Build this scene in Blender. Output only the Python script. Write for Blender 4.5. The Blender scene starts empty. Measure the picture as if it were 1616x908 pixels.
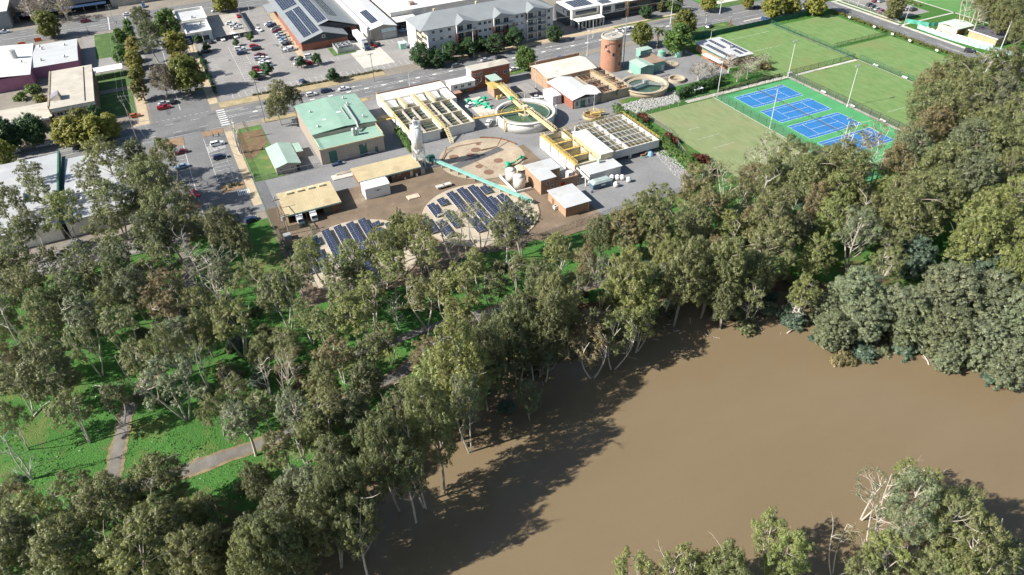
import bpy, math, random
import numpy as np
from math import sin, cos, pi, radians, sqrt, atan2, hypot
rng = random.Random(7)
sc = bpy.context.scene
COL = sc.collection
# ---------------- frame: X runs along the main road, Y across it, metres ----------------
F, PIT, ROLL, HC, YAW = 1139.1, radians(38.27), radians(1.83), 114.9, radians(25)
SC = {0: (0, 0, 1), 1: (0, 0, 4.035), 2: (400, 0, 4.035), 3: (800, 0, 4.035), 4: (1200, 0, 3.88), 5: (0, 200, 4.035), 6: (380, 180, 4.035), 7: (740, 160, 4.035),
      'z1': (240, 0, 8.08), 'z2': (400, 0, 8.08), 'z3': (580, 120, 8.08), 'z4': (730, 90, 8.08), 'z5': (840, 180, 8.08), 'z6': (620, 180, 6.733), 'z7': (1100, 100, 4.753), 'z8': (0, 0, 6.733),
      'k1': (340, 20, 10.09), 'k2': (570, 0, 10.09), 'k3': (720, 0, 10.09), 'k4': (870, 0, 10.09), 'k5': (1020, 0, 8.08), 'k6': (1320, 0, 10.09), 'k7': (1456, 0, 10.09), 'k8': (150, 0, 10.09),
      'f1': (0, 400, 2.987), 'f2': (540, 400, 2.987), 'f3': (1076, 200, 2.987), 'f4': (0, 604, 2.987), 'f6': (1076, 604, 2.987)}
def W(c, x, y, z=0.0):
    """ground-plan position of something surveyed at sheet c, x, y standing z metres up"""
    ox, oy, s = SC[c]
    a = ox + x / s - 808; b = 454 - (oy + y / s)
    cr, sr = cos(ROLL), sin(ROLL)
    u = cr * a + sr * b; v = -sr * a + cr * b
    dx, dy, dz = u, F * cos(PIT) + v * sin(PIT), -F * sin(PIT) + v * cos(PIT)
    t = (z - HC) / dz
    X, Y = dx * t, dy * t
    return X * cos(YAW) + Y * sin(YAW), -X * sin(YAW) + Y * cos(YAW)
def PXM(x, y):
    X = x * cos(YAW) - y * sin(YAW); Y = x * sin(YAW) + y * cos(YAW)
    return F / (Y * cos(PIT) + (HC - 8) * sin(PIT))
def toP(x, y, z):
    X = x * cos(YAW) - y * sin(YAW); Y = x * sin(YAW) + y * cos(YAW)
    cz = Y * cos(PIT) - (z - HC) * sin(PIT); cy = Y * sin(PIT) + (z - HC) * cos(PIT)
    u = F * X / cz; v = F * cy / cz
    return 808 + cos(ROLL) * u - sin(ROLL) * v, 454 - (sin(ROLL) * u + cos(ROLL) * v)

# ---------------- materials ----------------
MATS = {}
def new(name):
    m = bpy.data.materials.new(name); m.use_nodes = True
    nt = m.node_tree
    b = nt.nodes['Principled BSDF']; b.inputs['Specular IOR Level'].default_value = .25
    return m, nt, b
def node(nt, t, **kw):
    n = nt.nodes.new(t)
    for k, v in kw.items(): setattr(n, k, v)
    return n
def mix(nt, fac, a, b, mode='MIX'):
    n = node(nt, 'ShaderNodeMix', data_type='RGBA', blend_type=mode)
    for s, v in ((0, fac), (6, a), (7, b)):
        if isinstance(v, (int, float)): n.inputs[s].default_value = v
        elif isinstance(v, tuple): n.inputs[s].default_value = (*v, 1) if len(v) == 3 else v
        else: nt.links.new(v, n.inputs[s])
    return n.outputs[2]
def noise(nt, scale, detail=4, rough=.6, coord='Object', stretch=None):
    tc = node(nt, 'ShaderNodeTexCoord'); out = tc.outputs[coord]
    if stretch:
        mp = node(nt, 'ShaderNodeMapping'); mp.inputs['Scale'].default_value = stretch
        nt.links.new(out, mp.inputs['Vector']); out = mp.outputs[0]
    n = node(nt, 'ShaderNodeTexNoise'); n.inputs['Scale'].default_value = scale
    n.inputs['Detail'].default_value = detail; n.inputs['Roughness'].default_value = rough
    nt.links.new(out, n.inputs['Vector']); return n.outputs['Fac']
def ramp(nt, fac, *stops):
    r = node(nt, 'ShaderNodeValToRGB'); nt.links.new(fac, r.inputs[0])
    e = r.color_ramp.elements
    while len(e) < len(stops): e.new(.5)
    for k, (p, c) in zip(e, stops): k.position = p; k.color = (*c, 1) if isinstance(c, tuple) else (c, c, c, 1)
    return r.outputs[0]
def math_(nt, op, a, b=None):
    n = node(nt, 'ShaderNodeMath', operation=op)
    for s, v in ((0, a), (1, b)):
        if v is None: continue
        if isinstance(v, (int, float)): n.inputs[s].default_value = v
        else: nt.links.new(v, n.inputs[s])
    return n.outputs[0]
def M(name, col, rough=.7, var=.18, scale=.5, metal=0, lines=None, stain=None, coat=0, fine=.12):
    """plain painted / mineral surface: base colour, wide mottling, fine grain, optional sheet seams every lines[1] m along axis lines[0]"""
    if name in MATS: return MATS[name]
    m, nt, b = new(name)
    c1 = tuple(x * (1 - var) for x in col); c2 = tuple(min(1, x * (1 + var)) for x in col)
    c = mix(nt, ramp(nt, noise(nt, scale), (.3, 0.), (.7, 1.)), c1, c2)
    c = mix(nt, fine, c, ramp(nt, noise(nt, scale * 14, 3), (.3, .2), (.7, 1.)), 'MULTIPLY')
    if stain:
        c = mix(nt, ramp(nt, noise(nt, scale * .45, 6, .7), (.56, 0.), (.66, .8)), c, stain)
    if lines:
        tc = node(nt, 'ShaderNodeTexCoord'); sp = node(nt, 'ShaderNodeSeparateXYZ'); nt.links.new(tc.outputs['Object'], sp.inputs[0])
        w = math_(nt, 'ABSOLUTE', math_(nt, 'SUBTRACT', math_(nt, 'FRACT', math_(nt, 'DIVIDE', sp.outputs[lines[0]], lines[1])), .5))
        c = mix(nt, math_(nt, 'GREATER_THAN', w, .5 - lines[2]), c, tuple(x * lines[3] for x in col))
    nt.links.new(c, b.inputs['Base Color'])
    b.inputs['Roughness'].default_value = rough; b.inputs['Metallic'].default_value = metal
    b.inputs['Coat Weight'].default_value = coat
    MATS[name] = m; return m
def brick(name, a, b_, mortar, s=1.0):
    if name in MATS: return MATS[name]
    m, nt, b = new(name)
    geo = node(nt, 'ShaderNodeTexCoord'); sp = node(nt, 'ShaderNodeSeparateXYZ'); nt.links.new(geo.outputs['Object'], sp.inputs[0])
    cm = node(nt, 'ShaderNodeCombineXYZ'); nt.links.new(math_(nt, 'ADD', sp.outputs[0], sp.outputs[1]), cm.inputs[0]); nt.links.new(sp.outputs[2], cm.inputs[1])
    t = node(nt, 'ShaderNodeTexBrick'); nt.links.new(cm.outputs[0], t.inputs[0])
    t.inputs['Color1'].default_value = (*a, 1); t.inputs['Color2'].default_value = (*b_, 1); t.inputs['Mortar'].default_value = (*mortar, 1)
    t.inputs['Scale'].default_value = 1; t.inputs['Brick Width'].default_value = .5 * s; t.inputs['Row Height'].default_value = .18 * s; t.inputs['Mortar Size'].default_value = .018
    c = mix(nt, .5, t.outputs[0], ramp(nt, noise(nt, .6), (.3, .55), (.75, 1.)), 'MULTIPLY')
    nt.links.new(c, b.inputs['Base Color']); b.inputs['Roughness'].default_value = .85
    MATS[name] = m; return m

asphalt = M('asphalt_grey', (.20, .20, .20), .9, .14, .12, stain=(.155, .155, .16), fine=.35)
asphalt_light = M('asphalt_pale', (.30, .285, .27), .9, .12, .1, stain=(.25, .24, .23), fine=.3)
asphalt_yard = M('asphalt_yard', (.245, .245, .245), .9, .12, .1, stain=(.20, .20, .205), fine=.3)
concrete = M('concrete', (.42, .39, .34), .85, .15, .25, stain=(.3, .27, .22))
concrete_pale = M('concrete_pale', (.55, .52, .46), .85, .14, .3, stain=(.42, .38, .31))
drygrass = M('dry_verge', (.40, .32, .19), .95, .22, .35, stain=(.22, .24, .10), fine=.3)
gravel = M('brown_gravel', (.22, .165, .115), .95, .2, .2, stain=(.28, .22, .16), fine=.4)
slabmat = M('slab_concrete', (.45, .37, .27), .9, .22, .14, stain=(.30, .21, .15), fine=.3)
paint_w = M('paint_white', (.70, .70, .68), .7, .08, .8)
paint_y = M('paint_yellow_line', (.6, .45, .08), .7, .1, 1)
white = M('white_render', (.70, .68, .64), .75, .08, .3, stain=(.5, .46, .39))
white_metal = M('white_metal', (.80, .80, .79), .45, .05, .4)
cream = M('cream_paint', (.66, .57, .40), .7, .1, .4)
yellow = M('yellow_steel', (.62, .45, .15), .5, .18, 1.2)
yellow_pale = M('pale_yellow_steel', (.68, .56, .32), .6, .15, 1)
green_roof = M('green_metal_roof', (.27, .42, .33), .5, .1, .25, lines=(1, 1.9, .02, .75), stain=(.32, .44, .36))
green_roof2 = M('pale_green_metal_roof', (.38, .50, .42), .5, .1, .3, lines=(0, 1.2, .03, .85))
green_dark = M('dark_green_metal', (.06, .16, .12), .5, .15, .8)
green_shed = M('green_shed_wall', (.22, .40, .33), .6, .12, .5)
green_pipe = M('green_pipe_paint', (.03, .42, .24), .4, .15, 1)
teal = M('teal_conveyor', (.25, .50, .43), .5, .12, .6)
yellow_roof = M('straw_metal_roof', (.52, .43, .26), .6, .14, .3, lines=(0, .8, .06, .8), stain=(.40, .31, .19))
grey_roof = M('grey_metal_roof', (.28, .30, .31), .5, .08, .2, lines=(0, 1.0, .04, .9))
grey_roof_y = M('grey_metal_roof_cross', (.26, .28, .29), .5, .08, .2, lines=(1, 1.0, .04, .9))
pale_roof = M('pale_grey_roof', (.52, .53, .53), .5, .08, .2, lines=(1, 2.4, .02, .85), stain=(.42, .41, .38))
white_roof = M('white_metal_roof', (.74, .74, .72), .5, .05, .2, lines=(1, 3, .015, .88))
tan_roof = M('tan_flat_roof', (.50, .46, .39), .85, .12, .2, stain=(.36, .32, .26))
beige_wall = M('beige_wall', (.45, .38, .31), .85, .08, .4, lines=(0, 5.2, .006, .7))
conc_wall = M('weathered_concrete_wall', (.34, .29, .22), .9, .2, .4, stain=(.2, .16, .12))
brick_red = brick('red_brick', (.36, .12, .07), (.30, .095, .055), (.33, .22, .17))
brick_tan = brick('tan_brick', (.46, .29, .18), (.38, .23, .14), (.4, .33, .26))
brick_brown = brick('brown_brick', (.24, .13, .075), (.18, .095, .055), (.28, .22, .17))
pinkwall = M('pink_wall', (.36, .16, .24), .8, .1, .4)
grey_dark = M('charcoal_cladding', (.065, .075, .085), .6, .15, .5, lines=(0, .6, .06, .8))
navy = M('navy_paint', (.03, .06, .12), .5, .1, 1)
blue_grey = M('blue_grey_skip', (.10, .17, .24), .5, .2, 1, stain=(.2, .22, .22))
steel = M('galvanised_steel', (.45, .46, .46), .4, .12, 1, metal=.3)
rust = M('rusty_steel', (.20, .11, .07), .8, .3, .8)
wood = M('weathered_pole', (.28, .25, .20), .9, .15, .7)
black = M('black_rubber', (.025, .025, .025), .8, .1, 2)
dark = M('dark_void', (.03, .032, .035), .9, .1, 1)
orange = M('orange_plastic', (.65, .14, .03), .5, .1, 2)
redpaint = M('red_paint', (.45, .03, .03), .5, .1, 2)
bluecourt = M('court_blue', (.035, .185, .45), .8, .12, .3, fine=.2)
greencourt = M('court_green', (.085, .33, .13), .8, .1, .25, fine=.2)
shade_green = M('green_shade_cloth', (.04, .13, .09), .9, .2, .6)
shade_blue = M('pale_blue_shade_cloth', (.36, .50, .54), .8, .2, .8)
def glass(name='window_glass', col=(.04, .055, .07)):
    if name in MATS: return MATS[name]
    m, nt, b = new(name); b.inputs['Base Color'].default_value = (*col, 1); b.inputs['Roughness'].default_value = .06; b.inputs['Specular IOR Level'].default_value = .6
    MATS[name] = m; return m
GL = glass()
def tankwater(name, col, stain):
    m, nt, b = new(name)
    c = mix(nt, ramp(nt, noise(nt, .3, 5), (.42, 0.), (.6, 1.)), col, stain)
    nt.links.new(c, b.inputs['Base Color']); b.inputs['Roughness'].default_value = .12; b.inputs['Specular IOR Level'].default_value = .5
    return m
W_teal = tankwater('tank_water_teal', (.075, .15, .13), (.06, .12, .09))
W_green = tankwater('tank_water_algae', (.065, .125, .10), (.06, .10, .04))
W_dark = tankwater('filter_water', (.045, .07, .055), (.10, .10, .07))
def panelmat():
    m, nt, b = new('solar_cells')
    tc = node(nt, 'ShaderNodeTexCoord')
    n = noise(nt, .7)
    c = mix(nt, n, (.02, .026, .05), (.04, .05, .085))
    nt.links.new(c, b.inputs['Base Color']); b.inputs['Roughness'].default_value = .22; b.inputs['Specular IOR Level'].default_value = .5
    return m
PV = panelmat()
def mesh_alpha(name, col, opacity):
    m, nt, b = new(name)
    b.inputs['Base Color'].default_value = (*col, 1); b.inputs['Roughness'].default_value = .7
    # woven wire: diagonal strands 6 cm apart
    tc = node(nt, 'ShaderNodeTexCoord'); sp = node(nt, 'ShaderNodeSeparateXYZ'); nt.links.new(tc.outputs['Object'], sp.inputs[0])
    h = math_(nt, 'ADD', sp.outputs[0], sp.outputs[1])
    a = math_(nt, 'LESS_THAN', math_(nt, 'FRACT', math_(nt, 'MULTIPLY', math_(nt, 'ADD', h, sp.outputs[2]), 16)), opacity)
    d = math_(nt, 'LESS_THAN', math_(nt, 'FRACT', math_(nt, 'MULTIPLY', math_(nt, 'SUBTRACT', h, sp.outputs[2]), 16)), opacity)
    nt.links.new(math_(nt, 'MAXIMUM', a, d), b.inputs['Alpha'])
    return m
chain = mesh_alpha('chain_link', (.10, .11, .10), .13)
chain_green = mesh_alpha('green_chain_link', (.04, .12, .08), .17)

# ---------------- mesh builder ----------------
class MB:
    def __init__(s): s.v = []; s.f = []; s.m = []
    def face(s, pts, mi=0):
        i = len(s.v); s.v += [tuple(p) for p in pts]; s.f.append(tuple(range(i, i + len(pts)))); s.m.append(mi)
    def hexa(s, p, mi=0, top=None):
        i = len(s.v); s.v += [tuple(q) for q in p]
        for k, f in enumerate(((3, 2, 1, 0), (4, 5, 6, 7), (0, 1, 5, 4), (1, 2, 6, 5), (2, 3, 7, 6), (3, 0, 4, 7))):
            s.f.append(tuple(i + q for q in f)); s.m.append(top if (top is not None and k == 1) else mi)
    def box(s, x0, y0, z0, x1, y1, z1, mi=0, top=None):
        s.hexa([(x0, y0, z0), (x1, y0, z0), (x1, y1, z0), (x0, y1, z0), (x0, y0, z1), (x1, y0, z1), (x1, y1, z1), (x0, y1, z1)], mi, top)
    def prism(s, pts, z0, z1, mi=0, top=None, bottom=True):
        n = len(pts); i = len(s.v)
        s.v += [(x, y, z0) for x, y in pts] + [(x, y, z1) for x, y in pts]
        s.f.append(tuple(i + n + k for k in range(n))); s.m.append(mi if top is None else top)
        if bottom: s.f.append(tuple(i + k for k in reversed(range(n)))); s.m.append(mi)
        for k in range(n):
            j = (k + 1) % n; s.f.append((i + k, i + j, i + n + j, i + n + k)); s.m.append(mi)
    def cyl(s, x, y, z0, z1, r0, r1=None, n=20, mi=0, cap=True, top=None):
        r1 = r0 if r1 is None else r1; i = len(s.v)
        for z, r in ((z0, r0), (z1, r1)):
            s.v += [(x + r * cos(2 * pi * k / n), y + r * sin(2 * pi * k / n), z) for k in range(n)]
        for k in range(n):
            j = (k + 1) % n; s.f.append((i + k, i + j, i + n + j, i + n + k)); s.m.append(mi)
        if cap:
            s.f.append(tuple(i + n + k for k in range(n))); s.m.append(mi if top is None else top)
            s.f.append(tuple(i + k for k in reversed(range(n)))); s.m.append(mi)
    def ring(s, x, y, z0, z1, ri, ro, n=64, mi=0, a0=0, a1=2 * pi):
        full = abs(a1 - a0 - 2 * pi) < 1e-6
        m_ = n if full else n + 1; i = len(s.v)
        for k in range(m_):
            a = a0 + (a1 - a0) * k / n; c, q = cos(a), sin(a)
            s.v += [(x + ri * c, y + ri * q, z0), (x + ro * c, y + ro * q, z0), (x + ro * c, y + ro * q, z1), (x + ri * c, y + ri * q, z1)]
        for k in range(n):
            p = i + 4 * k; q = i + 4 * ((k + 1) % m_)
            for a, b in ((0, 1), (1, 2), (2, 3), (3, 0)):
                s.f.append((p + b, p + a, q + a, q + b)); s.m.append(mi)
    def tube(s, p, q, r, n=6, r1=None, mi=0):
        r1 = r if r1 is None else r1
        p = np.array(p, float); q = np.array(q, float); d = q - p; L = np.linalg.norm(d)
        if L < 1e-6: return
        d /= L; a = np.cross(d, (0, 0, 1.) if abs(d[2]) < .9 else (1., 0, 0)); a /= np.linalg.norm(a); b = np.cross(d, a)
        i = len(s.v)
        for c, rr in ((p, r), (q, r1)):
            for k in range(n):
                t = 2 * pi * k / n; s.v.append(tuple(c + rr * (cos(t) * a + sin(t) * b)))
        for k in range(n):
            j = (k + 1) % n; s.f.append((i + k, i + j, i + n + j, i + n + k)); s.m.append(mi)
        s.f.append(tuple(i + k for k in reversed(range(n)))); s.m.append(mi); s.f.append(tuple(i + n + k for k in range(n))); s.m.append(mi)
    def path(s, pts, r, n=6, mi=0):
        for a, b in zip(pts, pts[1:]): s.tube(a, b, r, n, mi=mi)
    def mesh(s, name, mats, off=(0, 0, 0), smooth=False):
        me = bpy.data.meshes.new(name)
        me.from_pydata([(x - off[0], y - off[1], z - off[2]) for x, y, z in s.v], [], s.f)
        for m in (mats if isinstance(mats, (list, tuple)) else [mats]): me.materials.append(m)
        me.polygons.foreach_set('material_index', s.m)
        if smooth: me.polygons.foreach_set('use_smooth', [True] * len(s.f))
        me.update(); return me
    def obj(s, name, mats, parent=None, smooth=False, label=None):
        off = tuple(parent['_o']) if parent is not None else (0, 0, 0)
        o = bpy.data.objects.new(name, s.mesh(name, mats, off, smooth)); COL.objects.link(o)
        if parent is not None:
            o.parent = parent; o['_o'] = off
        if label: o['label'] = label
        return o
def tag(o, label, cat, group=None):
    o['label'] = label; o['category'] = cat
    if group: o['group'] = group
    return o
def thing(name, label, cat, loc=(0, 0, 0), rz=0, group=None):
    o = bpy.data.objects.new(name, None); COL.objects.link(o); o.empty_display_size = .5
    o.location = loc; o.rotation_euler = (0, 0, rz); tag(o, label, cat, group); o['_o'] = loc; return o
def at(name, label, cat, x, y, z=0, group=None): return thing(name, label, cat, (x, y, z), 0, group)
def struct(name, mb, mats):
    o = mb.obj(name, mats); o['kind'] = 'structure'; return o
def copy_tree(o, parent=None):
    c = o.copy(); COL.objects.link(c); c.parent = parent
    for ch in [q for q in o.children]: copy_tree(ch, c)
    return c
ORD = ['first', 'second', 'third', 'fourth', 'fifth', 'sixth', 'seventh', 'eighth', 'ninth', 'tenth', 'eleventh', 'twelfth', 'thirteenth', 'fourteenth', 'fifteenth', 'sixteenth', 'seventeenth', 'eighteenth', 'nineteenth', 'twentieth']
def ordn(i):
    if i < 20: return ORD[i]
    t = {2: 'twenty', 3: 'thirty', 4: 'forty', 5: 'fifty', 6: 'sixty', 7: 'seventy', 8: 'eighty', 9: 'ninety'}[(i + 1) // 10]
    return t + '-' + ORD[(i + 1) % 10 - 1] if (i + 1) % 10 else t[:-1] + 'ieth'

# ---------------- terrain, river ----------------
WL = -1.6
shore = [W(0, x, y, WL) for x, y in ((300, 990), (370, 925), (450, 868), (540, 800), (610, 735), (665, 680), (720, 625), (770, 590), (840, 560), (905, 535), (970, 510), (1050, 490), (1130, 482), (1210, 474), (1280, 482), (1330, 500), (1400, 500), (1480, 508), (1560, 512), (1640, 505))]
shore = [(shore[0][0] - 60, shore[0][1] - 70)] + shore + [(shore[-1][0] + 200, shore[-1][1] - 25)]
near = [W(0, x, y, WL) for x, y in ((700, 1080), (900, 1010), (1080, 975), (1250, 945), (1400, 915), (1500, 880), (1620, 870))]
near = [(near[0][0] - 60, near[0][1] - 60)] + near + [(near[-1][0] + 150, near[-1][1] + 10)]
RIV = np.array(shore + near[::-1])
def sdf(P):
    """signed distance to the river outline, positive on land"""
    P = np.asarray(P, float); d = np.full(len(P), 1e9); ins = np.zeros(len(P), bool)
    n = len(RIV)
    for i in range(n):
        a, b = RIV[i], RIV[(i + 1) % n]; e = b - a
        t = np.clip(((P - a) @ e) / (e @ e), 0, 1); q = P - a - t[:, None] * e
        d = np.minimum(d, np.hypot(q[:, 0], q[:, 1]))
        c = (a[1] > P[:, 1]) != (b[1] > P[:, 1])
        if abs(b[1] - a[1]) > 1e-9:
            ins ^= c & (P[:, 0] < (b[0] - a[0]) * (P[:, 1] - a[1]) / (b[1] - a[1]) + a[0])
    return np.where(ins, -d, d)
def hz(P):
    P = np.asarray(P, float); s = sdf(P)
    t = np.clip((s + 8) / 22, 0, 1); t = t * t * (3 - 2 * t)
    z = -4.2 + 4.2 * t
    park = np.clip((150 - P[:, 1] - np.maximum(0, -P[:, 0] * 0)) / 12, 0, 1)
    z += park * .35 * (np.sin(P[:, 0] * .11 + 1) * np.cos(P[:, 1] * .13) + .5 * np.sin(P[:, 0] * .31 + P[:, 1] * .23))
    return z
def gz(x, y): return float(hz([(x, y)])[0])
def grid_mesh(xs, ys):
    X, Y = np.meshgrid(xs, ys); P = np.stack([X.ravel(), Y.ravel()], 1); z = hz(P)
    nx, ny = len(xs), len(ys); v = np.column_stack([P, z])
    i = np.arange((ny - 1) * (nx - 1)); r = i // (nx - 1); c = i % (nx - 1); a = r * nx + c
    f = np.column_stack([a, a + 1, a + nx + 1, a + nx])
    me = bpy.data.meshes.new('ground'); me.from_pydata(v.tolist(), [], f.tolist()); me.polygons.foreach_set('use_smooth', [True] * len(f)); return me
def far(a, b, st, lim):
    x = list(np.arange(a, b + .1, st)); k = st
    lo, hi = [a], [b]
    while lo[0] > -lim: k *= 1.6; lo.insert(0, lo[0] - k); hi.append(hi[-1] + k)
    return np.array(lo[:-1] + x + hi[1:])
gme = grid_mesh(far(-90, 340, 1.8, 3500), far(-10, 275, 1.8, 3500))
def grassmat():
    m, nt, b = new('river_park_grass')
    n1 = noise(nt, .045, 5, .65); n2 = noise(nt, .6, 5, .7); n3 = noise(nt, 3.5, 3, .6)
    lush = mix(nt, n2, (.045, .135, .030), (.11, .265, .058))
    lush = mix(nt, ramp(nt, n3, (.35, .5), (.65, 1.)), (.03, .075, .02), lush)
    dry = mix(nt, n2, (.16, .17, .05), (.26, .22, .10))
    c = mix(nt, ramp(nt, n1, (.54, 0.), (.66, .8)), lush, dry)
    c = mix(nt, ramp(nt, noise(nt, .22, 6, .75), (.57, 0.), (.66, .75)), c, (.15, .115, .065))
    # mud and leaf litter towards the water's edge and on the flooded bank
    tc = node(nt, 'ShaderNodeTexCoord'); sp = node(nt, 'ShaderNodeSeparateXYZ'); nt.links.new(tc.outputs['Object'], sp.inputs[0])
    h = math_(nt, 'ADD', sp.outputs[2], math_(nt, 'MULTIPLY', noise(nt, .25, 4), 1.4))
    c = mix(nt, ramp(nt, h, (.1, 1.), (.45, 0.)), c, (.13, .085, .05))
    nt.links.new(c, b.inputs['Base Color']); b.inputs['Roughness'].default_value = .95; b.inputs['Specular IOR Level'].default_value = .1
    bp = node(nt, 'ShaderNodeBump'); bp.inputs['Strength'].default_value = .9; bp.inputs['Distance'].default_value = .35
    nt.links.new(n3, bp.inputs['Height']); nt.links.new(bp.outputs[0], b.inputs['Normal'])
    return m
gme.materials.append(grassmat())
go = bpy.data.objects.new('ground', gme); COL.objects.link(go); go['kind'] = 'structure'
def watermat():
    m, nt, b = new('muddy_flood_water')
    n = noise(nt, .03, 5, .6, stretch=(1, 2.2, 1))
    c = mix(nt, ramp(nt, n, (.3, 0.), (.72, 1.)), (.180, .134, .078), (.194, .147, .088))
    nt.links.new(c, b.inputs['Base Color']); b.inputs['Roughness'].default_value = .16; b.inputs['Specular IOR Level'].default_value = .3
    bp = node(nt, 'ShaderNodeBump'); bp.inputs['Strength'].default_value = .16; bp.inputs['Distance'].default_value = .15
    nt.links.new(noise(nt, 1.2, 4, .6, stretch=(1, 1.8, 1)), bp.inputs['Height']); nt.links.new(bp.outputs[0], b.inputs['Normal'])
    return m
mb = MB(); mb.face([(-900, -500, WL), (1500, -500, WL), (1500, 145, WL), (-900, 145, WL)])
struct('river', mb, watermat())

def rect(mb, x0, y0, x1, y1, z, mi=0): mb.face([(x0, y0, z), (x1, y0, z), (x1, y1, z), (x0, y1, z)], mi)
def sheet(name, rects, z, m):
    b = MB()
    for i, r in enumerate(rects): rect(b, *r, z)
    return struct(name, b, m)
def kerbed(name, rects, h, mats):
    b = MB()
    for r in rects: b.box(r[0], r[1], -.05, r[2], r[3], h, 0, 1)
    return struct(name, b, mats)
PATHS = []
def strip(name, pts, w, z, m, drape=False):
    if drape: PATHS.append(pts)
    b = MB(); P = []
    for a, c in zip(pts, pts[1:]):
        L = hypot(c[0] - a[0], c[1] - a[1]); n = max(1, int(L / (1.2 if drape else 6)))
        P += [(a[0] + (c[0] - a[0]) * k / n, a[1] + (c[1] - a[1]) * k / n) for k in range(n)]
    P.append(pts[-1])
    if drape:
        for _ in range(6): P = [P[0]] + [tuple((np.array(P[i - 1]) + 2 * np.array(P[i]) + np.array(P[i + 1])) / 4) for i in range(1, len(P) - 1)] + [P[-1]]
    L, R = [], []
    for i, p in enumerate(P):
        q0 = P[max(0, i - 1)]; q1 = P[min(len(P) - 1, i + 1)]; d = np.array([q1[0] - q0[0], q1[1] - q0[1]]); d /= np.hypot(*d) + 1e-9
        for S, sg in ((L, 1), (R, -1)):
            k = sg * (w / 2 + (rng.uniform(-.12, .12) * (3 if m is litter else 1) if drape else 0)); x, y = p[0] - d[1] * k, p[1] + d[0] * k; S.append((x, y, (gz(x, y) if drape else 0) + z))
    for i in range(len(P) - 1): b.face([R[i], R[i + 1], L[i + 1], L[i]])
    return struct(name, b, m)

# town plan (all rectangles x0, y0, x1, y1)
sheet('town_ground', [(-900, 262.5, 230, 1200), (-400, 196, 147.5, 262.5)], .012, M('town_ground', (.27, .24, .20), .95, .2, .06, stain=(.2, .19, .17), fine=.3))
sheet('main_road', [(-900, 266.5, 303, 283)], .03, asphalt)
sheet('top_road', [(-900, 406, 243, 430)], .03, asphalt)
sheet('side_street', [(-13, 283, 8, 406)], .026, asphalt)
sheet('cross_street', [(231, 283, 246, 640)], .026, asphalt)
sheet('oval_road', [(294.6, 30, 303, 266.5)], .026, asphalt)
sheet('supermarket_car_park', [(12.5, 290.5, 99, 403)], .024, asphalt_light)
sheet('clinic_car_park', [(174, 286.5, 229, 296)], .024, asphalt)
sheet('street_parking_bay', [(240, 258, 292, 266.5)], .026, asphalt)
sheet('visitor_car_park', [(-22, 196, 9.5, 266.5)], .026, asphalt)
sheet('plant_yard', [(22.5, 201, 147.3, 262.3), (9.5, 201, 22.5, 219.5), (86, 150, 137, 201), (147.3, 216, 202, 262.3)], .022, asphalt_yard)
sheet('gravel_yard', [(12, 146, 100, 201)], .026, gravel)
sheet('footpath', [(-900, 283.2, -14, 286.5), (-17.5, 287, -14, 402), (8.2, 290, 11.5, 402), (9.6, 205, 12.2, 262), (99, 284, 229, 288)], .034, M('footpath_tan', (.47, .38, .26), .9, .15, .3, stain=(.38, .31, .22)))
kerbed('roadside_verge', [(11.5, 284.2, 78, 289.8), (23.5, 262.8, 64, 266.2)], .1, [concrete, drygrass])
lawn = M('mown_lawn', (.09, .155, .05), .95, .22, .4, stain=(.17, .26, .06), fine=.35)
brownlawn = M('worn_lawn', (.20, .135, .08), .95, .25, .5, stain=(.12, .17, .05), fine=.4)
kerbed('grass_verge', [(-31, 295.5, -18, 322), (-31, 326, -18, 346), (-30, 366, -18, 402), (-900, 262.8, -24, 266), (118.5, 258, 141, 266), (205, 256, 240, 266.2), (247, 283.5, 420, 289), (190, 284.5, 228, 286.2)], .08, [concrete, lawn])
kerbed('planted_lot', [(12.4, 219.5, 22.4, 262)], .08, [concrete, M('patchy_lawn', (.115, .20, .06), .95, .25, .3, stain=(.22, .19, .08), fine=.35)])
b = MB(); pts = [(12.6, 240), (14, 236), (17, 238), (19.5, 242), (22, 246), (22.1, 258), (12.6, 258)]; b.face([(x, y, .092) for x, y in pts]); struct('bare_soil_patch', b, brownlawn)
# road paint
b = MB()
for k in range(-30, 60):
    x = k * 9.0
    if x < 300: rect(b, x, 278.6, x + 3, 278.75, .042); rect(b, x + 2, 270.8, x + 5, 270.95, .042)
for x0, x1 in ((-400, -18), (12, 225)):
    rect(b, x0, 274.1, x1, 274.25, .042); rect(b, x0, 275.4, x1, 275.55, .042)
for k in range(0, 28): rect(b, 22 + k * 7.3, 274.4, 23.8 + k * 7.3, 275.2, .042)
rect(b, -300, 266.9, 290, 267.0, .042); rect(b, -300, 282.5, -14, 282.6, .042)
for x in range(-12, 8, 2): rect(b, x, 283.4, x + .9, 283.55, .042)
for y in range(268, 283, 2): rect(b, 9.5, y, 12.5, y + .8, .042)
rect(b, -2.6, 290, -2.45, 400, .042)
for k in range(-40, 26):
    x = k * 9
    for y in (410.5, 414.5, 422, 426): rect(b, x, y, x + 3.2, y + .16, .042)
rect(b, -400, 418, -20, 418.2, .042); rect(b, 15, 418, 225, 418.2, .042)
for x in (-23, -15): rect(b, x, 407, x + .4, 429, .042)
for k in range(24): rect(b, 298.6, 60 + k * 8.5, 298.75, 63 + k * 8.5, .042)
for x, y, s_ in ((150, 278.8, 1), (60, 279, 1), (196, 270.6, -1), (88, 270.6, -1), (30, 279, 1), (118, 278.8, 1), (-60, 279, 1)):
    b.face([(x, y - .1, .043), (x + s_ * 2.4, y - .1, .043), (x + s_ * 2.4, y + .1, .043), (x, y + .1, .043)][::s_]); b.face([(x + s_ * 2.4, y - .5, .043), (x + s_ * 3.6, y, .043), (x + s_ * 2.4, y + .5, .043)][::s_])
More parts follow.
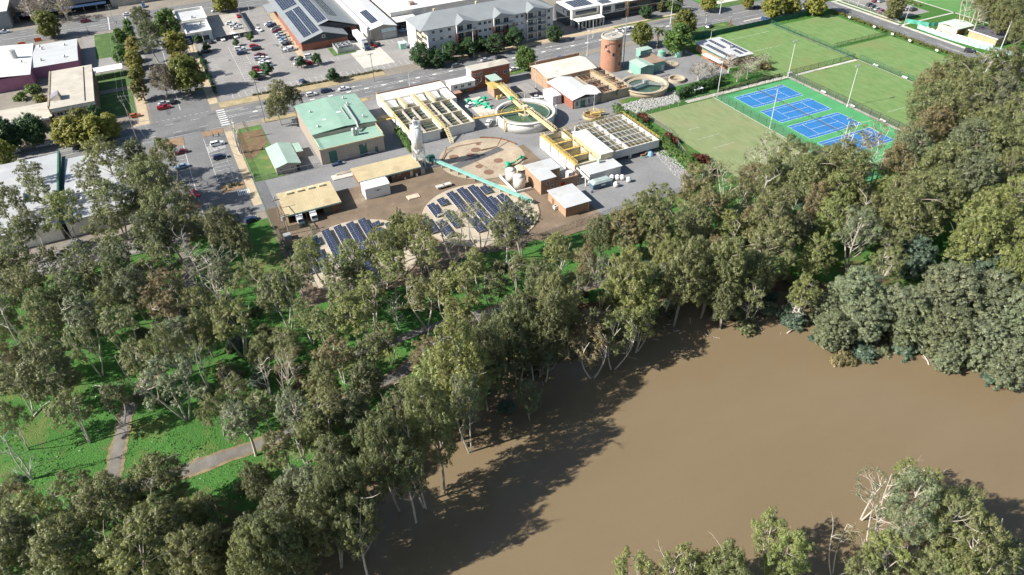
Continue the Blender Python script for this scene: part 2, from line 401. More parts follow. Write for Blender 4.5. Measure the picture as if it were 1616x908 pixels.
struct('road_markings', b, paint_w)
for nm_, m_, n_ in (('road_patches', M('patched_asphalt', (.13, .13, .135), .9, .2, .5), 70), ('worn_patches', M('worn_asphalt', (.27, .265, .255), .9, .2, .5), 60)):
    b = MB(); zz = .0385 if n_ == 70 else .0395
    for _ in range(n_):
        k = rng.random()
        if k < .4: x, y, w_, d = rng.uniform(-120, 290), rng.uniform(267.5, 280), rng.uniform(1.5, 14), rng.uniform(.5, 2.2)
        elif k < .6: x, y, w_, d = rng.uniform(-12, 5), rng.uniform(287, 400), rng.uniform(.6, 2.2), rng.uniform(2, 12)
        elif k < .8: x, y, w_, d = rng.uniform(16, 46), rng.uniform(298, 395), rng.uniform(.4, 4), rng.uniform(1, 6)
        elif k < .9: x, y, w_, d = rng.uniform(-160, 220), rng.uniform(407, 427), rng.uniform(2, 12), rng.uniform(.5, 1.6)
        else: x, y, w_, d = rng.uniform(295.4, 300), rng.uniform(60, 255), rng.uniform(.5, 2), rng.uniform(3, 14)
        j = lambda: rng.uniform(-.2, .2)
        b.face([(x + j(), y + j(), zz), (x + w_ + j(), y + j(), zz), (x + w_ + j(), y + d + j(), zz), (x + j(), y + d + j(), zz)]); zz += .00001
    struct(nm_, b, m_)
b = MB()
rect(b, -5.1, 206, -4.95, 262, .036)
for k in range(21): rect(b, -11.5, 207 + k * 2.7, -5, 207.1 + k * 2.7, .036)
rect(b, 2.0, 222, 2.1, 260, .036)
for k in range(12): rect(b, 2, 225 + k * 2.7, 8.2, 225.1 + k * 2.7, .036)
for k in range(6): b.face([(2.1, 248 + k * .9, .036), (8.2, 250 + k * .9, .036), (8.2, 250.3 + k * .9, .036), (2.1, 248.3 + k * .9, .036)])
for k in range(7): rect(b, 6.5 + k * .55, 213.2, 6.8 + k * .55, 216.4, .036)
for k in range(31): rect(b, 17.5 + k * 2.6, 291.2, 17.6 + k * 2.6, 296.5, .034)   # bays along the hedge
rect(b, 17, 296.5, 63, 296.6, .034)
for i in range(22): rect(b, 45.5, 331.5 + i * 2.7, 50.8, 331.6 + i * 2.7, .034)
rect(b, 30.4, 303, 30.5, 352, .034)
for i in range(18): rect(b, 25.2, 304 + i * 2.7, 35.8, 304.1 + i * 2.7, .034)
rect(b, 24.8, 303, 24.9, 352, .034)
for i in range(16): rect(b, 12.6, 300 + i * 2.7, 17.5, 300.1 + i * 2.7, .034)
for i in range(6): rect(b, 52 + i * 2.7, 309, 52.1 + i * 2.7, 314, .034)
for i in range(9): rect(b, -34, 372.5 + i * 2.9, -21.5, 372.6 + i * 2.9, .045)   # yard beside the pink warehouse
for i in range(12): rect(b, 88 + i * 2.6, 318, 88.1 + i * 2.6, 323, .034)
for i in range(18): rect(b, 244 + i * 2.6, 258.2, 244.1 + i * 2.6, 262.5, .036)
struct('parking_bay_lines', b, paint_w)
sheet('warehouse_forecourt', [(-35, 353, -20.5, 402)], .038, asphalt_light)
sheet('delivery_apron', [(72, 296, 86, 330)], .03, concrete_pale)
sheet('market_footpath', [(50.8, 322, 53.6, 395)], .04, M('footpath_tan', (.47, .38, .26)))
sheet('fast_food_apron', [(21.5, 366, 36, 402)], .04, concrete)
def fmat(name, a, b_, st, d=0):
    if name in MATS: return MATS[name]
    m, nt, b = new(name)
    n1 = noise(nt, .05, 5, .6); n2 = noise(nt, .5, 5, .7, stretch=(1, .35, 1)); n3 = noise(nt, 4, 3, .6)
    c = mix(nt, ramp(nt, n2, (.35, 0.), (.65, 1.)), a, b_)
    c = mix(nt, ramp(nt, n1, (.5, 0.), (.66, .7)), c, st)
    c = mix(nt, .3, c, ramp(nt, n3, (.3, .45), (.7, 1.)), 'MULTIPLY')
    nt.links.new(c, b.inputs['Base Color']); b.inputs['Roughness'].default_value = .95; b.inputs['Specular IOR Level'].default_value = .1
    MATS[name] = m; return m
FG = fmat('oval_turf', (.135, .235, .080), (.20, .295, .115), (.21, .24, .10))
FG2 = fmat('practice_turf', (.195, .245, .115), (.255, .30, .15), (.29, .27, .15))
sheet('sports_field', [(219.2, 100, 255.4, 201), (211.5, 203.2, 254.6, 253), (257.4, 217.6, 289, 250), (256.8, 80, 289.2, 215)], .02, FG)
sheet('practice_field', [(148.5, 110, 180.2, 200.4)], .02, FG2)
sheet('tennis_pad', [(180.6, 128, 217.3, 200.4)], .024, greencourt)
sheet('park_path', [(217.5, 110, 219, 202.6), (219, 201.2, 255.2, 202.6), (169, 201.2, 217.5, 203.4), (180.25, 128, 180.55, 201), (303, 110, 305, 262), (247, 262, 292, 263)], .03, concrete_pale)
sheet('bank_path', [(255.5, 100, 256.0, 202), (255.0, 203, 255.6, 254)], .03, concrete)
b = MB()
cu, cv = W('z7', 258, 262)
cb = MB()
for k in range(4):
    x0, y1 = 187.1, cv - k * 14.15; x1, y0 = x0 + 23.77, y1 - 10.97
    rect(cb, x0 - .02, y0, x1, y1, .03)
    w = .06
    def seg(a, c, d, e): rect(b, a, c, d, e, .036)
    for y in (y0, y1, y0 + 1.37, y1 - 1.37): seg(x0, y - w, x1, y + w)
    for x in (x0, x1): seg(x - w, y0, x + w, y1)
    for x in (x0 + 5.485, x1 - 5.485): seg(x - w, y0 + 1.37, x + w, y1 - 1.37)
    seg(x0 + 5.485, (y0 + y1) / 2 - w, x1 - 5.485, (y0 + y1) / 2 + w)
    # net
    nt_ = at('tennis_net', 'black tennis net across the %s blue court from the pavilion end' % ['first', 'second', 'third', 'fourth'][k], 'tennis net', (x0 + x1) / 2, (y0 + y1) / 2, .03, 'nets on the blue tennis courts')
    q = MB(); q.face([((x0 + x1) / 2, y0 - .9, .08), ((x0 + x1) / 2, y1 + .9, .08), ((x0 + x1) / 2, y1 + .9, .93), ((x0 + x1) / 2, y0 - .9, .93)]); q.obj('netting', chain, nt_)
    q = MB(); q.box((x0 + x1) / 2 - .02, y0 - .9, .93, (x0 + x1) / 2 + .02, y1 + .9, .98); q.obj('net_tape', steel, nt_)
    for y in (y0 - .95, y1 + .95): q = MB(); q.cyl((x0 + x1) / 2, y, .02, 1.1, .06, n=8); q.obj('post', dark, nt_)
struct('tennis_courts', cb, bluecourt); struct('court_lines', b, paint_w)
b = MB()
for x0, x1 in ((150, 178),): 
    for k in range(3):
        y = 168 + k * 7.5; rect(b, x0 + 3 + rng.random() * 3, y, x0 + 9 + rng.random() * 5, y + .07, .027)
rect(b, 214, 230, 240, 230.1, .027); rect(b, 222, 246, 248, 246.1, .027); rect(b, 226, 160, 248, 160.1, .027)
struct('pitch_chalk_lines', b, paint_w)
# oval side footpath and verges, upper right park
sheet('oval_verge_path', [(306.5, 225, 308, 262), (303, 222, 340, 223), (339, 200, 340, 300), (303, 262.5, 400, 264)], .03, concrete_pale)
sheet('park_car_park', [(309.5, 229, 331, 262)], .028, asphalt_light)
sheet('park_lawn', [(340.2, 200, 520, 420), (247, 290, 520, 420)], .016, fmat('park_turf', (.085, .23, .07), (.125, .29, .10), (.15, .26, .09)))
sheet('gravel_lot', [(252, 286, 280, 293)], .03, concrete_pale)
# tracks through the river park
litter = M('leaf_litter', (.25, .20, .12), .95, .3, .8, stain=(.16, .16, .07), fine=.4)
trk = M('park_track', (.205, .19, .17), .95, .18, .4, stain=(.15, .13, .10), fine=.35)
def gp(*pp): return [W(0, x, y, 0) for x, y in pp]
for nm_, z_, m_, dw in (('path_edge', .045, litter, 1.3), ('park_path', .07, trk, 0)): strip(nm_, gp((178, 760), (184, 715), (192, 690), (198, 655), (212, 630), (235, 596), (262, 560), (285, 520), (300, 470), (296, 420), (290, 380), (300, 345)), 2.2 + dw, z_, m_, True)
for nm_, z_, m_, dw in (('track_edge', .05, litter, 1.5), ('river_track', .075, trk, 0)): strip(nm_, gp((178, 775), (240, 760), (320, 735), (375, 714), (440, 690), (510, 655), (560, 622), (620, 600), (668, 560), (700, 535), (760, 498), (815, 480), (900, 462), (990, 430)), 2.5 + dw, z_, m_, True)
strip('bank_track', gp((560, 560), (600, 548), (650, 530), (700, 510), (760, 494)), 2.4, .085, trk, True)
strip('service_lane', gp((0, 445), (60, 420), (110, 408), (170, 400), (230, 388), (290, 372)), 7, .06, asphalt_light, True)
# ---------------- buildings ----------------
def part(name, mats, parent, fn, smooth=False, label=None):
    q = MB(); fn(q); return q.obj(name, mats, parent, smooth, label)
def pbox(name, m, parent, x0, y0, z0, x1, y1, z1, label=None):
    q = MB(); q.box(x0, y0, z0, x1, y1, z1); return q.obj(name, m, parent, label=label)
def window(parent, face, w, a, z0, width, h, frame=white_metal, gl=GL, name='window'):
    """face f/b: wall plane y=w, a = x; face l/r: wall plane x=w, a = y"""
    q = MB(); d = .06; s = -1 if face in 'fl' else 1
    def bx(a0, a1, z0_, z1_, p, mi):
        lo, hi = sorted((w + s * .002, w + s * p))
        if face in 'fb': q.box(a0, lo, z0_, a1, hi, z1_, mi)
        else: q.box(lo, a0, z0_, hi, a1, z1_, mi)
    bx(a, a + width, z0, z0 + h, .03, 1)
    t = .07
    bx(a - t, a + width + t, z0 - t, z0, d, 0); bx(a - t, a + width + t, z0 + h, z0 + h + t, d, 0)
    bx(a - t, a, z0, z0 + h, d, 0); bx(a + width, a + width + t, z0, z0 + h, d, 0); bx(a + width / 2 - .03, a + width / 2 + .03, z0, z0 + h, d, 0)
    return q.obj(name, [frame, gl], parent)
def door(parent, face, w, a, width, h, m, z0=0, name='door'):
    q = MB(); s = -1 if face in 'fl' else 1; lo, hi = sorted((w + s * .002, w + s * .07))
    if face in 'fb': q.box(a, lo, z0 + .02, a + width, hi, z0 + h)
    else: q.box(lo, a, z0 + .02, hi, a + width, z0 + h)
    return q.obj(name, m, parent)
def gable(q, x0, y0, x1, y1, z, rise, axis, ov=.4, t=.14, mi=0):
    """pitched roof with thickness; axis 'x' or 'y' = direction of the ridge"""
    x0 -= ov; x1 += ov; y0 -= ov; y1 += ov
    if axis == 'y':
        xm = (x0 + x1) / 2
        for a, b_ in ((x0, xm), (xm, x1)):
            za, zb = (z, z + rise) if a == x0 else (z + rise, z)
            q.hexa([(a, y0, za), (b_, y0, zb), (b_, y1, zb), (a, y1, za), (a, y0, za + t), (b_, y0, zb + t), (b_, y1, zb + t), (a, y1, za + t)], mi)
    else:
        ym = (y0 + y1) / 2
        for a, b_ in ((y0, ym), (ym, y1)):
            za, zb = (z, z + rise) if a == y0 else (z + rise, z)
            q.hexa([(x0, a, za), (x1, a, za), (x1, b_, zb), (x0, b_, zb), (x0, a, za + t), (x1, a, za + t), (x1, b_, zb + t), (x0, b_, zb + t)], mi)
def walls_gable(q, x0, y0, x1, y1, z, rise, axis, mi=0, z0=-.1):
    if axis == 'y':
        xm = (x0 + x1) / 2; pr = [(x0, z0), (x1, z0), (x1, z), (xm, z + rise), (x0, z)]
        A = [(x, y0, zz) for x, zz in pr]; B = [(x, y1, zz) for x, zz in pr]
    else:
        ym = (y0 + y1) / 2; pr = [(y0, z0), (y1, z0), (y1, z), (ym, z + rise), (y0, z)]
        A = [(x1, y, zz) for y, zz in pr]; B = [(x0, y, zz) for y, zz in pr]
    n = 5; i = len(q.v); q.v += A + B; q.f.append(tuple(i + k for k in range(n))); q.m.append(mi); q.f.append(tuple(i + n + k for k in reversed(range(n)))); q.m.append(mi)
    for k in range(n): j = (k + 1) % n; q.f.append((i + j, i + k, i + n + k, i + n + j)); q.m.append(mi)
def hip(q, x0, y0, x1, y1, z, rise, ov=.5, mi=0, ins=None):
    x0 -= ov; x1 += ov; y0 -= ov; y1 += ov; ym = (y0 + y1) / 2; i_ = (y1 - y0) / 2 if ins is None else ins
    a, b_, c, d = (x0, y0, z), (x1, y0, z), (x1, y1, z), (x0, y1, z); e, f = (x0 + i_, ym, z + rise), (x1 - i_, ym, z + rise)
    for fc in ((a, b_, f, e), (b_, c, f), (c, d, e, f), (d, a, e)): q.face(fc, mi)
    q.box(x0, y0, z - .2, x1, y1, z - .005, mi)
def parapet(q, x0, y0, x1, y1, z0, z1, t=.3, mi=0):
    q.box(x0, y0, z0, x1, y0 + t, z1, mi); q.box(x0, y1 - t, z0, x1, y1, z1, mi)
    q.box(x0, y0 + t, z0, x0 + t, y1 - t, z1, mi); q.box(x1 - t, y0 + t, z0, x1, y1 - t, z1, mi)
def vent(parent, x, y, z, r=.45, h=.6, name='roof_vent'):
    q = MB(); q.cyl(x, y, z, z + h, r * .7, n=12); q.cyl(x, y, z + h, z + h + .35, r, r * .5, n=12); return q.obj(name, steel, parent)
def aircon(parent, x, y, z, w=1.6, d=1.2, h=.9, name='air_conditioner'):
    q = MB(); q.box(x, y, z, x + w, y + d, z + h, 0); q.cyl(x + w / 2, y + d / 2, z + h, z + h + .06, min(w, d) * .36, n=14, mi=1); return q.obj(name, [paint_w, dark], parent)
def railing(q, pts, z, h=1.1, mi=0, sp=1.8, r=.058):
    for (x0, y0), (x1, y1) in zip(pts, pts[1:]):
        for k in (.55, 1): q.tube((x0, y0, z + h * k), (x1, y1, z + h * k), r, 4, mi=mi)
        L = hypot(x1 - x0, y1 - y0); n = max(1, round(L / sp))
        for i in range(n + 1):
            t = i / n; x, y = x0 + (x1 - x0) * t, y0 + (y1 - y0) * t; q.tube((x, y, z), (x, y, z + h), r, 4, mi=mi)
def pv_array(parent, x0, y0, x1, y1, zf, nx, ny, gap=.06, name='solar_array'):
    """panel grid laid on a roof plane zf(x, y)"""
    q = MB(); dx, dy = (x1 - x0) / nx, (y1 - y0) / ny
    for i in range(nx):
        for j in range(ny):
            a, c, b_, d = x0 + i * dx + gap, x0 + (i + 1) * dx - gap, y0 + j * dy + gap, y0 + (j + 1) * dy - gap
            P = [(a, b_), (c, b_), (c, d), (a, d)]
            q.hexa([(x, y, zf(x, y) + .08) for x, y in P] + [(x, y, zf(x, y) + .15) for x, y in P], 1, 0)
    return q.obj(name, [PV, steel], parent)

# --- green roofed treatment hall
r = at('treatment_hall', 'large beige hall with green metal roof in the middle of the water works', 'hall', 34.9, 220.2)
part('wall', beige_wall, r, lambda q: (q.box(34.9, 228.4, -.1, 57.2, 254.9, 7.2), q.box(34.9, 220.3, -.1, 56.6, 228.4, 5.6)))
def f(q): gable(q, 34.9, 228.6, 57.2, 254.9, 7.2, .7, 'y', .15)
part('roof', green_roof, r, f)
part('lower_roof', green_roof, r, lambda q: q.hexa([(34.7, 220, 5.62), (56.8, 220, 5.62), (56.8, 228.3, 5.75), (34.7, 228.3, 5.75), (34.7, 220, 5.78), (56.8, 220, 5.78), (56.8, 228.3, 5.92), (34.7, 228.3, 5.92)]))
part('gutter', yellow_pale, r, lambda q: (q.box(34.6, 219.8, 5.4, 56.9, 219.98, 5.8), railing(q, [(56.6, 220.2), (56.6, 228)], 5.9, .9), railing(q, [(35, 220.3), (35, 228)], 5.9, .9)))
for x, y in ((38, 233), (38.5, 246), (54, 233), (52, 246), (52, 251.5)): vent(r, x, y, 7.35 + (.3 if x > 40 else .1))
part('roof_duct', steel, r, lambda q: (q.path([(51, 245, 8.2), (50.5, 229.5, 8.3), (50.3, 227.5, 7.2), (50.2, 226, 6.3)], .35, 8), q.path([(49, 244, 8.2), (48.8, 233, 8.3)], .16, 6)))
for x in (47.8, 49.1): part('fan_unit', steel, r, lambda q: (q.cyl(x, 224.5, 5.9, 8.1, .6, n=14), q.cyl(x, 224.5, 8.1, 8.5, .7, .3, n=14)))
pbox('skylight', white_metal, r, 40.8, 237, 7.62, 42.8, 238, 7.78); pbox('skylight', white_metal, r, 46.4, 240, 7.86, 48, 241, 8.05)
for x in (37.6, 47.9): door(r, 'f', 220.3, x, 2.6, 4.2, green_dark)
door(r, 'f', 220.3, 53.2, 1, 2.2, green_dark)
pbox('wall_vent', steel, r, 49.3, 220.0, 3.6, 50, 220.28, 4.4); pbox('wall_vent', steel, r, 42.8, 220.0, .6, 43.6, 220.28, 1.4); part('wall_pipe', steel, r, lambda q: q.path([(46.5, 219.8, .4), (49, 219.6, .9), (52, 219.6, .9), (53.5, 219.7, .3)], .15))

r = at('gable_hut', 'small beige hut with pale green gable roof on the lawn beside the hall', 'hut', 20.1, 220.3)
part('wall', beige_wall, r, lambda q: (walls_gable(q, 20.1, 220.4, 27.9, 236, 2.6, 1.1, 'y'), q.box(27.9, 229, -.1, 30.6, 235.5, 2.3)))
part('roof', green_roof2, r, lambda q: (gable(q, 20.1, 220.4, 27.9, 236, 2.6, 1.1, 'y', .35), q.hexa([(28.4, 228.8, 2.42), (30.9, 228.8, 2.3), (30.9, 235.8, 2.3), (28.4, 235.8, 2.42), (28.4, 228.8, 2.52), (30.9, 228.8, 2.4), (30.9, 235.8, 2.4), (28.4, 235.8, 2.52)])))
for x in (21.2, 24.8): window(r, 'f', 220.4, x, 1.5, 1, .5)
door(r, 'f', 220.4, 26.6, 1, 2.1, dark)

r = at('yellow_roof_shed', 'long brown brick shed with straw yellow skillion roof behind the white container', 'shed', 41.5, 198.6)
part('wall', brick_brown, r, lambda q: q.box(41.6, 198.8, -.1, 61.3, 207.4, 2.9))
part('roof', yellow_roof, r, lambda q: gable(q, 41.6, 198.8, 61.3, 207.4, 2.9, .5, 'x', .5))
part('fascia', green_roof2, r, lambda q: q.box(41.1, 198.14, 2.6, 61.8, 198.26, 3.05))
for x in (49.8, 52, 54): window(r, 'f', 198.8, x, 1.6, .8, .6)
door(r, 'f', 198.8, 50.9, .9, 2.1, dark); door(r, 'f', 198.8, 58, .9, 2.1, cream)
part('drum', white_metal, r, lambda q: q.cyl(60, 198.2, 0, 1, .35, n=10)); part('drum', white_metal, r, lambda q: q.cyl(56, 198.2, 0, .6, .3, n=10))
r = at('yellow_roof_garage', 'straw yellow roofed garage with two open bays and four roof ventilators', 'garage', 16.9, 189.4)
part('wall', brick_brown, r, lambda q: (q.box(17.1, 196, -.1, 32.6, 201.4, 3.1), q.box(17.1, 189.8, -.1, 17.4, 196, 3.1), q.box(27.6, 189.8, -.1, 32.6, 196, 3.1), q.box(22.3, 190, -.1, 22.7, 196, 3.1)))
part('roof', yellow_roof, r, lambda q: q.hexa([(16.6, 189.1, 3.12), (33.1, 189.1, 3.12), (33.1, 202, 3.7), (16.6, 202, 3.7), (16.6, 189.1, 3.27), (33.1, 189.1, 3.27), (33.1, 202, 3.85), (16.6, 202, 3.85)]))
part('fascia', green_roof2, r, lambda q: q.box(16.6, 188.98, 2.8, 33.1, 189.08, 3.3))
for k in range(4): pbox('ridge_vent', cream, r, 19.3 + k * 3.3, 199.8, 3.7, 21 + k * 3.3, 200.7, 4.35)
door(r, 'f', 189.8, 28.2, 1, 2.1, green_dark)
for i, x in enumerate((20.2, 24.2)):
    t = at('parked_box_truck', 'white box truck nosed into the %s bay of the yellow roofed garage' % ('left', 'right')[i], 'truck', x, 189, 0, 'trucks in the garage bays')
    part('cargo_box', white_metal, t, lambda q: q.box(x - .95, 188.6, .9, x + .95, 192.2, 2.7)); part('cab', white_metal, t, lambda q: q.hexa([(x - .9, 186.9, .5), (x + .9, 186.9, .5), (x + .9, 188.5, .5), (x - .9, 188.5, .5), (x - .85, 187.3, 2.1), (x + .85, 187.3, 2.1), (x + .9, 188.5, 2.2), (x - .9, 188.5, 2.2)]))
    part('windscreen', GL, t, lambda q: q.hexa([(x - .8, 187.02, 1.25), (x + .8, 187.02, 1.25), (x + .8, 187.1, 1.25), (x - .8, 187.1, 1.25), (x - .75, 187.2, 1.95), (x + .75, 187.2, 1.95), (x + .75, 187.3, 1.95), (x - .75, 187.3, 1.95)]))
    for sx in (-.85, .85):
        for y in (187.7, 191.2): part('wheel', black, t, lambda q: q.tube((x + sx - .12, y, .42), (x + sx + .12, y, .42), .42, 12))
r = at('site_container', 'white gabled portable building with small dark marks on its long side', 'portable building', 41.2, 191.6)
part('wall', white_metal, r, lambda q: walls_gable(q, 41.2, 191.7, 49, 196.4, 3.7, .55, 'x'))
part('roof', white_metal, r, lambda q: gable(q, 41.2, 191.7, 49, 196.4, 3.7, .55, 'x', .08, .06))
part('logo', navy, r, lambda q: (q.box(44.3, 191.66, 2.5, 46.2, 191.69, 2.62), q.box(44.9, 191.66, 2.2, 45.5, 191.69, 2.4)))
door(r, 'l', 41.2, 193, 1, 2.1, steel)

# --- filter beds (two raised concrete boxes with open cells, yellow walkways)
r = at('filter_block', 'raised white filter block with open water cells behind the silo', 'filter bed', 66, 219)
Z = 3.6
part('basin', [white, cream, concrete], r, lambda q: (
    q.box(66, 219, -.1, 89.3, 258.4, 1.2), [q.box(x, 219, 1.2, x + .5, 258.4, Z, 0, 1) for x in (66, 77.3, 89.3)], q.box(66.5, 219, 1.2, 89.3, 219.5, Z, 0, 1), q.box(66.5, 240.8, 1.2, 89.3, 241.3, Z, 1), q.box(66.5, 228.8, 1.2, 77.3, 229.3, Z, 1), q.box(77.8, 229.8, 1.2, 89.3, 230.3, Z, 1),
    [q.box(x, y0, 1.2, x + .35, y1, Z - .02, 2) for x, y0, y1 in ((70.1, 229.3, 240.8), (73.8, 229.3, 240.8), (71.4, 219.5, 228.8), (81.4, 219.5, 240.8), (85.2, 219.5, 240.8))],
    [q.box(x, 241.3, 1.2, x + .4, 251.6, Z) for x in (72.2, 83.4)], q.box(66.5, 251.6, 1.2, 92, 258.4, Z), q.box(89.8, 241, -.1, 92, 258.4, Z)))
part('flat_roof', white, r, lambda q: (q.box(66, 252, Z + .01, 92.2, 258.4, Z + .12), [q.hexa([(x, 244.6, 1.6), (x + 3.9, 244.6, 1.6), (x + 3.9, 251.5, 3.2), (x, 251.5, 3.2), (x, 244.6, 1.7), (x + 3.9, 244.6, 1.7), (x + 3.9, 251.5, 3.3), (x, 251.5, 3.3)]) for x in (67.2, 73, 78.4, 84)]))
part('parapet', rust, r, lambda q: q.box(66, 258.42, Z, 92.3, 258.7, Z + .5))
part('cell_water', [W_dark], r, lambda q: (rect(q, 66.5, 219.5, 89.3, 240.8, 2.4), rect(q, 66.5, 241.3, 89.3, 251.6, 2.3)))
part('launder', M('weir_timber', (.20, .19, .15), .8), r, lambda q: [q.box(x0, y, 2.42, x1, y + .25, 2.7) for x0, x1, ys in ((66.5, 77.3, (221, 223.2, 225.4, 227.4, 231, 233.4, 236, 238.6)), (77.8, 89.3, (221, 223.2, 225.4, 227.4, 232, 234.4, 237, 239.2))) for y in ys])
def f(q):
    for x in (66.2, 77.2, 78.6): railing(q, [(x, 219.2), (x, 251.4)], Z)
    q.box(77.3, 219.2, Z, 78.7, 251.5, Z + .12)
    for y in (241, 229, 219.1): railing(q, [(66.2, y), (77.2, y)], Z)
    railing(q, [(78.6, 219.1), (89.4, 219.1)], Z); railing(q, [(78.6, 241), (89.4, 241)], Z)
    for x in (72, 83.2): q.box(x - .2, 241.4, Z + .01, x + .8, 251.5, Z + .1); railing(q, [(x - .1, 241.5), (x - .1, 251.4)], Z); railing(q, [(x + .7, 241.5), (x + .7, 251.4)], Z)
    for k in range(9): q.box(78.2, 214 + k * .55, Z - .4 * (8 - k) - .25, 79.3, 214.5 + k * .55, Z - .4 * (8 - k) - .15)
    q.tube((78.2, 214, .2), (78.2, 219, Z), .1, 4); q.tube((79.3, 214, .2), (79.3, 219, Z), .1, 4); q.tube((78.2, 214, 1.2), (78.2, 219, Z + 1), .05, 4); q.tube((79.3, 214, 1.2), (79.3, 219, Z + 1), .05, 4)
part('walkway', yellow_pale, r, f)
part('ledge_rail', yellow, r, lambda q: (railing(q, [(66, 219), (66, 258)], Z + .02), railing(q, [(66, 236), (57.5, 236)], 3.3), railing(q, [(66, 237.2), (57.5, 237.2)], 3.3), q.box(57.5, 236, 3.15, 66, 237.2, 3.28)))
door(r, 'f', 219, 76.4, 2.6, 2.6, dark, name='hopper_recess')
r = at('filter_block', 'white filter block with cream gallery and long slatted cells beside the hedge', 'filter bed', 104, 172.6)
Z = 4.0
part('basin', [white, cream, concrete], r, lambda q: (
    q.box(104, 173.6, -.1, 116, 197, 1.2), q.box(116, 175.4, 1.3, 137.4, 197.8, 2.2), [q.box(x, 180, -.1, x + .9, 195, 1.3) for x in (120, 127, 134)], [q.box(x, 175.6, -.1, x + .8, 176.4, 1.3) for x in (119, 126, 133)],
    [q.box(104, y, 1.2, 116, y + .5, Z, 1) for y in (173.6, 178.8, 184, 189.2, 196.5)], q.box(104, 174.1, 1.2, 104.5, 196.5, Z), q.box(112, 174.1, 1.2, 112.4, 196.5, Z, 1),
    q.box(118, 175.4, 2.2, 137.4, 175.8, Z), q.box(118, 197.4, 2.2, 137.4, 197.8, Z), q.box(137, 175.8, 2.2, 137.4, 197.4, Z), q.box(125.3, 175.8, 2.2, 125.8, 197.4, Z), [q.box(118, y, 2.2, 137, y + .35, Z - .01, 0) for y in (179.2, 183, 186.6, 190.4, 194)]))
part('cell_water', [W_dark], r, lambda q: (rect(q, 104.5, 174.1, 112, 196.5, 2.0), rect(q, 118, 175.8, 137, 197.4, 2.6)))
part('gallery', cream, r, lambda q: q.box(113.4, 173.4, 1.2, 118.1, 191, 5.5))
part('gallery_roof', white, r, lambda q: q.box(113.2, 173.2, 5.5, 118.2, 191.2, 5.65))
part('weir_beam', cream, r, lambda q: ([q.box(118.6 + k * 1.7, y, Z - .1, 118.7 + k * 1.7, y + 3.3, Z) for k in range(11) for y in (175.9, 179.6, 183.4, 187, 190.8, 194.3)], [q.box(118, y + .5, Z + .3, 137.2, y + .6, Z + .4) for y in (179, 182.8, 186.4, 190.2, 193.8)]))
def f(q):
    railing(q, [(118.2, 175.5), (137.3, 175.5), (137.3, 197.7), (118, 197.7)], Z + .05)
    for y in (178.9, 184.1, 189.3): q.box(104.6, y - .4, Z, 112, y + .7, Z + .1); railing(q, [(104.8, y - .3), (112, y - .3)], Z); railing(q, [(104.8, y + .7), (112, y + .7)], Z)
    railing(q, [(104.2, 173.8), (104.2, 196.8)], Z + .02); railing(q, [(105.2, 173.8), (105.2, 196.8)], Z + .02); q.box(104.1, 173.7, Z, 105.3, 197, Z + .08)
    railing(q, [(112.6, 174), (112.6, 196.8), (118, 197.4)], Z + .05); railing(q, [(104.3, 196.8), (112, 196.8)], Z + .05)
    for y in (187, 195): railing(q, [(118, y), (137, y)], Z + .1, .8, sp=2.4)
part('walkway', yellow, r, f)
part('chemical_tank', M('pale_green_tank', (.45, .6, .45)), r, lambda q: q.cyl(112.2, 172.6, 0, 4.9, .55, n=14))
r = at('filter_annex', 'low white annex with flat pale roof attached before the right filter block', 'annex', 105.9, 167.3)
part('wall', white, r, lambda q: q.box(106, 167.6, -.1, 117.4, 173.5, 3.2)); part('roof', pale_roof, r, lambda q: q.box(105.6, 167.3, 3.2, 117.8, 173.9, 3.4))
part('side_wall', brick_brown, r, lambda q: q.box(117.4, 168.4, -.1, 117.9, 173.2, 3.1))
part('pipe_rack', white, r, lambda q: (q.path([(104.5, 173, 3.4), (104.3, 167.4, 3.2), (104.3, 167, 0)], .22, 8), q.path([(103, 172, .6), (104.3, 167.5, 3)], .15, 6), q.path([(101.8, 171, .1), (101.8, 171, 3.2), (104.4, 172.6, 3.4)], .12, 6)))
r = at('brick_pump_house', 'tan brick pump house with large pale flat roof beside the white tanks', 'pump house', 89, 169)
part('wall', brick_tan, r, lambda q: q.prism([(89.6, 169), (94.6, 169), (94.6, 173.4), (98.6, 173.4), (98.6, 179.6), (89.6, 179.6)], -.1, 4.9)); part('yard_wall', brick_tan, r, lambda q: (q.box(94.7, 169, -.1, 102.6, 169.4, 3.4), q.box(102.2, 169.4, -.1, 102.6, 174, 3.4)))
part('roof', pale_roof, r, lambda q: q.prism([(89.3, 168.7), (94.9, 168.7), (94.9, 173.1), (98.9, 173.1), (98.9, 179.9), (89.3, 179.9)], 4.9, 5.08))
window(r, 'f', 169, 91.5, 3, .9, .8); window(r, 'f', 169, 93, 1.6, .9, .8); part('rooftop_tank', white_metal, r, lambda q: (q.box(100, 170.5, 0, 101.8, 172.2, 3.9), q.box(97.4, 170.4, 0, 98.6, 171.6, 1.6)))
door(r, 'f', 169, 96.5, 1.4, 2.4, redpaint)
r = at('brick_switch_house', 'smaller tan brick building with square white flat roof near the south fence', 'switch house', 89.8, 154.2)
part('wall', brick_tan, r, lambda q: q.box(90, 154.4, -.1, 98, 165.1, 3.2)); part('roof', pale_roof, r, lambda q: q.box(89.7, 154, 3.2, 98.4, 165.4, 3.42)); aircon(r, 88.9, 159, .3, 1, 1.2, 1); door(r, 'l', 90, 161.5, 1, 2.1, rust); part('downpipe', white, r, lambda q: q.tube((97.6, 154.3, 0), (97.6, 154.3, 3.2), .06))
r = at('rubbish_skip', 'dark blue grey skip with faded sloping lid in front of the white annex', 'skip', 104.6, 163.4)
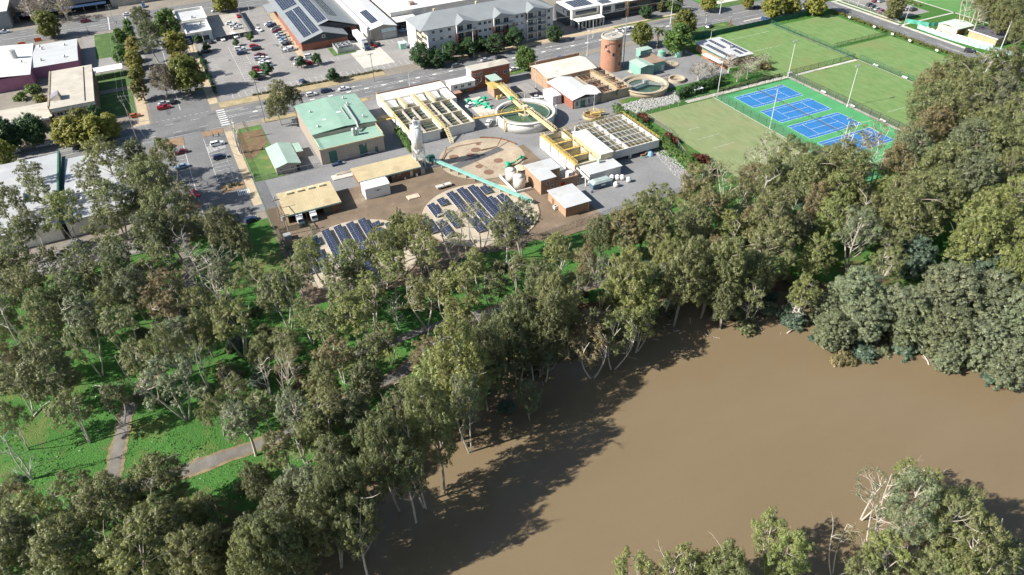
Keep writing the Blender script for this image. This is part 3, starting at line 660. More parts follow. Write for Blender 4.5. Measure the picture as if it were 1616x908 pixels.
part('body', blue_grey, r, lambda q: q.hexa([(105, 163.6, .15), (111.4, 163.6, .15), (111.4, 166, .15), (105, 166, .15), (104.7, 163.4, 1.9), (111.7, 163.4, 1.9), (111.7, 166.2, 1.9), (104.7, 166.2, 1.9)]))
part('lid', M('faded_lid', (.35, .42, .40), .6, .2), r, lambda q: q.hexa([(104.6, 163.3, 1.92), (111.8, 163.3, 1.92), (111.8, 166.3, 1.92), (104.6, 166.3, 1.92), (106, 163.8, 2.5), (111, 163.8, 2.5), (111, 165.9, 2.5), (106, 165.9, 2.5)]))
part('label_plate', paint_w, r, lambda q: q.box(107.6, 163.38, .9, 109.2, 163.41, 1.4)); part('hoist_arm', navy, r, lambda q: q.path([(104.6, 163.2, .1), (103.4, 162.4, .3), (105, 163.3, 1.6)], .1))
for i, (x, y, n) in enumerate(((910, 500, 'at the lid end of the skip'), (945, 500, 'leftmost of the back pair'), (975, 500, 'rightmost of the back pair'), (1015, 515, 'standing apart on the right'), (935, 545, 'nearest the skip front'))):
    X, Y = W(7, x, y); t = at('bulk_bag', 'white bulk bag ' + n, 'bulk bag', X, Y, 0, 'white bulk bags beside the skip')
    part('bag', white_metal, t, lambda q: (q.cyl(X, Y, .15, 1.4, .72, .78, 12), q.cyl(X, Y, 1.4, 1.75, .78, .35, 12)), True); part('pallet', wood, t, lambda q: q.box(X - .6, Y - .6, 0, X + .6, Y + .6, .14))
X, Y = W(7, 1100, 360); r = at('machinery_heap', 'heap of greenish machinery under the right filter block', 'machinery', X, Y)
part('frame', rust, r, lambda q: [q.box(X + a, Y + b_, 0, X + a + c, Y + b_ + d, e) for a, b_, c, d, e in ((0, 0, 1.6, .9, .8), (1.8, .3, .8, .8, 1.1), (.4, 1, 1.2, .6, .5))]); part('hose', green_shed, r, lambda q: q.path([(X - .4, Y, .3), (X + .8, Y - .6, .3), (X + 2, Y - .4, .4)], .18))
X, Y = W(7, 1155, 345); r = at('covered_pallet', 'blue tarpaulin covered pallet beside the machinery heap', 'pallet', X, Y)
part('tarpaulin', M('blue_tarp', (.22, .38, .55), .6), r, lambda q: (q.cyl(X, Y, .15, 1.1, 1.1, .8, 9), q.cyl(X, Y, 1.1, 1.5, .8, .3, 9))); part('pallet', wood, r, lambda q: q.box(X - .9, Y - .9, 0, X + .9, Y + .9, .14))

# --- clarifiers
def clarifier(name, label, x, y, ro, z, wz, wm, wall, bridge_az, bridges):
    r = at(name, label, 'clarifier tank', x, y)
    part('tank_wall', wall, r, lambda q: (q.ring(x, y, -.1, z, ro - .55, ro, 72), q.ring(x, y, z - .5, z + .03, ro, ro + .35, 72)), True)
    part('launder', concrete, r, lambda q: (q.ring(x, y, wz - .3, wz + .45, ro - 1.9, ro - 1.7, 72), q.ring(x, y, wz - .35, wz - .02, ro - 1.7, ro - .56, 72)))
    part('water', wm, r, lambda q: q.cyl(x, y, wz - .4, wz, ro - .56, n=72))
    return r
cx, cy = 108.7, 217.1
r = clarifier('clarifier', 'large white round clarifier tank of green water with yellow bridges', cx, cy, 10.5, 4, 3.2, W_green, white, 0, 0)
part('centre_well', cream, r, lambda q: (q.ring(cx, cy, 2.6, 4.0, 2.6, 2.8, 32), q.cyl(cx, cy, 3, 5.2, .9, n=16), [q.hexa([(cx + 2.2 * cos(a) - .2, cy + 2.2 * sin(a) - .2, 3), (cx + 2.2 * cos(a) + .2, cy + 2.2 * sin(a) - .2, 3), (cx + 2.2 * cos(a) + .2, cy + 2.2 * sin(a) + .2, 3), (cx + 2.2 * cos(a) - .2, cy + 2.2 * sin(a) + .2, 3), (cx + 3.6 * cos(a) - .2, cy + 3.6 * sin(a) - .2, 4.1), (cx + 3.6 * cos(a) + .2, cy + 3.6 * sin(a) - .2, 4.1), (cx + 3.6 * cos(a) + .2, cy + 3.6 * sin(a) + .2, 4.1), (cx + 3.6 * cos(a) - .2, cy + 3.6 * sin(a) + .2, 4.1)]) for a in (3.6, 4.6, 5.6, .3, 2.4)]))
def bridge(q, p, e, w, z, h=1.1):
    d = np.array([e[0] - p[0], e[1] - p[1]]); L = np.hypot(*d); d /= L; n = np.array([-d[1], d[0]]) * w / 2
    A = [(p[0] - n[0], p[1] - n[1]), (e[0] - n[0], e[1] - n[1]), (e[0] + n[0], e[1] + n[1]), (p[0] + n[0], p[1] + n[1])]
    q.hexa([(a, b_, z - .35) for a, b_ in A] + [(a, b_, z) for a, b_ in A]); railing(q, [A[0], A[1]], z, h); railing(q, [A[3], A[2]], z, h)
part('bridge', yellow_pale, r, lambda q: (bridge(q, (cx - .5, cy + 1), (109.5, 241), 1.5, 4.7), bridge(q, (cx + .6, cy - .6), (109.6, 196.6), 1.5, 4.7)))
part('side_bridge', yellow, r, lambda q: (bridge(q, (cx - .6, cy), (89.6, 219.6), 1.0, 4.5), bridge(q, (109.5, 226), (110.5, 241), 1.8, 4.5)))
part('drive_unit', cream, r, lambda q: q.box(cx - .9, cy - .9, 5.2, cx + .9, cy + .9, 6)); part('motor', green_pipe, r, lambda q: (q.cyl(107.9, 226.5, 4.8, 6, .7, n=12), q.path([(107, 227, 4.8), (109.2, 225.5, 5)], .3, 8)))
part('lamp_mast', white, r, lambda q: (q.tube((117.2, 209.5, 3.9), (117.2, 209.5, 7), .05), q.cyl(117.2, 209.5, 7, 7.4, .3, n=8), q.tube((111, 222, 4.6), (111, 222, 8.2), .06), q.tube((109, 230, 4.6), (109, 230, 9), .06)))
part('access_post', yellow, r, lambda q: (q.tube((98.4, 212.8, 0), (98.4, 212.8, 4.6), .25), railing(q, [(97.8, 213), (99, 211)], 3.4)))
cx, cy = 161.9, 219.6
r = clarifier('clarifier', 'weathered concrete clarifier tank with a pale scraper bridge beyond the brick works', cx, cy, 8.9, 2.5, 1.3, W_green, M('weathered_tank', (.44, .37, .27), .85, .18, .3, stain=(.3, .25, .18)), 0, 0)
part('scraper_bridge', steel, r, lambda q: (bridge(q, (cx - 8.6, cy - 1.6), (cx + 1, cy + .2), 1.6, 3.1, .7), bridge(q, (cx, cy), (cx + 5.6, cy - 4.4), .5, 2.6, .6), q.box(cx - .8, cy - .6, 2.6, cx + .8, cy + .8, 3.9)))
part('inner_shelf', M('weathered_tank', (.44, .37, .27)), r, lambda q: q.ring(cx, cy, 1.35, 1.6, 6.4, 8.3, 64))
cx, cy = 178, 220.6
r = at('round_pit', 'small shallow round concrete tank right of the weathered clarifier', 'tank', cx, cy)
part('tank_wall', M('weathered_tank', (.44, .37, .27)), r, lambda q: q.ring(cx, cy, -.1, 1.1, 2.8, 3.3, 40)); part('floor', slabmat, r, lambda q: q.cyl(cx, cy, 0, .2, 2.79, n=40)); part('strut', rust, r, lambda q: (q.path([(cx - 8, cy + 5, .5), (cx - 4, cy + 2, .8), (cx, cy, .6)], .15), q.path([(cx - 6, cy + 6, .3), (cx + 1, cy + 6, .4)], .12)))
cx, cy = 186.2, 235.8
r = at('round_slab', 'flat round concrete slab beside the green pump building', 'slab', cx, cy)
part('slab_top', slabmat, r, lambda q: q.cyl(cx, cy, -.05, .3, 3.2, n=40)); part('post', concrete, r, lambda q: q.cyl(cx, cy, .3, 1.2, .3, n=8))
cx, cy = 131.5, 208.6
r = at('round_pit', 'small round pit ringed by yellow railing behind the right filter block', 'tank', cx, cy)
part('tank_wall', yellow_roof, r, lambda q: q.ring(cx, cy, -.1, .9, 3, 3.3, 32)); part('floor', rust, r, lambda q: q.cyl(cx, cy, 0, .12, 2.99, n=32)); part('railing', yellow, r, lambda q: (railing(q, [(cx + 3.1 * cos(a * pi / 6), cy + 3.1 * sin(a * pi / 6)) for a in range(13)], .9), bridge(q, (cx - .5, cy), (cx + 5, cy - 1), .9, 1.4)))

# --- empty round yard, silo, conveyor, tanks
cx, cy = 83.4, 199.4
r = at('round_yard_slab', 'empty stained round concrete slab behind the teal conveyor', 'slab', cx, cy)
part('slab_top', slabmat, r, lambda q: q.cyl(cx, cy, -.05, .06, 14.3, n=72))
part('rusty_patch', M('rust_stain', (.22, .13, .09), .9, .2, .6), r, lambda q: [q.cyl(cx + a, cy + b_, .05, .072, c, n=20) for a, b_, c in ((3, 9.5, .9), (0.5, 6, 1.7), (-2.6, 3.6, 1.4), (-8, 5, 1.6), (4, -4.5, 1.6), (-3.2, -5, 1.3), (-2, -10, 1.7), (6.4, -9.6, 1.5))])
part('pipe', rust, r, lambda q: (q.path([(71, 204, .4), (73.8, 208, .5), (75, 209.5, 1.6)], .16), q.path([(85, 204, .3), (91, 203.5, .5), (94, 206, 2.0)], .16), q.path([(75, 209.6, .5), (80, 210.5, .3), (88, 209.6, .2)], .08), q.path([(80, 199, .2), (82, 192, .2)], .1)))
part('drain_channel', M('wet_drain', (.13, .125, .125), .5, .25, .5), r, lambda q: q.hexa([(72, 199.2, .05), (91.6, 203.6, .05), (92.4, 200.8, .05), (72.5, 195.8, .05), (72, 199.2, .1), (91.6, 203.6, .1), (92.4, 200.8, .1), (72.5, 195.8, .1)]))
part('kerb_wall', rust, r, lambda q: q.ring(cx, cy, 0, .55, 14.3, 14.5, 40, a0=.2, a1=1.2))
X, Y = 62.9, 203.4
r = at('lime_silo', 'tall white cylindrical silo on an open steel frame beside the straw roofed shed', 'silo', X, Y)
part('shell', white_metal, r, lambda q: (q.cyl(X, Y, 7.2, 14.4, 1.75, n=32), q.cyl(X, Y, 4.6, 7.2, .5, 1.75, n=32), q.cyl(X, Y, 14.4, 14.9, 1.75, 1.2, n=32)), True)
def f(q):
    for sx in (-1.5, 1.5):
        for sy in (-1.5, 1.5): q.tube((X + sx, Y + sy, 0), (X + sx, Y + sy, 7.6), .09, 6)
    for z0, z1 in ((0, 3.6), (3.6, 7.2)):
        for a, b_ in (((-1.5, -1.5), (1.5, -1.5)), ((1.5, -1.5), (1.5, 1.5)), ((-1.5, 1.5), (-1.5, -1.5)), ((1.5, 1.5), (-1.5, 1.5))):
            q.tube((X + a[0], Y + a[1], z0), (X + b_[0], Y + b_[1], z1), .045, 5); q.tube((X + b_[0], Y + b_[1], z0), (X + a[0], Y + a[1], z1), .045, 5); q.tube((X + a[0], Y + a[1], z1), (X + b_[0], Y + b_[1], z1), .06, 5)
part('support_frame', white, r, f)
def f(q):
    railing(q, [(X + 1.8 * cos(a * pi / 6), Y + 1.8 * sin(a * pi / 6)) for a in range(13)], 14.6, 1.0, sp=1.2, r=.035)
    q.box(X - .7, Y - .6, 14.9, X + .2, Y + .4, 16.6); q.cyl(X + .8, Y, 14.9, 16, .45, n=10); q.path([(X - .3, Y, 16.6), (X - .3, Y, 17.4), (X + .4, Y, 17.6)], .12)
part('top_platform', white_metal, r, f)
part('ladder', steel, r, lambda q: (q.tube((X + 1.9, Y - .7, .2), (X + 1.9, Y - .7, 15.6), .04), q.tube((X + 2.2, Y - .2, .2), (X + 2.2, Y - .2, 15.6), .04), [q.tube((X + 1.9, Y - .7, .6 + k * .6), (X + 2.2, Y - .2, .6 + k * .6), .025, 4) for k in range(25)], q.tube((X - .8, Y - 1.95, 1), (X - .8, Y - 1.95, 14.4), .1)))
part('discharge_hopper', concrete, r, lambda q: (q.box(X - 1, Y - .8, 0, X + .9, Y + .8, 2.8), q.box(X - 1.4, Y - 5.2, 0, X, Y - 3.8, 2.0)))
a, b_ = (67.1, 204.2), (84.6, 165.2)
r = at('conveyor', 'long teal covered pipe conveyor sloping from the silo past the solar panels', 'conveyor', a[0], a[1])
d = np.array(b_) - np.array(a); L = np.hypot(*d); d /= L; n_ = np.array([-d[1], d[0]])
def f(q):
    A = [a[0] - n_[0] * .55, a[1] - n_[1] * .55]; B = [a[0] + n_[0] * .55, a[1] + n_[1] * .55]; A2 = [b_[0] - n_[0] * .55, b_[1] - n_[1] * .55]; B2 = [b_[0] + n_[0] * .55, b_[1] + n_[1] * .55]
    q.hexa([(*A, 1.5), (*A2, 1), (*B2, 1), (*B, 1.5), (*A, 2.1), (*A2, 1.55), (*B2, 1.55), (*B, 2.1)])
    for k in range(7): t = k / 6; p = np.array(a) * (1 - t) + np.array(b_) * t; z = 2.1 - .55 * t; q.hexa([(p[0] - n_[0] * .62 - d[0] * .1, p[1] - n_[1] * .62 - d[1] * .1, z - .6), (p[0] - n_[0] * .62 + d[0] * .1, p[1] - n_[1] * .62 + d[1] * .1, z - .6), (p[0] + n_[0] * .62 + d[0] * .1, p[1] + n_[1] * .62 + d[1] * .1, z - .6), (p[0] + n_[0] * .62 - d[0] * .1, p[1] + n_[1] * .62 - d[1] * .1, z - .6), (p[0] - n_[0] * .62 - d[0] * .1, p[1] - n_[1] * .62 - d[1] * .1, z + .06), (p[0] - n_[0] * .62 + d[0] * .1, p[1] - n_[1] * .62 + d[1] * .1, z + .06), (p[0] + n_[0] * .62 + d[0] * .1, p[1] + n_[1] * .62 + d[1] * .1, z + .06), (p[0] + n_[0] * .62 - d[0] * .1, p[1] + n_[1] * .62 - d[1] * .1, z + .06)])
part('trough', teal, r, f)
part('head_drive', green_dark, r, lambda q: (q.box(66.2, 203.2, 1, 68.4, 205.4, 2.6), q.path([(65, 205.6, 2), (66.6, 204.8, 2)], .3, 8)))
for k in range(12):
    t = (k + .6) / 12; p = np.array(a) * (1 - t) + np.array(b_) * t
    part('support', steel, r, lambda q: q.box(p[0] - .5, p[1] - .12, 0, p[0] + .5, p[1] + .12, 1.05))
for i, (x, y, rr, h) in enumerate(((85.7, 176.1, 1.9, 4.2), (85.4, 181.2, 1.8, 4.0))):
    t = at('chemical_tank', 'white upright chemical tank %s the conveyor, stained at the foot' % ('nearer', 'farther from')[i], 'tank', x, y, 0, 'white chemical tanks')
    part('shell', M('stained_tank', (.72, .68, .60), .5, .1, .3, stain=(.45, .36, .26)), t, lambda q: (q.cyl(x, y, 0, h, rr, n=28), q.cyl(x, y, h, h + .35, rr, .4, n=28)), True); part('ladder', steel, t, lambda q: (q.tube((x - rr - .1, y - .2, 0), (x - rr - .1, y - .2, h), .04), q.tube((x - rr - .1, y + .2, 0), (x - rr - .1, y + .2, h), .04)))
r = at('bund_wall', 'low pale bund wall around the two white tanks', 'wall', 83, 173); part('wall', white, r, lambda q: (q.box(83, 173, 0, 83.3, 185, .9), q.box(83.3, 173, 0, 88.4, 173.3, .9)))
r = at('round_tank', 'low pale round tank behind the brick pump house', 'tank', 90, 184); part('shell', cream, r, lambda q: (q.cyl(90, 184, 0, 2, 2, n=28), q.cyl(90, 184, 2, 2.3, 2, .8, n=28)))
r = at('pipe_cluster', 'green painted valve pipes on the right edge of the round yard slab', 'pipework', 90, 190)
part('pipe', green_pipe, r, lambda q: (q.path([(86.8, 188, .8), (88.6, 189.4, .9), (91, 190, .9), (94.6, 192, 1), (95.8, 192.6, .3)], .3, 8), q.path([(88.2, 187.4, .1), (88.2, 190.8, 1.2)], .28, 8))); part('valve', green_pipe, r, lambda q: (q.cyl(88.4, 189.4, .5, 1.8, .6, n=12), q.cyl(94.4, 192, .5, 1.5, .4, n=12))); part('valve_stem', yellow, r, lambda q: q.cyl(91.6, 189.8, .9, 3.4, .12, n=8))
r = at('pipe_cluster', 'tangle of green pipes on a pale slab before the red brick works', 'pipework', 97, 240)
part('slab_top', concrete_pale, r, lambda q: q.box(96, 228, 0, 103, 245, .15))
part('pipe', green_pipe, r, lambda q: (q.path([(95.8, 241, .8), (97.5, 242, 1), (99, 239, 1), (101.5, 235, .9), (102, 232, .4)], .35, 8), q.path([(99, 239, 1.4), (102, 241, 1.2), (104.5, 240, 1.2)], .3, 8), q.path([(97.6, 237, .4), (100.2, 237.6, 1.5), (102.5, 239, .8)], .3, 8), q.path([(100, 234, .3), (102.8, 235.6, 1)], .25, 8)))
part('valve', green_pipe, r, lambda q: [q.cyl(x, y, .4, 1.9, .5, n=10) for x, y in ((96.6, 241.4), (99.4, 238.6), (101.6, 235), (103.2, 240.6))])

# --- brick works, canopy, heritage plant
r = at('red_brick_works', 'two storey red brick works with pale flat roof beside the main road', 'building', 92.9, 251)
part('wall', brick_red, r, lambda q: (q.box(103.4, 252.2, -.1, 119.6, 257.2, 7.6), q.box(93.2, 251, -.1, 103.4, 256.6, 2.6)))
part('rendered_wing', [white], r, lambda q: (q.box(93.2, 249.6, 2.6, 103.38, 254.6, 4.8), q.box(103.0, 252.6, 2.6, 103.38, 257.1, 7.5)))
part('roof', tan_roof, r, lambda q: q.box(103.0, 251.9, 7.6, 119.9, 257.6, 7.85)); part('wing_roof', white, r, lambda q: q.box(92.9, 249.4, 4.8, 103.6, 255, 5))
for x in (94.6, 97.4, 100.4): window(r, 'f', 249.6, x, 3.2, 1.3, 1)
for x, z in ((104.2, 5.2), (106.4, 5.3), (104.4, 2.8), (117, 4.0), (112.6, 4.2)): window(r, 'f', 252.2, x, z, 1.4, 1.2)
door(r, 'f', 251, 99, 1.2, 2.2, green_dark); part('drain_pipe', steel, r, lambda q: q.path([(90, 249.2, 2.6), (103, 249.3, 2.6), (107, 251.9, 3), (107, 251.9, 5)], .12))
r = at('brick_link_roof', 'low red brick link building joining the filter block and the red works', 'building', 92.4, 243)
part('wall', brick_red, r, lambda q: q.box(92.8, 247, -.1, 96, 250.8, 2.4)); part('roof', M('faded_red_roof', (.42, .26, .2), .7), r, lambda q: q.box(92.3, 246.6, 2.4, 96.4, 250.9, 2.55))
r = at('dosing_booth', 'small brick and yellow booth with pale green canopy above the clarifier bridge', 'booth', 107.3, 241)
part('wall', [brick_tan], r, lambda q: q.box(107.6, 241.2, -.1, 111.2, 247.6, 3.6)); part('deck', yellow, r, lambda q: (q.box(107, 240.8, 3.6, 111.6, 248, 3.75), railing(q, [(107.1, 240.9), (111.5, 240.9)], 3.75), railing(q, [(107.1, 240.9), (107.1, 247.9)], 3.75))); part('canopy', green_roof2, r, lambda q: q.box(107.2, 242, 6.2, 111.6, 248.6, 6.35)); part('post', steel, r, lambda q: [q.tube((x, y, 3.7), (x, y, 6.2), .07) for x in (107.4, 111.4) for y in (242.2, 248.4)]); part('storage_drum', yellow, r, lambda q: [q.cyl(x, 239.4, 0, 1.4, .5, n=10) for x in (108, 109.6)])
r = at('flat_carport', 'grey flat roofed carport between red works and white container', 'carport', 118, 233); part('roof', M('grey_sheet', (.30, .28, .26), .7), r, lambda q: q.box(117.6, 233, 2.5, 122.4, 242.6, 2.65)); part('post', steel, r, lambda q: [q.tube((x, y, 0), (x, y, 2.5), .07) for x in (118, 122) for y in (233.4, 242.2)])
r = at('dosing_container', 'plain white container box between clarifier and heritage works', 'container', 123.8, 224); part('body', white_metal, r, lambda q: q.box(123.9, 224.2, -.05, 127.5, 232, 3.4)); part('roof', white_metal, r, lambda q: gable(q, 123.9, 224.2, 127.5, 232, 3.4, .25, 'x', .05, .05)); part('door', steel, r, lambda q: (q.box(125.4, 224.15, .1, 126.3, 224.19, 3.0), q.box(126.5, 224.15, .1, 127.3, 224.19, 3)))
r = at('heritage_works', 'old brick works with white sheet roofs around an exposed tank', 'building', 128, 216.8)
HV = 216.8
part('wall', [brick_tan, brick_red], r, lambda q: (q.box(128.6, 237, -.1, 150.6, 251, 4.8), q.box(128.6, 217.4, -.1, 138.8, 237, 3.6, 1)))
part('roof', M('limewashed_roof', (.66, .60, .52), .7, .12, .25, lines=(0, 3, .02, .8), stain=(.55, .46, .38)), r, lambda q: (q.hexa([(128.2, 237, 4.82), (150.9, 237, 4.82), (150.9, 246, 6.0), (128.2, 246, 6.0), (128.2, 237, 4.95), (150.9, 237, 4.95), (150.9, 246, 6.15), (128.2, 246, 6.15)]), q.hexa([(128.2, 246, 6.0), (150.9, 246, 6.0), (150.9, 251.4, 5), (128.2, 251.4, 5), (128.2, 246, 6.15), (150.9, 246, 6.15), (150.9, 251.4, 5.15), (128.2, 251.4, 5.15)])))
part('front_roof', white_roof, r, lambda q: gable(q, 128.6, 217.4, 138.8, 236.8, 3.6, 1.2, 'y', .35))
part('gable_roof', white_roof, r, lambda q: gable(q, 136, 217.6, 140.6, 226, 3.9, .8, 'x', .2))
for x in (129.6, 135, 137.2): window(r, 'f', 217.25, x, 1, 1.1, 1.8)
part('front_wall', M('pale_front_render', (.42, .40, .37), .85), r, lambda q: q.box(129.2, 217.25, -.1, 138.8, 217.39, 3.55)); door(r, 'f', 217.25, 131.8, 2, 2.8, green_dark); door(r, 'l', 128.6, 226, 3, 2.8, rust)
part('parapet', brick_brown, r, lambda q: q.box(128.3, 251.42, 4.4, 151, 251.8, 6.2))
part('exposed_tank', [conc_wall, rust, brick_red], r, lambda q: (q.box(141, 217.4, -.1, 154.8, 237, 1.4), [q.box(x, 217.4, 1.4, x + .4, 237, 3.5) for x in (141, 147.6, 154.4)], [q.box(141.4, y, 1.4, 154.4, y + .4, 3.5) for y in (217.4, 223, 229, 236.6)], [q.box(x, 217.8, 2.9, x + .3, 236.6, 3.1, 1) for x in (143, 145.2, 149.6, 152)], [q.box(141.5, y, 2.5, 154.3, y + .4, 2.8, 1) for y in (219, 220.8, 225, 227, 231.4, 233.6)], q.box(148, 217.9, 1.4, 154.3, 222.9, 1.5, 2), q.box(139, 217.9, -.1, 140.99, 237, 3.3)))
part('walkway', M('straw_beam', (.55, .42, .25)), r, lambda q: (q.box(147.4, 217.4, 3.7, 148.6, 238, 3.85), railing(q, [(147.4, 217.4), (147.4, 238)], 3.85), railing(q, [(148.6, 217.4), (148.6, 238)], 3.85)))
cx, cy = 162, 244.3
r = at('water_tower', 'tall round red brick water tower with flat concrete cap and arched lettering', 'water tower', cx, cy)
part('shaft', brick('tower_brick', (.50, .235, .15), (.44, .20, .125), (.46, .30, .22)), r, lambda q: (q.cyl(cx, cy, -.1, 13.2, 4.35, 4.25, 64, cap=False), q.cyl(cx, cy, -.1, 1.2, 4.5, 4.45, 64, cap=False)), True)
part('cap', concrete, r, lambda q: (q.cyl(cx, cy, 13.2, 13.7, 4.5, n=64), q.ring(cx, cy, 13.7, 14, 3.8, 4.4, 64)))
part('hatch', steel, r, lambda q: (q.box(cx - .6, cy - .5, 13.7, cx + 1.2, cy + .8, 14.1), railing(q, [(cx - 3, cy), (cx + 3, cy + 1)], 13.7, .5)))
def wtw(a, z, w=.8, h=1.4):
    q = MB(); 
    for rr, ww, mi in ((4.36, w - .1, 1), (4.34, w - .3, 1)):
        p = (cx + rr * cos(a), cy + rr * sin(a)); t = (-sin(a), cos(a)); n = (cos(a), sin(a))
        hh = h / 2 - (0 if mi == 0 else .12)
        B = [(p[0] + t[0] * s1 * ww / 2 + n[0] * s2, p[1] + t[1] * s1 * ww / 2 + n[1] * s2) for s1, s2 in ((-1, -.2), (1, -.2), (1, .02), (-1, .02))]
        q.hexa([(x, y, z - hh) for x, y in B] + [(x, y, z + hh) for x, y in B], mi)
    q.obj('window', [conc_wall, dark], r)
for a, z in ((-1.95, 7.4), (-1.25, 3.2), (-1.35, 10.6), (-2.7, 10.4), (-1.0, 6.6)): wtw(a, z)
part('access_ladder', steel, r, lambda q: (q.tube((cx - 3.6, cy - 2.8, 9), (cx - 3.6, cy - 2.8, 13), .05), q.box(cx - 4.6, cy - 3.2, 9.2, cx - 3.4, cy - 2.2, 9.3)))
def f(q):
    for k in range(10):
        t = k / 9; a = -2.86 + t * 1.03; z = 9.6 + 2.2 * sin(min(1, t * 1.35) * pi / 2); p = (cx + 4.32 * cos(a), cy + 4.32 * sin(a)); tx, ty = -sin(a) * .17, cos(a) * .17
        for s_ in (-1, 1): q.tube((p[0] + tx * s_, p[1] + ty * s_, z - .3), (p[0] + tx * s_ * (.3 if k % 3 else 1), p[1] + ty * s_ * (.3 if k % 3 else 1), z + .3), .05, 4)
        q.tube((p[0] - tx, p[1] - ty, z + (.3 if k % 4 == 1 else 0)), (p[0] + tx, p[1] + ty, z + (.3 if k % 4 == 1 else 0)), .05, 4)
part('lettering', rust, r, f)
r = at('chimney_mast', 'tall thin pale steel mast against the right side of the water tower', 'mast', 168, 244); part('pole', steel, r, lambda q: q.tube((167.4, 243, 0), (167.4, 243, 20.4), .22, 10, .16)); part('stay', steel, r, lambda q: [q.tube((166, 243.6, z), (167.4, 243, z), .06) for z in (4, 9, 13)])
r = at('debris_heap', 'small heap of pale rubble at the foot of the water tower', 'rubble', 168, 237); part('debris', concrete_pale, r, lambda q: [q.box(166 + rng.random() * 4, 235 + rng.random() * 3, 0, 167 + rng.random() * 4, 236.4 + rng.random() * 3, .2 + rng.random() * .4) for _ in range(9)])
r = at('pump_building', 'sea green pump building with brown flat roof and stair railing', 'pump building', 167.2, 229.6)
part('wall', green_shed, r, lambda q: (q.box(167.2, 230.2, -.1, 173.5, 238.4, 3.9), q.box(173.5, 231.8, -.1, 180, 241, 3.4)))
part('roof', green_roof2, r, lambda q: gable(q, 167.2, 230.2, 173.4, 238.4, 3.9, .5, 'y', .2)); part('deck_roof', M('brown_deck', (.30, .22, .16), .8), r, lambda q: q.box(173.42, 231.6, 3.9, 180.2, 241.2, 4.1)); part('wall_band', green_shed, r, lambda q: q.box(173.52, 231.82, 3.4, 179.98, 240.98, 3.9)); part('railing', steel, r, lambda q: (railing(q, [(179.9, 231.8), (179.9, 241)], 4.1), railing(q, [(174, 241), (179.9, 241)], 4.1))); door(r, 'f', 231.8, 178.4, 1.1, 2.4, white)
r = at('green_tank_shed', 'pale green box shed behind the pump building under the palm', 'shed', 179, 246); part('wall', green_shed, r, lambda q: q.box(179, 247.6, -.1, 184.6, 251, 3)); part('roof', green_roof2, r, lambda q: q.box(178.8, 247.4, 3, 184.9, 251.3, 3.15))
for i, (x, y) in enumerate(((188, 245), (194, 241.6))):
    t = at('water_tank', 'round green water tank %s' % ('beside the palm trunk', 'at the foot of the big fig tree')[i], 'tank', x, y, 0, 'green water tanks'); part('shell', green_shed, t, lambda q: (q.cyl(x, y, 0, 2.4, 1.7, n=20), q.cyl(x, y, 2.4, 2.9, 1.7, .3, n=20)))
r = at('clubhouse', 'grey flat roofed clubhouse with rows of solar panels beside the oval', 'clubhouse', 203.6, 221.5)
part('wall', brick_tan, r, lambda q: q.box(204.2, 222, -.1, 216.6, 243, 3.1)); part('roof', pale_roof, r, lambda q: q.hexa([(203.6, 221.4, 3.2), (217.2, 221.4, 3.2), (217.2, 243.6, 3.5), (203.6, 243.6, 3.5), (203.6, 221.4, 3.4), (217.2, 221.4, 3.4), (217.2, 243.6, 3.7), (203.6, 243.6, 3.7)]))
part('fascia', green_dark, r, lambda q: (q.box(203.5, 223, 2.8, 203.58, 238, 3.3)))
zf = lambda x, y: 3.4 + (y - 221.4) * .0135
for a in ((205.2, 223, 207.2, 238.8, 2, 14), (209.6, 232, 211.4, 242.4, 2, 10), (214.4, 224, 216.2, 240.6, 2, 15), (211.6, 223.4, 213.4, 228.6, 2, 5)): pv_array(r, *a[:4], zf, a[4], a[5])
aircon(r, 211.8, 230.6, 3.6)
r = at('clubhouse_veranda', 'white awning and red brick patio on the left of the clubhouse', 'awning', 199.6, 222); part('roof', white_roof, r, lambda q: q.box(199.4, 221, 2.5, 202, 233, 2.65)); part('post', steel, r, lambda q: [q.tube((x, y, 0), (x, y, 2.5), .06) for x in (199.6, 201.8) for y in (221.2, 227, 232.8)]); part('patio', M('terracotta', (.5, .2, .1)), r, lambda q: q.box(202.05, 221, 0, 204.1, 236, .12))

# --- supermarket, long white building
r = at('supermarket', 'red brick supermarket with grey twin gable roofs covered in solar panels', 'supermarket', 53.7, 329)
MY = 329.2
part('wall', brick_red, r, lambda q: (q.box(53.9, MY, -.1, 75, 404, 3.9), q.box(75, 340, -.1, 82.4, 404, 3.6)))
part('gable_cladding', grey_dark, r, lambda q: (q.face([(53.9, MY - .05, 3.0), (75, MY - .05, 3.0), (75, MY - .05, 3.9), (64.4, MY - .05, 6.9), (53.9, MY - .05, 3.9)]), q.face([(64.3, 338.9, 5.5), (82.4, 338.9, 3.6), (82.4, 338.9, 4.1), (70, 338.9, 7.6), (64.3, 338.9, 7.2)])))
sl = 3.0 / 10.6
part('roof', grey_roof_y, r, lambda q: (q.hexa([(53.4, 328.4, 3.9), (64.4, 328.4, 7.0), (64.4, 404, 7.0), (53.4, 404, 3.9), (53.4, 328.4, 4.05), (64.4, 328.4, 7.15), (64.4, 404, 7.15), (53.4, 404, 4.05)]), q.hexa([(64.4, 328.4, 7.0), (75.4, 328.4, 3.9), (75.4, 340, 3.9), (64.4, 340, 7.0), (64.4, 328.4, 7.15), (75.4, 328.4, 4.05), (75.4, 340, 4.05), (64.4, 340, 7.15)])))
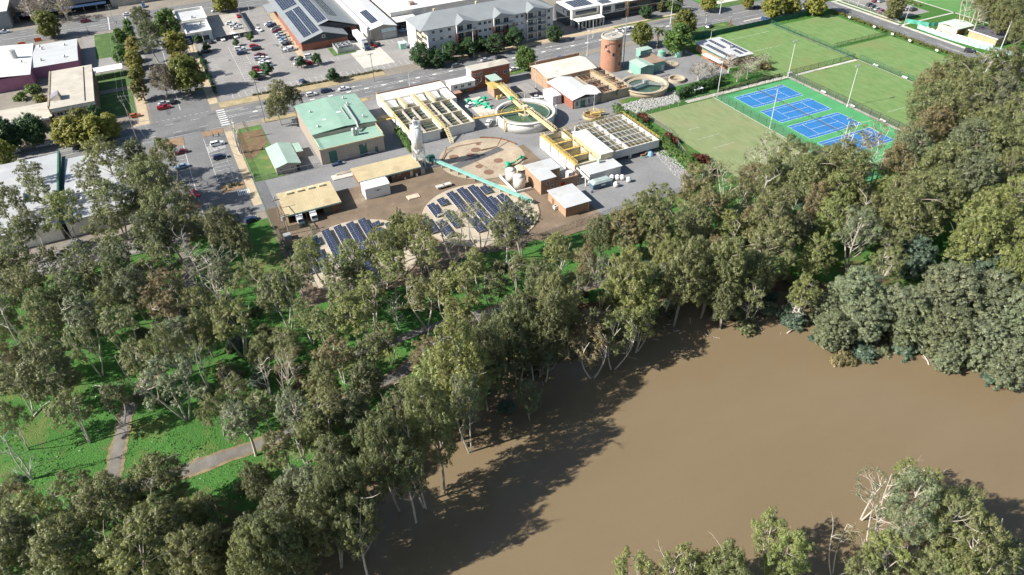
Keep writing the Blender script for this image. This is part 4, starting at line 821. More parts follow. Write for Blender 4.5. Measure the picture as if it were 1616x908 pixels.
part('upper_roof', grey_roof_y, r, lambda q: (q.hexa([(64.4, 338, 7.17), (69.6, 338, 8.6), (69.6, 404, 8.6), (64.4, 404, 7.17), (64.4, 338, 7.32), (69.6, 338, 8.75), (69.6, 404, 8.75), (64.4, 404, 7.32)]), q.hexa([(69.6, 338, 8.6), (83, 338, 4.4), (83, 404, 4.4), (69.6, 404, 8.6), (69.6, 338, 8.75), (83, 338, 4.55), (83, 404, 4.55), (69.6, 404, 8.75)])))
zf = lambda x, y: 4.05 + (x - 53.4) * .2818
pv_array(r, 56, 332, 59.6, 372, zf, 4, 26); pv_array(r, 60, 332, 63.4, 372, zf, 4, 26, name='solar_array')
zf2 = lambda x, y: 7.32 + (x - 64.4) * .275
pv_array(r, 64.9, 340.5, 69.2, 402, zf2, 5, 40); pv_array(r, 56, 376, 63.4, 398, zf, 7, 14)
pv_array(r, 71.5, 348, 76, 378, lambda x, y: 8.75 - (x - 69.6) * .3134, 5, 18)
part('logo', paint_w, r, lambda q: (q.box(63.6, MY - .12, 4.6, 63.8, MY - .06, 5.6), q.box(64.8, MY - .12, 4.6, 65, MY - .06, 5.6), q.box(63.4, MY - .12, 4.4, 65.2, MY - .06, 4.55), q.box(63.6, MY - .12, 5.6, 65.0, MY - .06, 5.75), q.box(63.9, MY - .12, 5.0, 64.7, MY - .06, 5.15)))
part('loading_dock', [dark, steel], r, lambda q: (q.box(76, 332, 0, 81.5, 339.9, .9), q.box(76.2, 339.82, .9, 79.6, 339.95, 3.4)))
for y in (333, 338, 345, 352, 360): part('bollard', redpaint, r, lambda q: q.cyl(53.2, y, 0, 1, .12, n=6))
part('entry_canopy', grey_roof, r, lambda q: (q.hexa([(49.8, 381, 3.2), (53.4, 381, 3.6), (53.4, 396, 3.6), (49.8, 396, 3.2), (49.8, 381, 3.4), (53.4, 381, 3.8), (53.4, 396, 3.8), (49.8, 396, 3.4)]), [q.tube((50, y, 0), (50, y, 3.2), .12) for y in (381.5, 388, 395.5)]))
r = at('plant_enclosure', 'fenced enclosure of steel cooling machinery at the supermarket corner', 'enclosure', 66.5, 317)
part('fence_panel', steel, r, lambda q: parapet(q, 67, 318, 74.6, 326.6, 0, 2.2, .06)); part('chiller', steel, r, lambda q: [q.box(68 + i * 2.1, 319.5 + j * 3.4, .2, 69.7 + i * 2.1, 322 + j * 3.4, 2.6 - j * .4) for i in range(3) for j in range(2)]); part('fan', dark, r, lambda q: [q.cyl(68.85 + i * 2.1, 320.7 + j * 3.4, 2.6 - j * .4, 2.75 - j * .4, .6, n=12) for i in range(3) for j in range(2)])
sheet('enclosure_garden', [(64.6, 316, 75, 318), (64.6, 318, 66.8, 327)], .06, lawn)
r = at('long_white_warehouse', 'long white warehouse with grey front gable next to the supermarket', 'warehouse', 84.6, 325)
part('wall', M('taupe_wall', (.36, .32, .28), .8, .1), r, lambda q: walls_gable(q, 84.8, 325.4, 97.4, 404, 5.2, 1.5, 'y')); part('roof', [white_roof], r, lambda q: gable(q, 84.8, 325.4, 97.4, 404, 5.25, 1.5, 'y', .3)); part('side_parapet', white, r, lambda q: q.box(83.4, 326, 0, 84.4, 404, 6.4))
part('sign_band', M('sign_pale_blue', (.55, .68, .70)), r, lambda q: q.box(90, 325.28, 3.2, 97, 325.36, 4.9)); part('roller_shutter', steel, r, lambda q: q.box(90.2, 325.28, 0.02, 96.9, 325.36, 3.0))
pv_array(r, 87.2, 331, 90.6, 350, lambda x, y: 5.5 + (x - 84.5) * .2325, 4, 12)
r = at('semi_trailer_truck', 'white semi trailer backed out of the loading dock with its dark cab forward', 'truck', 79.5, 315)
part('trailer', white_metal, r, lambda q: q.box(78.6, 319.5, 1.1, 81.1, 334, 3.9)); part('cab', steel, r, lambda q: q.hexa([(78.7, 316.2, .6), (81, 316.2, .6), (81, 319, .6), (78.7, 319, .6), (78.8, 316.8, 3.2), (80.9, 316.8, 3.2), (81, 319, 3.3), (78.7, 319, 3.3)])); part('bonnet', navy, r, lambda q: q.box(78.9, 314.8, .6, 80.8, 316.2, 1.8)); part('windscreen', GL, r, lambda q: q.hexa([(78.85, 316.3, 2.0), (80.85, 316.3, 2.0), (80.85, 316.4, 2.0), (78.85, 316.4, 2.0), (78.9, 316.65, 3.0), (80.8, 316.65, 3.0), (80.8, 316.8, 3.0), (78.9, 316.8, 3)]))
for y in (315.4, 318.4, 329.8, 331.2):
    for x in (78.75, 80.95): part('wheel', black, r, lambda q: q.tube((x - .16, y, .5), (x + .16, y, .5), .5, 12))
for i, (x, y, m, c) in enumerate(((84.4, 318, redpaint, 'red'), (86, 318.6, navy, 'blue'), (83.4, 320, redpaint, 'dull red'))):
    t = at('waste_bin', '%s waste skip bin by the supermarket delivery ramp' % c, 'bin', x, y, 0, 'skip bins by the delivery ramp'); part('body', m, t, lambda q: q.hexa([(x - .6, y - .8, 0), (x + .6, y - .8, 0), (x + .6, y + .8, 0), (x - .6, y + .8, 0), (x - .75, y - 1, 1.3), (x + .75, y - 1, 1.3), (x + .75, y + 1, 1.3), (x - .75, y + 1, 1.3)])); part('lid', dark, t, lambda q: q.box(x - .76, y - 1.02, 1.31, x + .76, y + 1.02, 1.4))
X, Y = W('k2', 665, 770); r = at('kiosk', 'small square kiosk with pale turquoise roof beside the apartment driveway', 'kiosk', X, Y); part('wall', green_shed, r, lambda q: q.box(X - 1.4, Y - 1.4, 0, X + 1.4, Y + 1.4, 2.5)); part('roof', M('aqua_roof', (.5, .72, .72)), r, lambda q: q.box(X - 1.7, Y - 1.7, 2.5, X + 1.7, Y + 1.7, 2.7))

# --- apartment block
r = at('apartment_block', 'four storey pale apartment block with grey hipped roof and balconies', 'apartment building', 96.9, 290)
AX0, AX1, AY0, AY1, AZ = 97.4, 160.6, 291.4, 310, 12.6
apw = M('apartment_wall', (.70, .69, .70), .8, .06, .3)
part('wall', apw, r, lambda q: (q.box(100.2, AY0, -.1, AX1, AY1, AZ), q.box(AX0, 298.6, -.1, 100.2, AY1, AZ), q.box(AX0, 298.3, -.1, 98, 298.6, AZ)))
part('roof', grey_roof, r, lambda q: hip(q, AX0, AY0, AX1, AY1, AZ, 4.2, .5))
bays = ((113.4, 122.4, 1), (131, 140.4, 1), (147.2, 156.6, 0))
for bx0, bx1, br in bays:
    dm = MB(); xm = bx0 + 3.2; zt = AZ + 2.4
    dm.face([(bx0 - .4, AY0 - 1.5, AZ + .02), (xm, AY0 - 1.0, zt - .6), (xm, AY0 + 5.6, zt + .35), (bx0 - .4, AY0 + 1, AZ + .4)]); dm.face([(xm, AY0 - 1.0, zt - .6), (bx1 + 1, AY0 - 1.4, AZ + .02), (bx1 + 1, AY0 + .6, AZ + .35), (xm, AY0 + 5.6, zt + .35)]); dm.face([(bx0 - .4, AY0 - 1.5, AZ), (bx1 + 1, AY0 - 1.4, AZ), (xm, AY0 - 1.0, zt - .62)])
    dm.obj('dormer_roof', grey_roof_y, r)
for bi, (bx0, bx1, br) in enumerate(bays):
    for fl in range(4):
        z = fl * 3.1 + .3
        if fl: part('balcony_slab', white if (not br or fl == 3) else brick_red, r, lambda q: (q.box(bx0, AY0 - 1.5, z - .25, bx1, AY0 - .01, z)))
        if fl: part('balcony_rail', [dark, cream], r, lambda q: (q.box(bx0, AY0 - 1.5, z + .85, bx1, AY0 - 1.42, z + .95), [q.box(bx0 + k * .5, AY0 - 1.48, z, bx0 + k * .5 + .08, AY0 - 1.44, z + .85) for k in range(int((bx1 - bx0) * 2))]))
        for x in (bx0 + .9, bx0 + 5): window(r, 'f', AY0, x, z + .15, 2.3, 2.1, name='balcony_door')
    part('balcony_pier', [brick_red if br else white], r, lambda q: [q.box(x, AY0 - 1.5, 0, x + .35, AY0 - .01, 9.3 if br else 12.4) for x in (bx0 - .35, (bx0 + bx1) / 2, bx1)]); 
    part('upper_pier', white, r, lambda q: q.box(bx0 - .35, AY0 - 1.45, 9.31, bx0 - .05, AY0 - .01, 12.5))
for x in (102.2, 105.8, 109.6, 123.8, 126.4, 128.6, 141.8, 144.4, 157.8):
    for fl in range(4): window(r, 'f', AY0, x, fl * 3.1 + 1.3, 1.3, 1.2)
for fl in range(1, 4):
    part('corner_balcony', [cream, apw], r, lambda q: (q.box(98, 292.8, fl * 3.1 - .2, 100.19, 298.3, fl * 3.1), q.box(98, 292.8, fl * 3.1, 98.1, 298.3, fl * 3.1 + 1)))
part('stair_rail', cream, r, lambda q: [q.tube((98.6, 293, z), (100, 298, z + 1.4), .1) for z in (4, 7, 10)])
for x in (108, 128, 146, 159): part('rooftop_vent', cream, r, lambda q: q.box(x, 303, AZ + 2.6, x + .8, 303.8, AZ + 4.4))
r = at('white_factory', 'large plain white factory roof behind the apartments', 'factory', 97, 345); part('wall', white, r, lambda q: q.box(101, 345, -.1, 176, 400, 5)); part('roof', white_roof, r, lambda q: q.box(100.6, 344.6, 5, 176.4, 400, 5.2)); part('roof_louvre', M('brown_louvre', (.3, .22, .18)), r, lambda q: (q.box(113, 350, 5.2, 115.4, 353, 6.6))); part('gable_frame', white, r, lambda q: (q.hexa([(99, 336, 2.8), (112, 336, 2.8), (112, 344.5, 2.8), (99, 344.5, 2.8), (99, 336, 3), (112, 336, 3), (112, 344.5, 3), (99, 344.5, 3)])))
# --- offices
r = at('modern_office', 'white framed modern office with solar panels and a pale columned entry', 'office', 173.6, 292)
part('wall', [white, grey_dark], r, lambda q: (q.box(174, 297, -.1, 188.6, 311, 7.4), q.box(172.2, 299, -.1, 174, 311, 6.8, 1), q.box(189.2, 296.6, -.1, 203, 311, 3.2, 1), q.box(189.2, 296.2, 3.2, 203, 311, 7.2)))
part('roof', white_roof, r, lambda q: (q.box(173.4, 296.4, 7.4, 189, 311.4, 7.8), q.box(189.1, 295.8, 7.2, 203.4, 311.4, 7.6)))
part('window_band', GL, r, lambda q: (q.box(175.8, 296.9, 4.9, 187.2, 296.98, 6.6), q.box(189.8, 296.1, 3.8, 194.6, 296.18, 6.6), q.box(197, 296.1, 3.8, 202.4, 296.18, 6.8)))
part('fin_wall', white, r, lambda q: q.box(188.62, 294.6, 0, 189.08, 296.38, 7.9)); part('entry_roof', white_roof, r, lambda q: q.box(173.8, 291.4, 3.5, 188.4, 296.3, 3.75)); part('entry_band', cream, r, lambda q: q.box(175.4, 296.86, 3.8, 187.6, 296.96, 4.8))
for k in range(8): part('column', white, r, lambda q: q.box(174.6 + k * 1.9, 291.6, 0, 174.95 + k * 1.9, 292.6, 3.5))
part('entry_glass', GL, r, lambda q: q.box(174.4, 294.6, .05, 188, 294.7, 3.4))
pv_array(r, 176, 299, 186.6, 308.6, lambda x, y: 7.82, 8, 6); pv_array(r, 190.4, 297.4, 196, 303, lambda x, y: 7.62, 5, 4); pv_array(r, 196.6, 302, 202, 309, lambda x, y: 7.62, 4, 4)
r = at('brown_office', 'dark brick two storey office beyond the white modern office', 'office', 203.6, 296); part('wall', brick_brown, r, lambda q: q.box(204, 296.6, -.1, 228.5, 311, 6.8)); part('end_pier', M('orange_render', (.55, .32, .18)), r, lambda q: (q.box(203.2, 295.4, -.1, 204.4, 296.5, 7.4), q.box(228.6, 296, -.1, 229.6, 297.4, 7.2))); part('roof', white_roof, r, lambda q: q.box(203.6, 296.2, 6.8, 229, 311.4, 7.1)); part('window_band', GL, r, lambda q: (q.box(205.4, 296.52, 3.8, 226.4, 296.58, 5.6), q.box(205.4, 296.52, .4, 226.4, 296.58, 2.6))); pv_array(r, 205.6, 299, 214, 307, lambda x, y: 7.12, 6, 5)
# --- west side buildings
r = at('concrete_office', 'weathered concrete office with broad flat roof and strip windows on the left', 'office', -47, 295)
part('wall', [conc_wall], r, lambda q: (q.box(-44.4, 296, -.1, -30.4, 336, 7.2), q.box(-63, 296, -.1, -46, 312, 4.6)))
part('floor_band', white, r, lambda q: (q.box(-44.7, 295.4, 6.4, -30.1, 295.98, 7.5), q.box(-44.7, 295.4, 2.9, -30.1, 295.98, 3.7), q.box(-64, 295.2, 4.2, -46.2, 296, 4.9)))
part('roof', tan_roof, r, lambda q: (q.box(-44.9, 295.2, 7.52, -29.9, 336.4, 7.8), q.box(-64, 296.2, 4.62, -45.2, 311.6, 4.8))); part('roof_gutter', dark, r, lambda q: q.box(-33.2, 297, 7.81, -32.8, 335, 7.86))
part('roof_monitor', [tan_roof, M('slate_face', (.22, .2, .24))], r, lambda q: q.hexa([(-44.6, 303, 7.8), (-41, 302, 7.8), (-41, 307, 7.8), (-44.6, 307.5, 7.8), (-44.6, 303, 8.6), (-41.4, 302.4, 10.2), (-41.4, 306.6, 10.2), (-44.6, 307.5, 8.6)], 0, 1)); part('edge_beam', conc_wall, r, lambda q: q.box(-45.6, 298, 4.6, -45, 336, 8.0))
for fl in (0, 1):
    for k in range(5): window(r, 'f', 296, -43.4 + k * 2.6, fl * 3.6 + .9, 2, 1.3)
for k in range(5): window(r, 'f', 296, -62 + k * 3.1, 1.6, 1.8, 1.6)
for k in range(8): window(r, 'r', -30.4, 298 + k * 4.6, 4.2, 3, 1.5)
[pbox('side_column', conc_wall, r, -30.38, 297 + k * 4.6, 0, -29.9, 297.5 + k * 4.6, 7.5) for k in range(9)]
r = at('carport_canopy', 'pale curved carport roof between office and pink warehouse', 'carport', -36, 337); part('roof', white_roof, r, lambda q: (q.box(-37, 338.5, 3.2, -19.5, 345.2, 3.4), q.box(-37, 338.4, 3.41, -31, 341, 4.4))); part('post', steel, r, lambda q: [q.tube((x, y, 0), (x, y, 3.2), .1) for x in (-36, -28, -20) for y in (339, 345)])
r = at('ivy_courtyard_wall', 'tan courtyard wall beside the concrete office planting', 'wall', -62, 313); part('wall', conc_wall, r, lambda q: (q.box(-64, 314, 0, -46.5, 314.4, 3), q.box(-46.9, 314.4, 0, -46.5, 330, 3)))
r = at('blue_annex', 'small building with blue side wall at the left edge', 'building', -72, 296); part('wall', [M('mural_blue', (.05, .16, .36), .8, .4, .6)], r, lambda q: q.box(-80, 297, -.1, -66.2, 308, 4.8)); part('roof', tan_roof, r, lambda q: q.box(-80.3, 296.7, 4.8, -66, 308.4, 5.1))
r = at('pink_warehouse', 'warehouse with pink walls and broad pale grey roof near the upper left', 'warehouse', -70, 344)
part('wall', pinkwall, r, lambda q: (q.box(-53.6, 354.4, -.1, -36, 384.8, 4.6), q.box(-92, 345, -.1, -53.6, 386, 5.2))); part('roof', pale_roof, r, lambda q: gable(q, -53.4, 354.4, -36, 384.8, 4.6, .6, 'x', .15)); part('white_roof', white_roof, r, lambda q: gable(q, -92, 345, -53.8, 386, 5.2, 1.6, 'y', .2))
part('flue', steel, r, lambda q: q.cyl(-60, 368, 6, 9.2, 1.2, n=14))
for x, y in ((-50, 361), (-41, 360.5), (-50, 376), (-41, 376.5), (-51, 380), (-57, 360)): vent(r, x, y, 5.1 if x > -53 else 5.9, .55)
r = at('fast_food_shop', 'white flat roofed shop with raised parapets beside the car park', 'shop', 9.6, 366)
part('wall', [M('shop_pale', (.62, .66, .66), .7, .06)], r, lambda q: (q.box(9.6, 366, -.1, 20.6, 384, 3.6), q.box(7.6, 384, -.1, 21.2, 404, 3.9))); part('parapet', white, r, lambda q: (parapet(q, 9.4, 365.8, 20.8, 384, 3.6, 4.7, .7), parapet(q, 7.4, 384.02, 21.4, 404.2, 3.9, 5.2, .8)))
part('roof', pale_roof, r, lambda q: (q.box(10.2, 366.6, 3.62, 20, 383.2, 3.75), q.box(8.3, 384.9, 3.92, 20.5, 403.3, 4.05))); part('window_band', GL, r, lambda q: (q.box(11, 365.93, .5, 19, 365.98, 2.6)))
for x, y in ((14, 376), (16.4, 376), (14.4, 390), (17, 379)): aircon(r, x, y, 3.76 if y < 384 else 4.06, 1.4, 1.4, .8)
r = at('compound_wall', 'dark boundary wall around the small white car compound', 'wall', 23, 363); part('wall', grey_dark, r, lambda q: (q.box(21.4, 362.5, 0, 38.3, 362.9, 2), q.box(37.9, 362.9, 0, 38.3, 400, 2.0)))
X, Y = W('z1', 520, 690); r = at('pylon_sign', 'dark blue square pylon sign with white bars at the car park corner', 'sign', X, Y); part('post', steel, r, lambda q: [q.box(X + a, Y - .1, 0, X + a + .2, Y + .1, 4) for a in (-.9, .7)]); part('sign_panel', M('sign_navy', (.02, .04, .13)), r, lambda q: q.box(X - 1.5, Y - .15, 4, X + 1.5, Y + .15, 8)); part('sign_lettering', paint_w, r, lambda q: [q.box(X - 1.0 + (k % 2) * .25, Y - .19, 4.8 + k * .9, X + .9 - (k % 3) * .2, Y - .152, 5.15 + k * .9) for k in range(3)])
r = at('corner_store', 'tall grey building with blank side wall in the top left corner', 'building', -90, 436); part('wall', [M('blank_grey', (.27, .29, .30), .85, .06)], r, lambda q: q.box(-120, 436, -.1, -66, 470, 8)); part('roof', white_roof, r, lambda q: q.box(-120.3, 435.7, 8, -65.6, 470.4, 8.3))
r = at('dark_arcade', 'dark glazed shop row under a pale upper wall at the top left junction', 'building', -52, 440); part('wall', [M('upper_grey', (.30, .28, .26), .85, .08)], r, lambda q: q.box(-64, 447, 4, -22, 470, 12)); part('shopfront', [dark], r, lambda q: q.box(-63.8, 447.6, -.1, -22.2, 470, 3.99)); part('awning', [navy], r, lambda q: q.box(-64, 441.5, 3.4, -22, 446.98, 3.6)); part('awning_post', steel, r, lambda q: [q.tube((x, 442, 0), (x, 442, 3.4), .1) for x in range(-63, -21, 6)])
r = at('hotel_corner', 'dark building with red and yellow planter strip above the top road', 'building', 10, 441); part('wall', [M('hotel_wall', (.10, .10, .11), .8)], r, lambda q: q.box(14, 444, -.1, 64, 470, 5)); part('sign_strip', [M('flower_strip', (.35, .30, .06), .8, .4, 1.5)], r, lambda q: q.box(14, 440.5, 3, 60, 443.9, 3.6)); part('sign_face', redpaint, r, lambda q: q.box(14, 440.3, 2.5, 60, 440.48, 3.4))
for i, (x0, y0, x1, y1, h, wm, nm) in enumerate(((70, 441, 110, 475, 6, conc_wall, 'low tan building across the top road behind the supermarket'), (-20, 446, 6, 475, 6, concrete, 'pale building beyond the top junction'), (116, 412, 150, 440, 6, brick_tan, 'brick building behind the white factory'), (-210, 436, -126, 470, 8, concrete, 'long pale building west of the top road'))):
    r = at('distant_building', nm, 'building', x0, y0); part('wall', wm, r, lambda q: q.box(x0, y0, -.1, x1, y1, h)); part('roof', pale_roof, r, lambda q: q.box(x0 - .3, y0 - .3, h, x1 + .3, y1 + .3, h + .3))
r = at('riverside_hall', 'very large building with broad pale grey roof on the left edge', 'hall', -90, 213)
part('wall', [white], r, lambda q: (q.box(-110, 213, -.1, -42.6, 260, 5.6), q.box(-40.8, 213, -.1, -22, 255, 5.2))); part('roof', M('hall_roof', (.43, .44, .45), .5, .08, .15, lines=(1, 2.2, .02, .85), stain=(.52, .52, .5)), r, lambda q: (gable(q, -110, 213, -42.8, 260, 5.6, .9, 'x', .3), gable(q, -40.4, 213, -22, 255, 5.2, .6, 'x', .2))); part('valley_gutter', green_dark, r, lambda q: (q.box(-42.4, 213, 5.2, -41.9, 260, 6.9), q.box(-41.88, 213, 4.6, -40.82, 259, 4.8)))
part('ridge_ventilator', pale_roof, r, lambda q: [gable(q, -58.6, y, -51, y + 6, 6.3, 1.8, 'x', 0) or q.box(-51.4, y + .2, 6.2, -51, y + 5.8, 7.6) for y in (228,)]); part('ridge_ventilator', pale_roof, r, lambda q: gable(q, -58.6, 240, -51, 246, 6.3, 1.8, 'x', 0) or q.box(-51.4, 240.2, 6.2, -51, 245.8, 7.6))
for k in range(9): aircon(r, -37.5 + (k % 3) * 3.2, 222 + (k // 3) * 4.6, 5.6, 1.8, 1.5, 1.0)
vent(r, -50, 254, 6.6, .5); vent(r, -46, 236, 6.8, .5)
# --- upper right: tin shed, brick block, shade-clothed works
r = at('tin_shed', 'pale green tin shed beside the shade cloth enclosure in the top right', 'shed', 311.6, 199); part('wall', cream, r, lambda q: q.box(312.4, 200.6, -.1, 322.6, 210, 3.0)); part('roof', M('mint_roof', (.55, .66, .56)), r, lambda q: gable(q, 312.4, 200.6, 322.6, 210, 3.0, .8, 'x', .3)); part('roller_door', rust, r, lambda q: q.box(313.6, 200.5, .05, 318, 200.57, 2.4))
r = at('brick_amenities', 'yellow brick building with dark skillion roof in the top right', 'building', 314.8, 180); part('wall', M('sand_brick', (.50, .37, .22), .85, .1, .6), r, lambda q: q.box(315.4, 184, -.1, 323, 197, 3.3)); part('roof', M('dark_sheet_roof', (.12, .12, .14), .6), r, lambda q: q.hexa([(315, 183.4, 3.35), (324, 183.4, 3.35), (324, 197.4, 3.35), (315, 197.4, 3.35), (315, 183.4, 3.5), (324, 183.4, 3.9), (324, 197.4, 3.9), (315, 197.4, 3.5)])); part('fascia', paint_w, r, lambda q: q.box(314.88, 183.3, 3.2, 314.98, 197.5, 3.6)); window(r, 'f', 184, 317, 1.4, 1.2, 1); door(r, 'f', 184, 320, 1, 2.1, dark)
def clothfence(label, pts, h, m, sag=.12):
    r = at('shade_cloth_fence', label, 'fence', pts[0][0], pts[0][1], 0, 'shade cloth fences by the oval road'); q = MB(); k = 0
    for a, b_ in zip(pts, pts[1:]):
        L = hypot(b_[0] - a[0], b_[1] - a[1]); n = max(2, int(L / 1.2)); d = ((b_[0] - a[0]) / L, (b_[1] - a[1]) / L)
        P = [(a[0] + d[0] * L * i / n - d[1] * sag * sin(i * 2.1), a[1] + d[1] * L * i / n + d[0] * sag * sin(i * 2.1)) for i in range(n + 1)]
        for u, v in zip(P, P[1:]): q.hexa([(u[0], u[1], .05), (v[0], v[1], .05), (v[0] + .03, v[1] + .03, .05), (u[0] + .03, u[1] + .03, .05), (u[0], u[1], h), (v[0], v[1], h), (v[0] + .03, v[1] + .03, h), (u[0] + .03, u[1] + .03, h)])
    q.obj('cloth', m, r)
    for a in pts: part('post', steel, r, lambda q: q.tube((a[0], a[1], 0), (a[0], a[1], h + .2), .05))
clothfence('long pale blue shade cloth fence along the oval road footpath', [(307, 216), (306.6, 205), (307, 196), (308.6, 186), (311.4, 177.5), (313, 174)], 1.9, shade_blue)
clothfence('short green shade cloth fence behind the tin shed', [(309, 224), (313, 215), (319, 213)], 1.8, M('sea_green_cloth', (.10, .36, .28)))
clothfence('green shade cloth fence between tin shed and brick building', [(322.8, 203), (324, 197.5)], 1.8, M('sea_green_cloth', (.10, .36, .28)))
r = at('stone_embankment', 'bank of pale rocks and sheeting behind the blue cloth fence', 'embankment', 309, 205); part('slope', M('pale_rubble', (.55, .47, .42), .9, .25, .9), r, lambda q: [q.cyl(308.6 + rng.random() * 3, 186 + k * 1.25, 0, .8 + rng.random() * .8, 1.2 + rng.random(), .6, 8) for k in range(22)]); part('sheet', white_metal, r, lambda q: (q.tube((311.6, 193, .8), (313.6, 183.5, .8), .8, 10), q.tube((311, 199, .9), (311.6, 193.4, .8), .8, 10)))
r = at('white_wall', 'long white low wall beside the oval road at the right edge', 'wall', 313, 172); part('wall', white, r, lambda q: (q.hexa([(313, 173, 0), (318, 158, 0), (318.4, 158, 0), (313.4, 173, 0), (313, 173, 1.6), (318, 158, 1.6), (318.4, 158, 1.6), (313.4, 173, 1.6)]), q.box(318, 140, 0, 318.4, 158, 1.4)))
r = at('bowls_green_wall', 'row of grey green cladding boards along the top field edge', 'fence', 222, 254.2, 0); part('board', grey_dark, r, lambda q: [q.box(222 + k * 6, 254.2, .1, 227.7 + k * 6, 254.3, 2) for k in range(5)]); part('post', steel, r, lambda q: [q.tube((222 + k * 6, 254.1, 0), (222 + k * 6, 254.1, 2.3), .06) for k in range(6)])
X, Y = W('k5', 1058, 390); r = at('war_memorial_obelisk', 'dark pointed obelisk by the fence near the road junction', 'obelisk', X, Y); part('shaft', rust, r, lambda q: (q.cyl(X, Y, 0, 5, .7, .4, 4), q.cyl(X, Y, 5, 5.6, .4, .05, 4)))
SC['s1'] = (660, 280, 8.08); SC['s2'] = (440, 330, 8.08); SC['s3'] = (240, 200, 8.08); SC['s4'] = (0, 180, 8.08)
# ---------------- solar farm on the two filled-in round tanks ----------------
for (x, y, rr), nm in (((68.8, 168.2, 17.4), 'right'), ((30.8, 165.4, 17.2), 'left')):
    o = at('solar_slab', '%s of the two round pale concrete slabs carrying solar rows' % nm, 'slab', x, y, 0, 'round slabs under the solar rows')
    part('slab_top', M('pale_slab', (.50, .43, .33), .9, .16, .14, stain=(.40, .33, .24), fine=.3), o, lambda q: q.cyl(x, y, -.05, .12, rr, n=96)); part('rim', M('rim_rust', (.27, .18, .12), .9), o, lambda q: q.ring(x, y, -.04, .2, rr + .01, rr + .25, 96))
ROWS = [('s1', 105, 360, 180, 325, 190, 520), ('s1', 228, 290, 300, 255, 275, 370), ('s1', 310, 450, 390, 415, 420, 660), ('s1', 350, 210, 425, 180, 640, 740), ('s1', 480, 160, 555, 135, 870, 845), ('s1', 620, 130, 695, 105, 1000, 800), ('s1', 775, 130, 845, 105, 825, 220), ('s1', 850, 270, 925, 235, 1140, 780), ('s1', 990, 240, 1060, 210, 1230, 660), ('s1', 30, 550, 105, 515, 130, 730), ('s1', 210, 570, 275, 540, 330, 780),
        ('s2', 245, 500, 330, 480, 330, 850), ('s2', 390, 375, 480, 345, 410, 480), ('s2', 420, 530, 515, 505, 490, 860), ('s2', 535, 285, 625, 250, 660, 800), ('s2', 690, 235, 780, 200, 830, 720), ('s2', 850, 195, 930, 165, 950, 570), ('s2', 1000, 150, 1080, 120, 1170, 760), ('s2', 1170, 190, 1265, 150, 1190, 230), ('s2', 1210, 270, 1300, 235, 1320, 640), ('s2', 970, 590, 1050, 560, 1090, 900), ('s2', 1340, 190, 1430, 160, 1380, 320)]
cnt = {'s1': 0, 's2': 0}
order = {c: sorted([r_ for r_ in ROWS if r_[0] == c], key=lambda r_: W(r_[0], r_[1], r_[2])[0]) for c in cnt}
for r_ in ROWS:
    c = r_[0]; k = order[c].index(r_)
    x0, y1 = W(c, r_[1], r_[2], .6); x1, _ = W(c, r_[3], r_[4], .9); _, y0 = W(c, r_[5], r_[6], .6)
    if x1 - x0 < 2: x1 = x0 + 2.1
    w = min(x1 - x0 + .25, 2.6); n = max(2, round((y1 - y0) / 1.0))
    lab = '%s solar panel row from the left on the %s round slab, %s' % (ordn(k), {'s1': 'right', 's2': 'left'}[c], 'long' if n > 16 else ('short' if n < 7 else 'medium length'))
    o = at('solar_panel_row', lab, 'solar panels', x0, y0, .12, 'solar panel rows on the round slabs')
    def f(q):
        for j in range(n):
            for i in range(2):
                a, b_ = x0 + i * w / 2 + .03, x0 + (i + 1) * w / 2 - .03; c0, c1 = y0 + j * (y1 - y0) / n + .03, y0 + (j + 1) * (y1 - y0) / n - .03
                za, zb = .55 + (a - x0) * .2, .55 + (b_ - x0) * .2
                q.hexa([(a, c0, za), (b_, c0, zb), (b_, c1, zb), (a, c1, za), (a, c0, za + .05), (b_, c0, zb + .05), (b_, c1, zb + .05), (a, c1, za + .05)], 1, 0)
    part('panel_array', [PV, steel], o, f)
    part('frame', paint_w, o, lambda q: (q.hexa([(x0, y0, .5), (x0 + w, y0, .5 + w * .2), (x0 + w, y1, .5 + w * .2), (x0, y1, .5), (x0, y0, .54), (x0 + w, y0, .54 + w * .2), (x0 + w, y1, .54 + w * .2), (x0, y1, .54)]), [q.box(x, y, .12, x + .08, y + .08, z) for y in np.arange(y0 + .3, y1, 2.2) for x, z in ((x0 + .1, .5), (x0 + w - .2, .5 + w * .17))]))
for i, (x, y) in enumerate(((285, 140), (370, 115))):
    X, Y = W('s1', x, y); o = at('parked_trailer', 'small pale flat trailer %s on the gravel above the solar slab' % ('on the left', 'on the right')[i], 'trailer', X, Y, 0, 'small trailers on the gravel'); part('bed', concrete_pale, o, lambda q: q.box(X - 1.3, Y - .8, .45, X + 1.3, Y + .8, .95)); part('drawbar', steel, o, lambda q: q.tube((X + 1.3, Y, .5), (X + 2.2, Y, .4), .06))
    for s_ in (-.85, .85): part('wheel', black, o, lambda q: q.tube((X, Y + s_ - .08, .32), (X, Y + s_ + .08, .32), .32, 12))
X, Y = W(6, 1100, 530); o = at('plywood_sheet', 'flat stack of pale boards lying on the gravel yard', 'boards', X, Y); part('board', M('board', (.62, .5, .38)), o, lambda q: (q.box(X - 2, Y - 1.2, .03, X + 1.8, Y + 1.2, .3), q.box(X - 1.6, Y - 1.1, .3, X + 1.2, Y + 1, .42)))
X, Y = W(6, 660, 395); o = at('pipe_offcuts', 'pale concrete pad with pipework left of the long straw roofed shed', 'pad', X, Y); part('pad', concrete_pale, o, lambda q: q.box(X - 4, Y - 1.6, 0, X + 3.4, Y + 1.6, .3)); part('pipe', cream, o, lambda q: q.path([(X - 2.4, Y + 1, .6), (X, Y + 1, .9), (X + 2.6, Y + .9, .6)], .22, 8))
